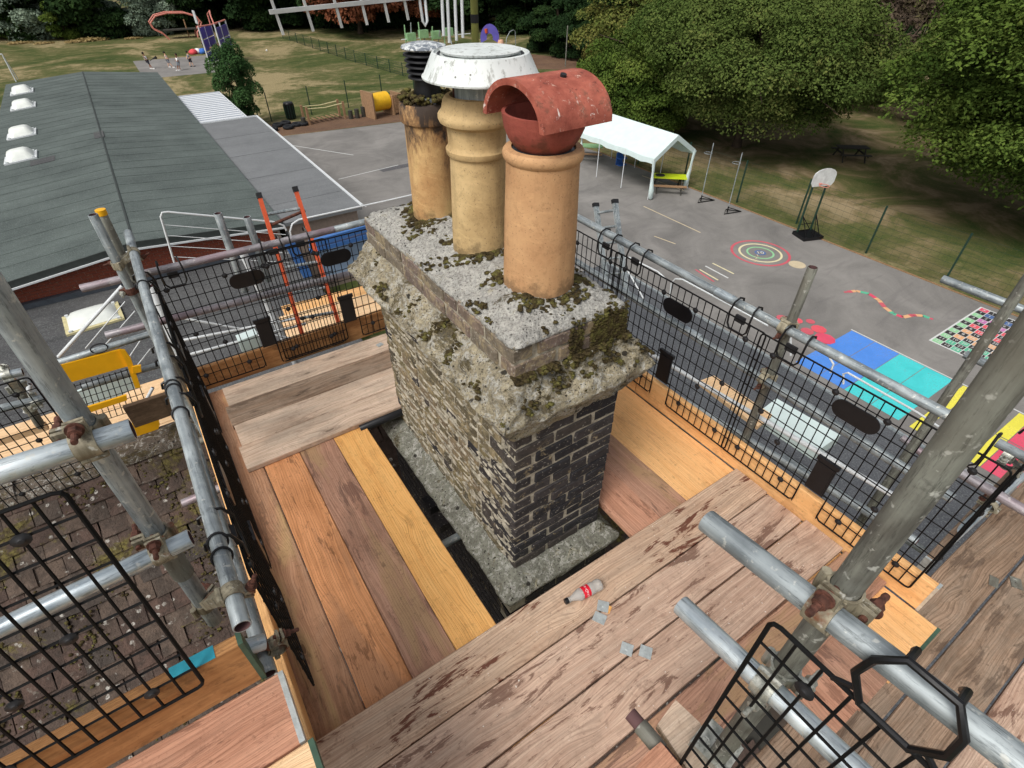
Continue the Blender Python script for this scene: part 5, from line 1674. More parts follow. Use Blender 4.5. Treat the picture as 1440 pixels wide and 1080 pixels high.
# ------------------------------------------------------------------ chimney pots and cowls (they stand on the stack)
def pot(label, c, z0, prof, mat, n=48, lip=None):
    k = MB()
    k.lathe(prof, n, wob=0.012)
    o = k.build('chimney_pot', mat, None, smooth=True, loc=(c[0], c[1], z0))
    thing(o, label, 'chimney pot', 'clay chimney pots on the stack')
    return o
Z0 = 1.445
pot('smooth orange buff chimney pot nearest the viewer, under the red terracotta hood', POTS[0], Z0,
    [(.150, 0), (.148, .1), (.143, .28), (.137, .47), (.137, .5), (.143, .507), (.148, .515), (.150, .526), (.148, .538), (.142, .546), (.128, .547), (.118, .548), (.116, .5), (.12, .0)], M['pot_orange'])
pot('yellow buff chimney pot with heavy moulded collar in the middle, under the white metal cowl', POTS[1], Z0,
    [(.132, 0), (.130, .1), (.119, .38), (.118, .42), (.128, .425), (.133, .437), (.133, .448), (.124, .456), (.121, .47), (.122, .50), (.124, .535), (.134, .545), (.152, .552), (.158, .565), (.157, .58), (.147, .592), (.141, .60), (.134, .63), (.122, .645), (.105, .648), (.1, .6), (.11, 0)], M['pot_yellow'])
p3 = pot('soot stained buff chimney pot farthest away, under the dark louvred cowl', POTS[2], Z0,
    [(.117, 0), (.116, .1), (.113, .3), (.111, .44), (.112, .455), (.124, .462), (.128, .475), (.128, .53), (.122, .545), (.1, .548), (.09, .5), (.1, 0)], M['pot_stained'])
k = MB()
random.seed(33)
for i in range(260):
    a = random.uniform(0, 6.28); d_ = random.uniform(.05, .128)
    blob(k, (d_ * math.cos(a), d_ * math.sin(a), .548 + random.uniform(0, .03)), random.uniform(.006, .016), .8)
k.build('rubble', M['moss'], p3, smooth='all', kind='stuff')
# terracotta hood
k = MB(); k.lathe([(.128, .535), (.11, .542), (.085, .545), (.0, .545)], 32, wob=.05)
for o in list(COL.objects):
    if o.name == 'chimney_pot':
        k.build('bedding_mortar', M['gutter'], o, smooth=True); break
e = empty('terracotta_cowl', 'red terracotta half round hood tile on a bowl, topping the nearest pot', 'chimney cowl', (POTS[0][0], POTS[0][1], 1.985), (0, 0, rad(2)))
k = MB()
k.lathe([(.092, .0), (.106, .01), (.128, .038), (.144, .075), (.152, .125), (.139, .125), (.125, .06), (.095, .02), (.07, .0)], 36)
k.build('bowl', M['terra'], e, smooth=True)
k = MB()
n = 20
vs = []
for ix in range(9):
    x = -.148 + .30 * ix / 8
    for r_, hh in ((.174, .134), (.152, .114)):
        for j in range(n + 1):
            a = math.pi * j / n
            vs.append((x + (0.004 * noise.noise(Vector((j, ix, 0)))), r_ * math.cos(a), hh * math.sin(a)))
st = 2 * (n + 1)
fs = []
for ix in range(8):
    for j in range(n):
        a = ix * st + j
        fs.append((a, a + st, a + st + 1, a + 1))
        b = ix * st + n + 1 + j
        fs.append((b, b + 1, b + st + 1, b + st))
    for a in (ix * st, ix * st + n):
        b = a + n + 1
        fs.append((a, b, b + st, a + st) if a == ix * st else (a, a + st, b + st, b))
for ix in (0, 8):
    for j in range(n):
        a = ix * st + j; b = a + n + 1
        fs.append((a, a + 1, b + 1, b) if ix == 0 else (a, b, b + 1, a + 1))
k.add(vs, fs)
k.build('hood_tile', M['terra_hood'], e, smooth=True, loc=(0.005, 0, .103))
k = MB(); k.pipe([(0, 0, 0), (0, 0, .012)], .011, 10); k.build('nail_hole', M['black_rubber'], e, loc=(.035, -.045, .103 + .126), rot=(rad(17), 0, 0))
# white metal cowl
e = empty('white_metal_cowl', 'streaked white metal cone cowl on the middle pot', 'chimney cowl', (1.225, 2.04, 2.075))
k = MB(); k.lathe([(.108, 0), (.108, .09), (.1, .09), (.1, 0)], 36); k.build('collar', M['galv'], e, smooth=True)
k = MB(); k.lathe([(.226, .084), (.230, .080), (.231, .086), (.223, .092), (.190, .156), (.186, .163), (.178, .165), (.174, .157), (.0, .157)], 56); k.build('cone', M['white_metal'], e, smooth=True)
k = MB(); k.lathe([(.0, .158), (.14, .160), (.152, .165), (.154, .171), (.10, .174), (0, .176)], 48); k.build('top_disc', M['white_metal'], e, smooth=True)
k = MB(); k.lathe([(.167, .159), (.162, .1605), (.156, .159)], 48, wob=.02); k.build('seam', M['black_rubber'], e)
for j in range(3):
    a = j * 2.09 + .4
    k = MB(); k.box((-.008, -.004, -.035), (.008, .004, .02)); k.build('bracket', M['rust'], e, loc=(.112 * math.cos(a), .112 * math.sin(a), .03), rot=(0, 0, a + math.pi / 2))
# louvred cowl
e = empty('louvred_cowl', 'dark grey louvred plastic cowl with bird spattered lid on the farthest pot', 'chimney cowl', (POTS[2][0] + .012, POTS[2][1], 2.0))
k = MB(); k.lathe([(.064, -.03), (.062, .02), (.056, .07), (.056, .18), (.05, .18)], 28); k.build('stem', M['black_plastic'], e, smooth=True)
k = MB(); k.lathe([(.082, -.012), (.078, .0), (.066, .01), (.062, -.0)], 28); k.build('flange', M['gutter'], e, smooth=True)
for j in range(5):
    z = .082 + j * .022
    r_ = .078 + j * .003
    k = MB(); k.lathe([(.05, .012), (r_, .0), (r_ + .004, .002), (r_ + .002, .009), (.05, .018)], 36); k.build('louvre', M['black_plastic'], e, smooth=True, loc=(0, 0, z))
k = MB(); k.lathe([(.05, .19), (.095, .194), (.1, .2), (.096, .208), (.06, .217), (0, .221)], 36); k.build('lid', M['droppings'], e, smooth=True)

# television aerial and mast behind the stack
mp = P(668, 45, y=3.12)
e = empty('aerial_mast', 'mossy green aerial mast behind the chimney carrying the white aerial', 'mast', (mp.x, 3.12, .6))
k = MB(); k.pipe([(0, 0, 0), (0, 0, 2.6)], .021, 14); k.build('pole', M['pole_wood'], e, smooth=True)
k = MB(); k.pipe([(0, 0, P(667, 26, y=3.12).z - .6 - .02), (0, 0, P(667, 26, y=3.12).z - .6 + .02)], .0225, 14); k.build('tape_band', M['black_rubber'], e, smooth=True)
a = P(379, 17, y=3.05); b = P(668, -12, y=3.05)
e = empty('television_aerial', 'white television aerial boom with short cross rods at the top edge', 'aerial', tuple(a))
k = MB(); k.bar((0, 0, 0), b - a, .017, .017); k.build('boom', M['aerial'], e)
for (bx, by, ex, ey) in ((386, 16, 395, 42), (424, 14, 431, 38), (462, 11, 466, 34), (497, 8, 500, 30), (528, 5, 531, 27), (557, 3, 560, 25)):
    t = (bx - 379) / (668 - 379)
    c = (b - a) * t
    q = P(ex, ey, y=3.05) - a
    q.x = c.x + (q.x - c.x) * 0.3; 
    L = max(.09, c.z - q.z)
    k = MB(); k.bar((c.x + .012, 0, c.z - L), (c.x - .012, 0, c.z + L), .011, .010, (0, 1, 0)); k.build('rod', M['aerial'], e)
for (tx, bx, by) in ((622, 632, 60), (633, 642, 57), (643, 651, 53), (612, 624, 50)):
    q = P(bx, by, y=3.05) - a
    k = MB(); k.pipe([(q.x, 0, q.z), (q.x + .012, 0, q.z + .55)], .0085, 8); k.build('reflector_rod', M['white_paint'], e, smooth=True)
k = MB(); q = P(598, 36, y=3.05) - a
k.pipe([(q.x - .035, 0, q.z + .3), (q.x - .012, 0, q.z + .02), (q.x, 0, q.z), (q.x + .014, 0, q.z + .02), (q.x + .006, 0, q.z + .3)], .0075, 8); k.build('dipole', M['white_paint'], e, smooth=True)

# ------------------------------------------------------------------ house roof under the scaffold
RY, RZ, SL = 4.0, -0.46, math.tan(rad(36))
e = empty('house_roof', 'old clay tiled roof with lichen and moss seen below the left side of the scaffold', 'roof', (-1, RY, RZ))
k = MB()
def rz_at(y): return RZ - abs(RY - y) * SL
k.add([(-5, -4, rz_at(-4) + 0 - RZ), (3.2, -4, rz_at(-4) - RZ), (3.2, RY, -.03), (-5, RY, -.03), (3.2, 7, rz_at(7) - RZ), (-5, 7, rz_at(7) - RZ)], [(0, 1, 2, 3), (3, 2, 4, 5)])
k.v = [(v[0] + 1, v[1] - RY, v[2] - .02) for v in k.v]
k.build('underlay', M['dark_timber'], e)
TW, TG = .168, .135
def tile_mesh(seed):
    bm = bmesh.new()
    bmesh.ops.create_cube(bm, size=1)
    bmesh.ops.scale(bm, vec=(TW - .006, .2, .014), verts=bm.verts)
    bmesh.ops.subdivide_edges(bm, edges=bm.edges[:], cuts=1, use_grid_fill=True)
    r = random.Random(seed)
    for v in bm.verts:
        v.co += Vector((r.uniform(-.003, .003), r.uniform(-.005, .005), r.uniform(-.003, .003)))
        v.co.z += .006 * (1 - (v.co.x / (TW / 2)) ** 2)
    me = bpy.data.meshes.new('tile'); bm.to_mesh(me); bm.free(); me.materials.append(M['tile'])
    return me
TM = [tile_mesh(i) for i in range(5)]
ang = math.atan(SL)
rr = random.Random(8)
stf = MB()
nt_ = 0
for r in range(44):
    s_ = .1 + r * TG
    y = RY - s_ * math.cos(ang); z = RZ - s_ * math.sin(ang)
    for c in range(-26, 17):
        x = c * TW + (TW / 2 if r % 2 else 0) + rr.uniform(-.005, .005)
        near = -1.95 < x < -.3 and 1 <= r <= 30 and nt_ < 290
        tz = rr.uniform(-.006, .01)
        if near:
            o = link('tile', rr.choice(TM), e, (x + 1, y - RY, z - RZ + .035 + tz), rot=(ang - .09 + rr.uniform(-.03, .03), rr.uniform(-.03, .03), rr.uniform(-.03, .03)))
            nt_ += 1
        elif x < 1.2 or True:
            yy = y - .09; 
            q = rr.uniform(-.004, .004)
            ca, sa = math.cos(ang - .09), math.sin(ang - .09)
            x0, x1 = x - TW / 2 + .003, x + TW / 2 - .003
            vs = []
            for (xx, t_, h_) in ((x0, -.1, -.007), (x1, -.1, -.007), (x1, .1, -.007), (x0, .1, -.007), (x0, -.1, .007), (x1, -.1, .007), (x1, .1, .007), (x0, .1, .007)):
                vs.append((xx + 1, y + t_ * ca - RY, z + t_ * sa + h_ + .035 + tz - RZ))
            stf.add(vs, [(4, 5, 6, 7), (0, 1, 5, 4), (1, 2, 6, 5), (3, 0, 4, 7)])
stf.build('tiles', M['tile'], e, kind='stuff')
for i in range(18):
    x = -4.2 + i * .33
    k = MB()
    n = 10
    vs = []
    for (xx, kk) in ((x, 1.0), (x + .34, .95)):
        for r_ in (.15, .13):
            for j in range(n + 1):
                a = math.pi * j / n
                vs.append((xx, r_ * kk * math.cos(a), r_ * kk * .62 * math.sin(a)))
    q = n + 1
    for j in range(n):
        k.f += [(j, 2 * q + j, 2 * q + j + 1, j + 1), (j, j + 1, q + j + 1, q + j), (2 * q + j, 3 * q + j, 3 * q + j + 1, 2 * q + j + 1)]
    k.m += [0] * len(k.f); k.v = vs
    k.build('ridge_tile', M['ridge'], e, smooth=True, loc=(1 + rr.uniform(-.004, .004), 0, -.035 + rr.uniform(-.008, .008)), rot=(0, rr.uniform(-.02, .02), rr.uniform(-.02, .02)))
mo = MB()
random.seed(5)
for i in range(5200):
    x = random.uniform(-2.2, -.3); s_ = random.uniform(.1, 3.6)
    if noise.fractal(Vector((x * 2.4, s_ * 2.4, 9)), 1, 2, 3) > .2:
        blob(mo, (x + 1, -s_ * math.cos(ang), -s_ * math.sin(ang) + .055), random.uniform(.005, .016), .5)
mo.build('moss', M['moss'], e, smooth='all', kind='stuff')
k = MB()
k.box((0, 0, -1.9), (8.0, 10, 0))
w_ = k.build('house_walls', M['brick_brown'], None, loc=(-5, -3.4, -6.1))
thing(w_, 'plain brick walls of the house standing under the tiled roof', 'house')
# short courses and pipe in the gap beside the stack
for i, (a, b) in enumerate(((617, 698), (631, 723))):
    q = P(a, b, z=-.33)
    k = MB(); k.box((-.10, -.055, -.065), (.10, .055, 0))
    thing(k.build('loose_brick', M['brick_dark'], loc=tuple(q), rot=(0, 0, rad(4))), ['grey brick end projecting in the gap left of the stack, the upper one', 'grey brick end in the gap left of the stack, just above the tube'][i], 'brick', 'projecting bricks')

# ------------------------------------------------------------------ scaffold boards
def board(label, x, y, z, ang, L, mat, W=.222, T=.038, group=None, band=None, cat='scaffold board', tilt=0.0, nose=False, kind_name='scaffold_board', jit=True):
    """top surface at z, (x, y) = middle of the starting end; runs L along ang (degrees)"""
    r = random.Random(hash((round(x, 3), round(y, 3), round(z, 3))) & 0xffff)
    c = .004
    pr_ = [(-W / 2 + c, 0), (W / 2 - c, 0), (W / 2, -c), (W / 2, -T + c), (W / 2 - c, -T), (-W / 2 + c, -T), (-W / 2, -T + c), (-W / 2, -c)]
    n = max(2, int(L / .12))
    k = MB()
    vs = []
    for i in range(n + 1):
        t = i / n
        xx = L * t
        for (a, b) in pr_:
            wv = .0015 * noise.noise(Vector((xx * 3 + x * 9, a * 6, y * 5)))
            ex = 0
            if nose and i == n: ex = -.035 * (abs(a) / (W / 2)) ** 4
            vs.append((xx + ex, a + wv, b + .0018 * noise.noise(Vector((xx * 2.3, y * 7 + 3, a * 4)))))
    fs = [tuple(range(7, -1, -1)), tuple(n * 8 + j for j in range(8))]
    for i in range(n):
        for j in range(8):
            fs.append((i * 8 + j, i * 8 + (j + 1) % 8, (i + 1) * 8 + (j + 1) % 8, (i + 1) * 8 + j))
    k.add(vs, fs)
    o = k.build(kind_name, M[mat], None, smooth=False, loc=(x, y, z), rot=(tilt, 0, rad(ang)))
    thing(o, label, cat, group)
    if band:
        for e_, cc in band:
            k = MB()
            x0 = -.0015 if e_ == 0 else L - .012
            x1 = .014 if e_ == 0 else L + .0015
            k.box((x0, -W / 2 - .0012, -T - .0012), (x1, W / 2 + .0012, .0012))
            k.build('hoop_band', M[cc], o)
    return o
def vboard(label, p, q, H, mat, T=.038, band=None, cat='toe board'):
    """board standing on edge from p to q (bottom line), height H"""
    p = Vector(p); q = Vector(q)
    d_ = q - p
    ang = math.degrees(math.atan2(d_.y, d_.x))
    o = board(label, p.x, p.y, p.z, ang, d_.length, mat, W=H, T=T, cat=cat, kind_name='toe_board')
    k_ = o.data
    for v in k_.vertices:
        v.co = Vector((v.co.x, v.co.z + T / 2, v.co.y + H / 2))
    k_.flip_normals() if False else None
    if band:
        for e_, cc in band:
            k = MB()
            x0 = -.0015 if e_ == 0 else d_.length - .012
            x1 = .012 if e_ == 0 else d_.length + .0015
            k.box((x0, -T / 2 - .0015, -.001), (x1, T / 2 + .0015, H + .0015))
            k.build('hoop_band', M[cc], o)
    return o
def plate(par, x, y, rot=0.0, w=.055, h=.055, mat='plate'):
    k = MB()
    k.box((-w / 2, -h / 2, .001), (w / 2, h / 2, .005))
    k.pipe([(0, 0, .004), (0, 0, .0075)], .006, 8)
    return k.build('nail_plate', M[mat], par, loc=(x, y, 0), rot=(0, 0, rot))

GD = 'boards of the main deck'
L_ = board('brown scaffold board with a pale scuffed patch, leftmost beside the mesh guard', -.142, .1, 0, 90, 3.6, 'wood_brown', group=GD)
board('orange brown scaffold board, second from the left mesh guard', .085, .1, 0, 90, 3.6, 'wood_orange', group=GD)
board('purplish brown stained scaffold board between the orange and the new bright one', .310, .1, 0, 90, 3.6, 'wood_purple', group=GD)
board('new bright yellow board along the gap left of the chimney', .534, .1, 0, 90, 2.72, 'wood_bright', group=GD)
board('rose brown scaffold board along the gap right of the chimney', 1.660, -.1, 0, 90, 3.9, 'wood_rose', group=GD)
board('purple brown scaffold board with pale scuff, right of the chimney', 1.878, -.11, 0, 90, 3.9, 'wood_purple', group=GD)
board('new pale yellow board, second from the right hand toe board', 2.098, -.12, 0, 90, 3.9, 'wood_bright2', group=GD)
board('new pale yellow board lying against the right hand toe board', 2.312, -.13, 0, 90, 3.9, 'wood_bright2', W=.21, group=GD, band=[(0, 'greenpaint')])
for i, (mt, lab) in enumerate((('wood_grey', 'weathered grey board with a split edge, nearest of the stacked crosswise boards'), ('wood_grey', 'weathered pinkish grey board, second of the crosswise boards behind the chimney'), ('wood_greybrown', 'brownish weathered board, third of the crosswise boards behind the chimney'), ('wood_grey', 'pale weathered board against the back toe board'))):
    y = 2.86 + i * .226
    o = board(lab, -.12 + (.0, .02, .01, .035)[i] * 1, y, .041, 0, 2.45, mt, group='crosswise boards behind the chimney')
    if i == 3: plate(o, 1.17, -.02, .2, .05, .04)
rows = [(1.075, 'wood_front', 'knotty weathered plank with dark wet streaks, nearest the chimney, bottle lying on it'),
        (.843, 'wood_front2', 'weathered pinkish plank, second in front of the chimney'),
        (.608, 'wood_front2', 'weathered plank, third in front of the chimney'),
        (.370, 'wood_purple', 'purplish worn plank, fourth in front of the chimney')]
fr = []
for i, (yt, mt, lab) in enumerate(rows):
    wd = .229
    o = board(lab, -.275 + .01 * i, yt - wd / 2, .042, 0, 2.685 + (.02, .0, .015, .0)[i], mt, W=wd - .004, group='crosswise planks in front of the chimney', nose=True, tilt=rad((.2, -.2, .15, 0)[i]))
    fr.append(o)
plate(fr[0], 1.118 + .275, -.106, .72); plate(fr[1], 1.065 + .265, .09, .5, .05, .06)
plate(fr[1], 1.072 + .265, -.092, .6); plate(fr[2], 1.135 + .255, .085, .6)
k = MB(); k.box((-.02, -.012, .0005), (.02, .012, .002)); k.build('paint_fleck', M['wood_bright'], fr[1], loc=(1.13 + .265, .1, 0), rot=(0, 0, .5))
GR = 'boards of the lower right platform'
for i in range(5):
    y = .04 - .113 - i * .232 + .03
    o = board(['grey brown board, farthest of the platform in the lower right corner', 'grey brown board, second on the lower right platform', 'tan board, third on the lower right platform', 'tan board, fourth on the lower right platform', 'brown board, fifth on the lower right platform'][i], 1.0, -.072 - i * .234, -.041, 0, 3.9, ['wood_greybrown', 'wood_greybrown', 'wood_front2', 'wood_rose', 'wood_greybrown'][i], group=GR)
    if i == 0:
        plate(o, 1.96, -.09, .3, .07, .04, 'galv_dull')
    if i == 1:
        plate(o, 2.05, .075, .5, .07, .05, 'galv_dull')
# raised platform on the left, where the photographer stands
board('rosy brown board, first of the raised platform at the lower left', -.19, .862, .85, 180, 2.0, 'wood_rose', group='boards of the raised platform', band=[(0, 'plate')])
board('pale new board, second of the raised platform at the bottom edge', -.17, .632, .85, 180, 2.0, 'wood_pale', group='boards of the raised platform', band=[(0, 'greenpaint')])
board('pale board, third of the raised platform beyond the bottom edge', -.17, .402, .85, 180, 2.0, 'wood_bright2', group='boards of the raised platform')
vboard('orange brown toe board with turquoise painted end on the raised platform', (-.235, 1.0, .85), (-2.2, 1.0, .85), .225, 'wood_toe', band=[(0, 'greenpaint')])
for o in list(COL.objects):
    if o.name.startswith('toe_board'):
        k = MB(); k.box((.07, -.0196, .2240), (.18, .0196, .2262)); k.build('turquoise_paint', M['teal'], o, loc=(0, 0, 0)); break

TB = .2
vboard('new orange toe board, near half of the right hand edge', (2.442, -.02, 0), (2.442, 1.98, 0), .205, 'wood_bright2', band=[(0, 'plate')])
vboard('new orange toe board, far half of the right hand edge', (2.444, 1.99, 0), (2.444, 3.8, 0), .205, 'wood_bright2')
vboard('brown toe board along the back edge, left half', (-.27, 3.765, 0), (1.12, 3.765, 0), .19, 'wood_toe')
vboard('brown toe board along the back edge behind the stack', (1.13, 3.768, 0), (2.4, 3.768, 0), .19, 'wood_toe')
vboard('pale toe board seen edge on along the left mesh guard', (-.262, 1.05, 0), (-.262, 3.75, 0), .16, 'wood_bright2')
vboard('weathered toe board seen edge on beside the lower right platform', (2.60, .085, -.04), (4.6, .12, -.04), .2, 'wood_greybrown', band=[(0, 'plate')])

# ------------------------------------------------------------------ scaffold tubes
R0 = .02415
def tube(label, p, q, mat='galv', r=R0, group='scaffold tubes', cap=None, name='scaffold_tube'):
    p = Vector(p); q = Vector(q)
    L = (q - p).length
    k = MB()
    n = 24
    ri = r * .84
    seg = max(1, int(L / .25))
    pr_ = [(ri, .12), (ri, .0), (r - .001, 0), (r, .0015)] + [(r, L * i / seg) for i in range(1, seg)] + [(r, L - .0015), (r - .001, L), (ri, L), (ri, L - .12)]
    k.lathe(pr_, n)
    k.m = [1 if (i // n) in (0, len(pr_) - 2) else 0 for i in range(len(k.f))]
    o = k.build(name, [M[mat], M['galv_in']], None, smooth=True, loc=tuple(p))
    o.rotation_euler = (q - p).to_track_quat('Z', 'X').to_euler()
    thing(o, label, 'scaffold tube', group)
    if cap:
        k = MB(); k.lathe([(r + .001, L - .03), (r + .003, L - .028), (r + .003, L + .002), (.0, L + .003)], 20)
        k.build('end_cap', M[cap], o, smooth=True)
    return o
T1x, T1y = .745, .083
tube('thick looking dull grey standard slanting across the right foreground', (T1x, T1y, -.3), (T1x, T1y, 2.75), 'galv_dull')
T2a, T2b = P(1000, 737, x=.690), P(1400, 1046, x=.690)
dv = (T2b - T2a)
tube('galvanised guard tube ending above the planks, upper of the two in the right foreground', T2a - dv.normalized() * .012, T2a + dv * 2.3, 'galv')
T3a, T3b = P(957, 850, x=.690), P(1190, 1070, x=.690)
tube('bright galvanised guard tube, lower of the two in the right foreground', T3a, T3a + (T3b - T3a) * 3.0, 'galv_bright')
T4t, T4b = Vector((-.268, 1.10, 2.32)), Vector((-.337, 1.292, .80))
tube('large galvanised standard leaning across the left foreground', T4b, T4t, 'galv')
def t4(z): return T4b.lerp(T4t, (z - T4b.z) / (T4t.z - T4b.z))
T6 = P(187, 604, y=1.115); T6l = P(0, 664, y=1.115)
tube('bright galvanised guard tube, upper left foreground, ending beside the yellow gate', T6, T6 + (T6l - T6).normalized() * 1.6, 'galv_bright')
T7 = P(269, 756, y=1.165); T7l = P(0, 884, y=1.165)
tube('bright galvanised guard tube crossing the tiled roof behind the near mesh guard', T7, T7 + (T7l - T7).normalized() * 1.6, 'galv_bright')
tube('long galvanised handrail tube running away along the left mesh guard', (-.215, .985, 1.139), (-.215, 3.99, 1.139), 'galv')
a = P(378, 948, x=-.235); b = P(352, 868, x=-.235)
tube('grey tube under the end of the long left handrail', a, a + (b - a).normalized() * 1.2, 'galv')
tube('short bright tube clamped across the turquoise toe board end', P(372, 902, y=1.03), P(300, 925, y=1.03), 'galv_bright')
tube('galvanised standard with open top at the far left corner', (-.318, 3.64, -.6), (-.312, 3.64, 1.40), 'galv')
q = P(141, 296, y=3.72)
tube('standard with yellow cap at the far left corner', (-.30, 3.73, -.6), (q.x, 3.73, q.z), 'galv_dull', cap='yellow')
# back rails
q0, q1 = P(200, 383, y=3.80), P(512, 313, y=3.80)
tube('mauve stained top rail tube along the back edge', (-.56, 3.80, q0.z - .01), (1.0, 3.80, (q0.z + q1.z) / 2 - .008), 'galv_mauve')
tube('grey top rail tube along the back edge, running behind the chimney', (.99, 3.805, q1.z + .0), (2.7, 3.805, q1.z + .01), 'galv')
q0, q1 = P(235, 448, y=3.80), P(480, 392, y=3.80)
tube('mid rail tube seen through the back mesh guards', (-.57, 3.80, q0.z), (2.6, 3.80, q1.z - .02), 'galv_mauve')
# right rails
tube('long top rail tube along the right hand mesh guards', (2.46, .345, 1.022), (2.46, 3.6, 1.03), 'galv')
tube('mid rail tube seen through the right hand mesh guards', (2.462, .16, .665), (2.462, 3.6, .70), 'galv')
tube('dull standard with open top rising above the right rail', (2.515, 1.145, -1.6), (2.515, 1.145, 1.352), 'galv_dull')
tube('far standard at the right edge of the picture', (3.178, .51, -2.2), (3.178, .51, 2.0), 'galv_dull')
tube('galvanised tube end in front of the lawn at the right edge', P(1325, 392, x=3.9), P(1325, 392, x=3.9) + Vector((0, -1.6, 0)), 'galv')
tube('galvanised tube end over the number square', P(1357, 498, x=3.6), P(1357, 498, x=3.6) + Vector((0, -1.2, 0)), 'galv')
q = P(1402, 622, x=3.0)
tube('galvanised tube end over the pink court band, held by a coupler', q, q + Vector((0, -1.0, 0)), 'galv')
tube('dull tube below the pink court band at the right edge', P(1308, 640, x=2.75) , P(1308, 640, x=2.75) + Vector((0, -.6, 0)), 'galv_mauve')
tube('bright tube along the far toe board of the lower right platform', P(1438, 668, x=3.5), P(1330, 765, z=.12), 'galv_bright')
q = P(1282, 640, y=.2)
tube('short red painted tube end behind the right mesh guard', P(1268, 615, x=3.6), P(1300, 640, x=3.6), 'galv_mauve', r=.024)
# ledgers and transoms below
tube('mauve tube end sticking out under the left handrail', P(256, 708, z=-.065), P(256, 708, z=-.065) + Vector((1.2, 0, 0)), 'galv_mauve')
tube('mauve tube end beside the raised platform', (-.36, 1.13, -.064), (.6, 1.13, -.064), 'galv_mauve')
tube('transom tube under the front planks', (-.4, .5, -.064), (2.7, .5, -.064), 'galv_dull')
tube('transom tube glimpsed in the gap left of the chimney', (.2, 1.76, -.21), (.80, 1.76, -.21), 'galv')
tube('transom tube under the boards behind the chimney', (-.4, 3.3, -.064), (2.7, 3.3, -.064), 'galv_dull')
tube('ledger tube under the right hand toe board', (2.50, .2, -.07), (2.50, 3.8, -.07), 'galv')
for i, (a, b, x, mt, lab) in enumerate((((905, 492), (1300, 722), 2.62, 'white_paint', 'thin white painted tube, uppermost of the lower tubes behind the right guards'),
        ((930, 545), (1290, 762), 2.66, 'galv', 'grey ledger tube below the right hand mid rail'),
        ((985, 605), (1230, 770), 2.74, 'galv_bright', 'bright ledger tube low behind the right hand toe board'),
        ((1100, 640), (1300, 775), 3.0, 'galv', 'grey ledger tube beyond the bright one, low on the right'))):
    pa, pb = P(*a, x=x), P(*b, x=x)
    tube(lab, pa, pb, mt, r=R0 if mt != 'white_paint' else .015, group='lower ledger tubes on the right')
for i, (a, b, y, mt, r, lab) in enumerate((((212, 402), (268, 535), 4.25, 'white_paint', .03, 'white painted upright just behind the back left corner'),
        ((340, 352), (425, 530), 4.7, 'white_paint', .032, 'white painted upright behind the middle of the back mesh'),
        ((306, 300), (345, 410), 4.6, 'galv', .03, 'grey standard behind the back rail, left one'),
        ((347, 305), (378, 395), 4.7, 'galv', .03, 'grey standard behind the back rail, right one'),
        ((172, 402), (82, 502), 4.3, 'white_paint', .012, 'thin white diagonal bar crossing in front of the cream roof light'),
        ((215, 545), (195, 582), 4.1, 'white_paint', .012, 'short white diagonal bar below the yellow gate hinge'),
        ((42, 540), (36, 580), 3.9, 'white_paint', .014, 'white upright stub at the left edge'),
        ((82, 510), (210, 470), 4.15, 'galv', R0, 'grey rail tube above the yellow gate'),
        ((115, 545), (228, 512), 4.2, 'galv', R0, 'grey rail tube behind the yellow gate'),
        ((-30, 535), (32, 523), 3.6, 'galv_bright', R0, 'bright tube end at the left edge above the far mesh guard'),
        ((-30, 582), (62, 560), 3.6, 'galv', R0, 'grey tube behind the far left mesh guard'),
        ((18, 535), (58, 600), 3.75, 'galv_dull', .026, 'dull upright behind the far left mesh guard'),
        ((245, 445), (420, 478), 4.6, 'white_paint', .010, 'thin white rail behind the back mesh, upper'),
        ((250, 480), (420, 447), 4.6, 'white_paint', .012, 'thin white rail rising to the right behind the back mesh'),
        ((262, 500), (430, 455), 4.4, 'white_paint', .012, 'thin white rail low behind the back mesh'))):
    pa, pb = P(*a, y=y), P(*b, y=y)
    tube(lab, pb, pa, mt, r=r, group='tubes of the lower lift')
# the dark plastic pipes round the opening
tube('black pipe lying along the right edge of the chimney opening', (1.60, 1.12, -.045), (1.615, 2.9, -.045), 'black_pipe', r=.025, group=None)
tube('black pipe across the back of the chimney opening', (.60, 2.745, -.005), (1.7, 2.76, -.005), 'black_pipe', r=.03, group=None)
tube('dark stub of tube poking up beside the third plank', P(900, 1020, z=.80), P(930, 1056, z=.80), 'galv_dull', r=.024, group=None)

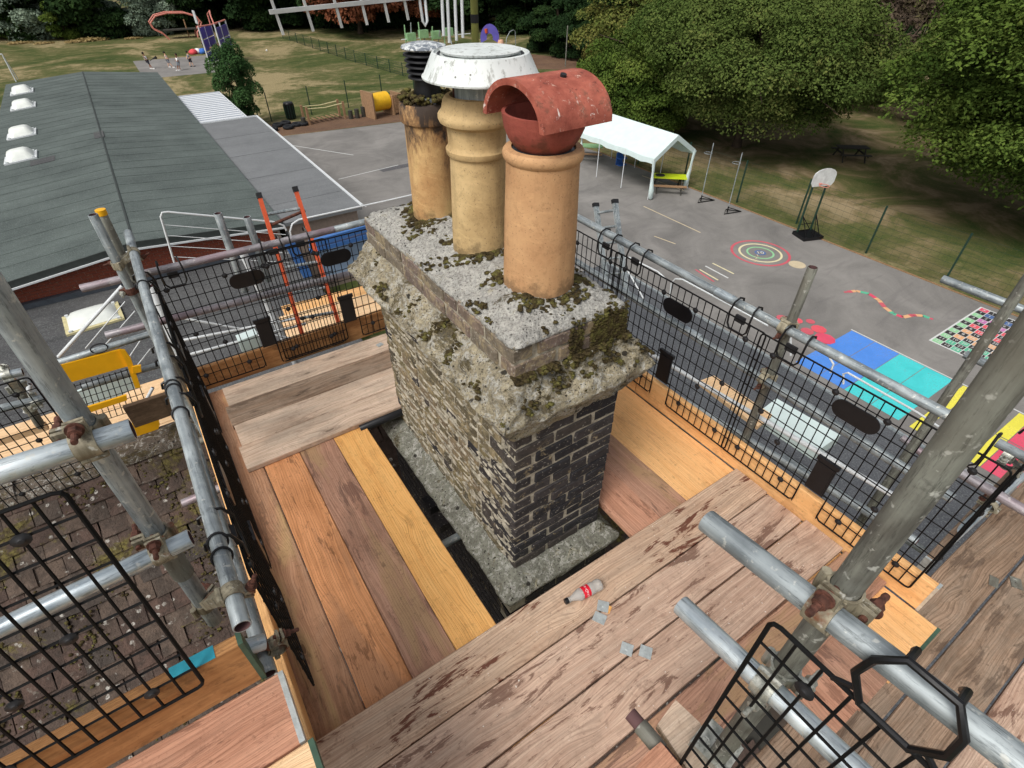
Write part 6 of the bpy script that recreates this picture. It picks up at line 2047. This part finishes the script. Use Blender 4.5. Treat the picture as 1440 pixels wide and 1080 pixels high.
# ------------------------------------------------------------------ couplers
def coupler(label, ca, ua, cb, ub, mats=('coupler', 'coupler'), side=(1, 1), name='coupler', cat='coupler'):
    """double coupler joining a tube through ca (direction ua) to one through cb (direction ub)"""
    ca = Vector(ca); cb = Vector(cb)
    e = empty(name, label, cat, tuple((ca + cb) / 2), group='scaffold couplers')
    base = (ca + cb) / 2
    v0 = (cb - ca).normalized()
    for idx, (c, u, sgn) in enumerate(((ca, Vector(ua).normalized(), 1), (cb, Vector(ub).normalized(), -1))):
        v = v0 * sgn                   # towards the other tube
        v = (v - u * v.dot(u)).normalized()
        w_ = u.cross(v)
        k = MB()
        n = 36
        ro, ri, hw = .0305, .0255, .021
        vs = []
        for j in range(n):
            a = 2 * math.pi * j / n
            dr = v * math.cos(a) + w_ * math.sin(a)
            for (r_, h_) in ((ri, -hw), (ro, -hw), (ro + .001, 0), (ro, hw), (ri, hw)):
                vs.append(c - base + dr * r_ + u * h_)
        fs = []
        for j in range(n):
            j2 = (j + 1) % n
            for q_ in range(5):
                fs.append((j * 5 + q_, j * 5 + (q_ + 1) % 5, j2 * 5 + (q_ + 1) % 5, j2 * 5 + q_))
        k.add(vs, fs)
        s_ = side[idx]
        # ears and hinge
        o_ = c - base
        k.bar(o_ + w_ * s_ * .028 + v * .006, o_ + w_ * s_ * .056 + v * .006, .036, .008, v)
        k.bar(o_ + w_ * s_ * .028 - v * .008, o_ + w_ * s_ * .056 - v * .008, .036, .008, v)
        k.pipe([o_ - w_ * s_ * .036 - u * .024, o_ - w_ * s_ * .036 + u * .024], .009, 8)
        k.build('clamp_band', M[mats[idx]], e)
        bolt = MB()
        bm_m = 'rust' if mats[idx] == 'coupler' else 'coupler_new'
        p0 = o_ + w_ * s_ * .046 + v * .018
        p1 = o_ + w_ * s_ * .046 - v * .062
        ridges = [p0.lerp(p1, i / 14) for i in range(15)]
        bolt.pipe(ridges, [.0068 if i % 2 else .0058 for i in range(15)], 10)
        b_ = bolt.build('bolt', M[bm_m], e)
        nut = MB()
        pn = o_ + w_ * s_ * .046 - v * .014
        nut.pipe([pn, pn - v * .004], .0165, 16)
        nut.pipe([pn - v * .004, pn - v * .02], .0125, 6)
        nut.build('nut', M[bm_m], b_)
        k = MB(); k.pipe([pn - v * .020, pn - v * .0215], .0085, 10); k.build('thread_end', M[bm_m], b_)
    k = MB()
    k.bar(ca - base + v0 * .024, cb - base - v0 * .024, .036, .036, ua)
    k.build('saddle', M[mats[0]], e)
    return e
Xa, Ya, Za = (1, 0, 0), (0, 1, 0), (0, 0, 1)
d2 = dv.normalized()
z2 = T2a.lerp(T2b, (T2a.y - T1y) / (T2a.y - T2b.y)).z
coupler('rusty bolted coupler joining the big right standard to the upper guard tube', (T1x, T1y, z2), Za, (.690, T1y - .0, z2), d2, ('coupler', 'coupler'), (1, 1))
d3 = (T3b - T3a).normalized()
z3 = T3a.lerp(T3b, (T3a.y - T1y) / (T3a.y - T3b.y)).z
coupler('bright zinc coupler joining the right standard to the lower guard tube', (T1x, T1y, z3), Za, (.690, T1y, z3), d3, ('coupler_new', 'coupler_new'), (1, -1))
d4 = (T4t - T4b).normalized()
coupler('old rusty coupler joining the left standard to its upper guard tube', t4(T6.z), d4, (t4(T6.z).x, 1.115, T6.z + .005), Xa, ('coupler', 'coupler'), (-1, 1))
coupler('pale coupler with rusty nut joining the left standard to the lower guard tube', t4(T7.z), d4, (t4(T7.z).x, 1.165, T7.z), Xa, ('coupler', 'coupler'), (-1, 1))
coupler('pale coupler at the foot of the left standard beside the handrail end', (-.331, 1.277, .93), d4, (-.215, 1.10, 1.139), Ya, ('coupler', 'coupler'), (1, -1))
coupler('coupler gripping the tube below the end of the left handrail', P(365, 915, x=-.235), Ya, P(365, 915, x=-.235) + Vector((.05, .0, -.02)), Ya, ('coupler', 'coupler'), (1, 1))
coupler('coupler on the far left corner standard at the handrail', (-.315, 3.64, 1.10), Za, (-.215, 3.66, 1.139), Ya, ('coupler', 'coupler'), (1, -1))
coupler('rust stained coupler on the far left corner standard under the back rail', (-.316, 3.64, .93), Za, (-.316, 3.795, .945), Xa, ('rust', 'coupler'), (1, -1))
coupler('rusty coupler joining the right standard to the top rail', (2.515, 1.145, 1.024), Za, (2.46, 1.145, 1.024), Ya, ('coupler', 'coupler'), (-1, 1))
coupler('coupler joining the right standard to the mid rail', (2.515, 1.145, .68), Za, (2.462, 1.145, .68), Ya, ('coupler', 'coupler'), (-1, 1))
q = P(1418, 640, x=3.0); 
coupler('grey coupler with open tube end beneath the pink band at the right edge', q, Ya, q + Vector((0.03, -.02, -.06)), Xa, ('coupler_new', 'galv_dull'), (1, 1))
q = P(1392, 712, z=.22)
coupler('grey swivel coupler low at the right edge above the platform', q, Xa, q + Vector((0.05, 0, -.06)), Ya, ('coupler', 'coupler'), (1, 1))
coupler('coupler at the left edge above the far mesh guard', P(10, 527, y=3.6), Xa, P(22, 545, y=3.75), Za, ('coupler_new', 'coupler_new'), (1, 1))
coupler('coupler behind the far left mesh guard', P(50, 565, y=3.6), Xa, P(44, 572, y=3.72), Za, ('coupler_new', 'coupler_new'), (1, 1))
# sleeve on the left standard and on the right rail
def sleeve(label, c, u, L, mat, r=.0285):
    c = Vector(c); u = Vector(u).normalized()
    k = MB(); k.lathe([(.0245, -L / 2), (r, -L / 2), (r, L / 2), (.0245, L / 2)], 24)
    o = k.build('sleeve', M[mat], None, smooth=True, loc=tuple(c)); o.rotation_euler = u.to_track_quat('Z', 'X').to_euler()
    thing(o, label, 'tube sleeve')
sleeve('tarnished joint sleeve on the lower part of the left standard', t4(1.22), d4, .17, 'galv_dull')
sleeve('pale joint sleeve on the right hand top rail', (2.46, 1.52, 1.0245), Ya, .12, 'galv_bright', .0262)
sleeve('pale joint sleeve on the right hand mid rail', (2.4615, 1.66, .686), Ya, .12, 'galv_bright', .0262)

# ------------------------------------------------------------------ mesh guards
GW, GH = 1.15, .865
def make_guard(label, notch=True, top_hooks=(.17, .98), oval=True, wr=.0031, fr_=.0048):
    e = empty('mesh_guard', label, 'mesh guard', group='black mesh guards')
    n_ = 23; px_ = GW / n_
    nz_ = 10; pz = GH / nz_
    nu0, nu1, nzt = 10 * px_, 13 * px_, 2 * pz
    k = MB()
    for i in range(1, n_):
        u = i * px_
        z0 = nzt if (notch and nu0 < u < nu1) else 0
        k.pipe([(u, 0, z0), (u, 0, GH)], wr, 5)
    for j in range(1, nz_):
        z = j * pz
        yy = .0042
        if notch and z < nzt - .001:
            k.pipe([(0, yy, z), (nu0, yy, z)], wr, 5); k.pipe([(nu1, yy, z), (GW, yy, z)], wr, 5)
        else:
            k.pipe([(0, yy, z), (GW, yy, z)], wr, 5)
    k.build('wire_grid', M['black_wire'], e, kind='stuff')
    c = .018
    pts = [(c, 0), ]
    path = [(c, 0, 0)]
    if notch:
        path += [(nu0 - c, 0, 0), (nu0, 0, c), (nu0, 0, nzt), (nu1, 0, nzt), (nu1, 0, c), (nu1 + c, 0, 0)]
    path += [(GW - c, 0, 0), (GW - c * .3, 0, c * .3), (GW, 0, c), (GW, 0, GH - c), (GW - c * .3, 0, GH - c * .3), (GW - c, 0, GH), (c, 0, GH), (c * .3, 0, GH - c * .3), (0, 0, GH - c), (0, 0, c), (c * .3, 0, c * .3)]
    k = MB(); k.pipe(path, fr_, 7, closed=True); k.build('frame', M['black_wire'], e)
    for hx in top_hooks:
        k = MB()
        k.pipe([(-.045, -.004, -.075), (.045, -.004, -.075), (.062, -.004, -.05), (.066, -.008, .02), (.062, .01, .075), (.058, .045, .092), (.058, .082, .075), (.058, .086, .05),], .0055, 7)
        k.pipe([(-.045, -.004, -.075), (-.062, -.004, -.05), (-.066, -.008, .02), (-.062, .01, .075), (-.058, .045, .092), (-.058, .082, .075), (-.058, .086, .05)], .0055, 7)
        k.build('hook', M['black_plastic'], e, smooth=True, loc=(hx, 0, GH))
        k = MB(); k.box((-.03, -.002, -.05), (.03, .012, -.012)); k.build('hook_pad', M['black_rubber'], e, loc=(hx, 0, GH + .03))
    if oval:
        k = MB()
        n = 12
        o2 = []
        for j in range(n + 1):
            a = math.pi * j / n - math.pi / 2
            o2.append((.062 + .052 * math.cos(a), .052 * math.sin(a)))
        for j in range(n + 1):
            a = math.pi * j / n + math.pi / 2
            o2.append((-.062 + .052 * math.cos(a), .052 * math.sin(a)))
        N = len(o2)
        k.add([(x, -.006, z) for x, z in o2] + [(x, .002, z) for x, z in o2], [tuple(range(N)), tuple(range(2 * N - 1, N - 1, -1))] + [(i, i + N, (i + 1) % N + N, (i + 1) % N) for i in range(N)])
        k.build('oval_plate', M['black_plastic'], e, loc=(GW / 2, 0, GH - 1.75 * pz))
    if notch:
        k = MB(); k.box((-.052, -.007, -.11), (.052, .003, .11)); k.box((-.06, -.012, .10), (.06, .006, .125)); k.box((-.044, -.010, -.1), (.044, -.007, .09))
        k.build('toe_clip', M['black_plastic'], e, loc=(GW / 2, 0, nzt + .1))
    for (iu, jz) in ((2, 9), (9, 9.0), (14, 9), (21, 9), (2, 1), (8, 1), (15, 1), (21, 1), (3, 4.9), (20, 5), (6, 3.5), (17, 3.5)):
        k = MB(); k.lathe([(0, -.008), (.009, -.008), (.011, -.003), (.017, -.001), (.018, .004), (.009, .006), (.006, .009), (0, .0095)], 12)
        k.build('rubber_clip', M['black_rubber'], e, smooth=True, loc=(iu * px_, -.002, jz * pz), rot=(rad(90), 0, 0))
    return e
g0 = make_guard('black mesh guard at the near end of the right hand edge')
g0.location = (2.402, 1.215, .108); g0.rotation_euler = (0, 0, rad(-90))
def put(label, loc, rot):
    c = copy_tree(g0, None, label)
    c.location = loc
    c.rotation_euler = rot
    return c
put('black mesh guard in the middle of the right hand edge', (2.394, 2.335, .118), (0, 0, rad(-90)))
put('black mesh guard right of the chimney, mostly hidden by the orange pot', (2.402, 3.43, .108), (0, 0, rad(-90)))
put('black mesh guard at the left end of the back edge', (-.245, 3.728, .05), (rad(-1), 0, 0))
put('black mesh guard overlapping in the middle of the back edge', (.375, 3.716, .045), (rad(-1), 0, 0))
put('black mesh guard at the back edge just behind the stack', (1.42, 3.728, .05), (0, 0, 0))
put('black mesh guard seen nearly edge on, near end of the left edge', (-.168, 1.20, .20), (0, rad(0), rad(90)))
put('black mesh guard seen nearly edge on, far end of the left edge', (-.170, 2.33, .19), (0, 0, rad(90)))
put('black mesh guard seen edge on beside the lower right platform', (2.62, .06, .02), (0, 0, rad(1)))
# near left guard leaning on the raised platform's toe board
br = P(288, 962, y=.962); tr = P(84, 690, y=1.06)
lean = math.atan2(tr.y - br.y, tr.z - br.z)
gl = make_guard('black mesh guard in the lower left foreground, in front of the tiled roof', notch=False, top_hooks=(.12, .9), oval=False, wr=.0037, fr_=.0052)
gl.location = (br.x - GW, br.y, br.z + .0)
gl.rotation_euler = (-lean, 0, 0)
gl.scale = (1, 1, (tr - br).length / GH)
# near right guard hung on the upper guard tube
tl_ = P(1086, 872, x=.652)
gr = make_guard('black mesh guard in the lower right foreground with a big hexagonal hook', notch=False, top_hooks=(), oval=False, wr=.0032, fr_=.0048)
gr.location = (.652, tl_.y, tl_.z - GH)
gr.rotation_euler = (0, 0, rad(-90))
for hu in (.2, .93):
    yc = tl_.y - hu
    zt = T2a.lerp(T2b, (T2a.y - yc) / (T2a.y - T2b.y)).z
    zl = zt - gr.location.z
    k = MB()
    hp = [(-.038, -.004, zl - .082), (.038, -.004, zl - .082), (.068, -.004, zl - .028), (.062, -.002, zl + .025), (.034, .012, zl + .058), (-.034, .012, zl + .058), (-.062, -.002, zl + .025), (-.068, -.004, zl - .028)]
    k.pipe(hp, .0068, 8, closed=True)
    k.build('hook', M['black_plastic'], gr, smooth=True, loc=(hu, 0, 0))
    for sg in (-1, 1):
        k = MB(); k.pipe([(sg * .034, .012, zl + .058), (sg * .034, .045, zl + .05), (sg * .034, .07, zl + .015)], .006, 8)
        k.build('hook_arm', M['black_plastic'], gr, smooth=True, loc=(hu, 0, 0))
        k = MB(); k.pipe([(sg * .052, -.002, zl - .06), (sg * .085, -.002, GH)], .005, 8)
        k.build('hook_stay', M['black_plastic'], gr, smooth=True, loc=(hu, 0, 0))
# far left guard on the lower platform
gf = make_guard('black mesh guard at the left edge beyond the big standard', notch=False, top_hooks=(.9, .2), oval=False)
q = P(40, 530, y=3.55)
gf.location = (q.x - GW, 3.55, q.z - GH)
# yellow gate
e = empty('safety_gate', 'yellow ladder access gate with mesh infill beyond the big left standard', 'gate', tuple(P(85, 600, y=4.12)))
O = Vector(e.location)
def gq(name, pts, mat, y=4.12, th=.02):
    ps = [P(a, b, y=y) - O for a, b in pts]
    n = len(ps)
    k = MB()
    k.add(ps + [p_ + Vector((0, th, 0)) for p_ in ps], [tuple(range(n)), tuple(range(2 * n - 1, n - 1, -1))] + [(i, (i + 1) % n, (i + 1) % n + n, i + n) for i in range(n)])
    return k.build(name, M[mat], e)
gq('top_band', [(60, 520), (168, 492), (179, 497), (184, 514), (60, 549)], 'yellow')
gq('side_post', [(168, 492), (176, 493), (184, 504), (198, 545), (190, 546), (178, 512)], 'yellow', 4.10)
gq('mid_band', [(110, 577), (178, 556), (179, 563), (112, 585)], 'yellow', 4.10)
gq('kick_plate', [(150, 613), (218, 583), (223, 588), (225, 597), (221, 607), (165, 627)], 'yellow', 4.05)
gq('hinge', [(186, 516), (198, 514), (199, 523), (187, 526)], 'yellow', 4.09)
k = MB()
for i in range(11):
    a = P(104 + i * 8.2, 540 - i * 2.4, y=4.13) - O; b = P(124 + i * 8.2, 600 - i * 3.0, y=4.13) - O
    k.pipe([a, b], .003, 4)
for j in range(8):
    a = P(96 + j * 3.4, 536 + j * 9, y=4.13) - O; b = P(186 + j * 3.4, 508 + j * 9, y=4.13) - O
    k.pipe([a, b], .003, 4)
k.build('mesh_infill', M['black_wire'], e, kind='stuff')
def slabq(name, label, pts, mat, z=None, y=None, x=None, th=(0, 0, -.04), cat='panel', group=None):
    ps = [P(a, b, z=z, y=y, x=x) for a, b in pts]
    o0 = ps[0].copy()
    ps = [p_ - o0 for p_ in ps]
    n = len(ps)
    t = Vector(th)
    k = MB()
    k.add(ps + [p_ + t for p_ in ps], [tuple(range(n)), tuple(range(2 * n - 1, n - 1, -1))] + [(i, (i + 1) % n, (i + 1) % n + n, i + n) for i in range(n)])
    return thing(k.build(name, M[mat], None, loc=tuple(o0)), label, cat, group)
slabq('white_sheet_panel', 'white sheeted panel behind the yellow gate', [(105, 552), (180, 524), (192, 545), (118, 582)], 'white_sheet', y=4.4, th=(0, .02, 0))
# boards of the lower left lift, seen over the ridge
zz = -.62
for i in range(4):
    y0 = 4.28 + i * .228
    board(['pale new board nearest the roof ridge on the left lift', 'pale new board, second from the roof ridge on the left lift', 'pale new board, third from the roof ridge on the left lift', 'pale new board, fourth from the roof ridge, under the yellow kick plate'][i], -3.2, y0, zz, 0, 2.75, 'wood_pale', group='boards of the left lift')
vboard('dark weathered toe board end between the yellow gate and the left handrail', tuple(P(190, 600, y=3.95)), tuple(P(262, 575, y=3.95)), .2, 'wood_dark')
vboard('pale toe board behind the far left mesh guard', tuple(P(-10, 628, y=3.75)), tuple(P(70, 603, y=3.75)), .05, 'wood_pale')

# ------------------------------------------------------------------ things of the lower lifts behind the back guards
for i, (a, b, mt) in enumerate((((395, 452), (560, 408), 'wood_pale'), ((398, 437), (560, 395), 'wood_bright2'), ((392, 470), (560, 424), 'wood_pale'))):
    p_, q_ = P(*a, z=-.7), P(*b, z=-.7)
    d_ = q_ - p_
    board(['pale board of the lower lift behind the back mesh, middle one', 'yellowish board of the lower lift behind the back mesh, farthest', 'pale board of the lower lift behind the back mesh, nearest'][i], p_.x, p_.y, -.7, math.degrees(math.atan2(d_.y, d_.x)), d_.length + .8, mt, group='boards of the lower back lift')
e = empty('orange_ladder', 'orange ladder with black caps rising behind the back guards', 'ladder', tuple(P(430, 470, y=4.0)))
O = Vector(e.location)
ln = [(P(425, 470, y=4.0), P(365, 277, y=4.45)), (P(478, 460, y=4.0), P(416, 268, y=4.45))]
for (a, b) in ln:
    k = MB(); k.bar(a - O, b - O, .028, .038, (0, 1, 0)); k.build('stile', M['orange'], e)
    k = MB(); q = (b - a).normalized(); k.bar(b - O - q * .01, b - O + q * .03, .036, .046, (0, 1, 0)); k.build('end_cap', M['black_rubber'], e)
for i in range(5):
    t = .12 + i * .19
    a = ln[0][0].lerp(ln[0][1], t) - O; b = ln[1][0].lerp(ln[1][1], t) - O
    k = MB(); k.pipe([a, b], .013, 8); k.build('rung', M['galv'], e)
a = ln[0][0].lerp(ln[0][1], .8); b = ln[1][0].lerp(ln[1][1], .86)
tube('rusty brown tube end lashed across the orange ladder', a, b + Vector((.02, 0, 0)), 'rust', r=.012, group=None)
e = empty('grey_ladder', 'grey aluminium ladder top with black caps behind the right hand rail', 'ladder', tuple(P(880, 400, x=3.3)))
O = Vector(e.location)
ln = [(P(856, 420, x=3.3), P(838, 290, x=3.5)), (P(882, 420, x=3.3), P(865, 285, x=3.5))]
for (a, b) in ln:
    k = MB(); k.bar(a - O, b - O, .025, .05, (1, 0, 0)); k.build('stile', M['galv'], e)
    k = MB(); q = (b - a).normalized(); k.bar(b - O - q * .005, b - O + q * .03, .034, .06, (1, 0, 0)); k.build('end_cap', M['black_rubber'], e)
for i in range(6):
    t = .1 + i * .165
    k = MB(); k.pipe([ln[0][0].lerp(ln[0][1], t) - O, ln[1][0].lerp(ln[1][1], t) - O], .012, 8); k.build('rung', M['galv'], e)
# blue sheeted hoarding
slabq('sheet_panel', 'pale blue sheeted panel behind the back mesh guards', [(440, 352), (545, 322), (560, 372), (462, 395)], 'blue_sheet', y=5.4, th=(0, .03, 0))
for i, (pts, lab) in enumerate((([(436, 340), (560, 305), (562, 313), (437, 349)], 'blue top bar of the sheeted panel, upper'), ([(436, 352), (560, 318), (562, 324), (437, 357)], 'blue bar just under the top bar of the sheeted panel'), ([(398, 340), (414, 338), (440, 388), (428, 392)], 'blue leg left of the sheeted panel'))):
    slabq('blue_bar', lab, pts, 'blue', y=5.3, th=(0, .05, 0), cat='bar', group='blue bars')
# guard frames on the flat roofs
def guard_frame(label, corners, y=None, z=None, x=None, wires=4, r=.010):
    ps = [P(a, b, y=y, z=z, x=x) for a, b in corners]
    e = empty('guard_frame', label, 'guard rail', tuple(ps[-1]), group='white edge guard frames')
    O = Vector(e.location)
    ps = [p_ - O for p_ in ps]
    k = MB(); k.pipe(ps, r, 8); k.build('frame_tube', M['white_paint'], e, smooth=True)
    return e, ps
for lab, c, y, wr_ in (('white guard frame with wires over the eave of the green roof', [(246, 372), (226, 305), (228, 299), (236, 298), (385, 312), (399, 317), (406, 330), (410, 345)], 6.2, True),
                  ('white guard rail curving in front of the grey annex, left of the chimney', [(412, 345), (408, 325), (411, 315), (420, 309), (540, 283), (580, 274)], 6.2, False)):
    e, ps = guard_frame(lab, c, y=y)
    O = Vector(e.location)
    if wr_:
        k = MB()
        for j in range(4):
            k.pipe([P(229 + j * 4, 316 + j * 15, y=y) - O, P(402 + j * 2, 330 + j * 13, y=y) - O], .004, 4)
        k.build('wires', M['white_paint'], e, kind='stuff')
for lab, c, x in (('white guard frame on the slate grey roof, beside the ringed target', [(905, 420), (878, 372), (878, 363), (885, 362), (925, 382), (936, 392)], 5.0),
                  ('long white guard frame on the slate grey roof left of the right standard', [(940, 440), (944, 398), (950, 392), (960, 393), (1060, 447), (1080, 458)], 5.0),
                  ('white guard frame on the slate grey roof right of the right standard', [(1112, 500), (1112, 472), (1118, 470), (1165, 500), (1172, 512), (1168, 524)], 5.0),
                  ('white guard frame on the slate grey roof below the blue court', [(1186, 540), (1186, 526), (1192, 524), (1290, 580), (1320, 600)], 5.0)):
    guard_frame(lab, c, x=x)
# diagonal wires above the dark roof on the left
for i, (a, b) in enumerate((((176, 424), (120, 490)), ((190, 437), (148, 485)), ((198, 478), (175, 512)), ((212, 490), (188, 520)))):
    tube(['thin stay wire beside the cream roof light', 'second thin stay wire beside the cream roof light', 'thin stay wire left of the left handrail', 'thin stay wire closest to the left handrail'][i], P(*b, y=4.5), P(*a, y=4.5), 'white_paint', r=.004, group='thin stay wires', name='stay_wire')
    
# lower right lift behind the toe board: boards, white box, fittings
slabq('scaffold_board', 'pale pinkish board of the lower lift behind the right mesh guards', [(982, 536), (1004, 528), (1086, 583), (1066, 600)], 'wood_pale', z=-.75, cat='scaffold board')
slabq('white_box_lid', 'white sheet covered box on the lower lift behind the right mesh guards', [(1066, 580), (1092, 560), (1182, 612), (1150, 634)], 'white_sheet', z=-.9, th=(0, 0, -.12), cat='box')
slabq('white_block', 'small white block behind the back mesh guard near its toe clip', [(335, 480), (362, 470), (368, 487), (343, 500)], 'white_sheet', y=4.1, th=(0, .1, 0), cat='block')
rr = random.Random(9)
for i in range(7):
    x = 2.66 + rr.uniform(0, .3); y = 1.9 - i * .22; z = rr.uniform(-.35, -.15)
    coupler('small clutter coupler on the lower ledgers behind the right toe board, ' + ['farthest', 'second farthest', 'third farthest', 'middle', 'third nearest', 'second nearest', 'nearest'][i], (x, y, z), Ya, (x + .05, y, z - .03), Xa, ('coupler', 'coupler_new'), (1, 1))
# clamp and boards close below the viewer on the right
q = P(1010, 1050, z=.84)
e = empty('board_clamp', 'bright zinc base clamp on the right standard at the bottom edge', 'clamp', tuple(q), (0, 0, rad(8)))
k = MB(); k.box((-.05, -.05, -.02), (.05, .06, .0)); k.build('plate', M['coupler_new'], e)
k = MB(); k.bar((-.045, -.05, .003), (-.045, .06, .003), .02, .03); k.build('lip', M['coupler_new'], e)
for j in range(2):
    k = MB(); k.pipe([(-.02 + .06 * j, .03 - .06 * j, 0), (-.02 + .06 * j, .03 - .06 * j, .018)], .012, 6); k.build('bolt', M['coupler_new'], e)
slabq('scaffold_board', 'short grey weathered board end beneath the right foreground guard', [(925, 1018), (950, 984), (984, 1016), (1025, 1100), (985, 1110)], 'wood_grey', z=.80, cat='scaffold board')
slabq('scaffold_board', 'brown board corner at the bottom edge beside the dark tube stub', [(911, 1058), (929, 1043), (985, 1110), (870, 1110)], 'wood_rose', z=.84, cat='scaffold board')
qz = P(1106, 908, y=T1y).z
k = MB()
vs = []
for i in range(7):
    a = rad(205 + i * 13)
    hh = (.028, .03, .036, .034, .026, .02, .01)[i]
    vs += [(.0247 * math.cos(a), .0247 * math.sin(a), -hh * .8), (.0247 * math.cos(a), .0247 * math.sin(a), hh)]
k.add(vs, [(2 * i, 2 * i + 2, 2 * i + 3, 2 * i + 1) for i in range(6)])
thing(k.build('label_scrap', plain('label_yellow', srgb(190, 180, 60), 0.6, 0, .2, 40), loc=(T1x, T1y, qz)), 'torn yellow label scrap on the right standard', 'label')
# plastic cable ties wound round the left handrail
for i, (a, b) in enumerate(((300, 752), (303, 768), (242, 545), (250, 575), (226, 512), (208, 415))):
    q = P(a, b, x=-.215)
    k = MB(); n = 18
    k.pipe([(math.cos(j * 2 * math.pi / n) * .0285, .012 * math.sin(j * 2 * math.pi / n), math.sin(j * 2 * math.pi / n) * .0285) for j in range(n)], .004, 6, closed=True)
    thing(k.build('hook_band', M['black_rubber'], loc=(-.215, q.y, 1.139), rot=(0, 0, rad(8))), ['black band round the left handrail, nearest', 'black band round the left handrail, second nearest', 'black band round the left handrail, third nearest', 'black band at the middle of the left handrail', 'black band round the left handrail, second farthest', 'black band round the left handrail, at its far end'][i], 'band', 'black bands round the left handrail')
q = P(139, 488, y=4.15)
k = MB(); n = 16
k.pipe([(math.cos(j * 2 * math.pi / n) * .05, -.02, math.sin(j * 2 * math.pi / n) * .035) for j in range(n)], .005, 6, closed=True)
thing(k.build('hook_band', M['black_rubber'], loc=tuple(q)), 'black loop round the grey rail above the yellow gate', 'band')

# ------------------------------------------------------------------ plastic bottle on the front plank
q = P(818, 832, z=.075)
def clear_mat():
    k = NT('dusty_clear_plastic', 0.18, 0, 0.5)
    k.b.inputs['Base Color'].default_value = srgb(216, 212, 206)
    k.b.inputs['Transmission Weight'].default_value = 0.55
    k.b.inputs['IOR'].default_value = 1.2
    return k.mat
M['clear'] = clear_mat()
aa, ab = P(795, 846, z=.075), P(846, 820, z=.075)
dd = ab - aa
e = empty('plastic_bottle', 'crushed clear plastic drinks bottle with red label lying on the front plank', 'bottle', (aa.x, aa.y, .046 + .028), (0, 0, math.atan2(dd.y, dd.x)))
BL = .205
k = MB()
pr_ = [(.0, 0.0), (.012, .0), (.0125, .018), (.015, .02), (.015, .023), (.012, .026), (.014, .04), (.022, .06), (.029, .078), (.0305, .09), (.028, .095), (.028, .135), (.031, .14), (.030, .16), (.0275, .168), (.031, .178), (.031, .195), (.026, .205), (.012, .203), (0, .2)]
k.lathe(pr_, 26)
k.v = [(z_, x_ * (1 + .12 * noise.noise(Vector((z_ * 30, x_ * 40, 1)))), y_ * (1 + .18 * noise.noise(Vector((z_ * 25, y_ * 30, 5))))) for (x_, y_, z_) in k.v]
k.build('body', M['clear'], e, smooth=True)
k = MB(); k.lathe([(.0292, .096), (.0298, .1), (.0298, .132), (.0292, .136)], 26)
k.v = [(z_, x_, y_) for (x_, y_, z_) in k.v]
k.build('label', plain('red_label', srgb(206, 20, 44), 0.4, 0, .05), e, smooth=True)
k = MB()
lt = MB()
for i, ch in enumerate('Coca-Cola'):
    vs, fs = glyph(ch)
    lt.add([((v[1]) * .02, (i - 4) * .0105 + v[0] * .02, 0) for v in vs], fs)
# wrap the lettering round the label
lt.v = [(.1155 - v[0] * 1.0, .0304 * math.sin(-v[1] / .03), .0304 * math.cos(-v[1] / .03)) for v in lt.v]
lt.build('lettering', M['cloth_white'], e)
k = MB(); k.lathe([(0, -.002), (.0145, -.002), (.0150, .0), (.0150, .016), (0, .016)], 16)
k.v = [(z_, x_, y_) for (x_, y_, z_) in k.v]
k.build('cap', M['black_plastic'], e, smooth=True)
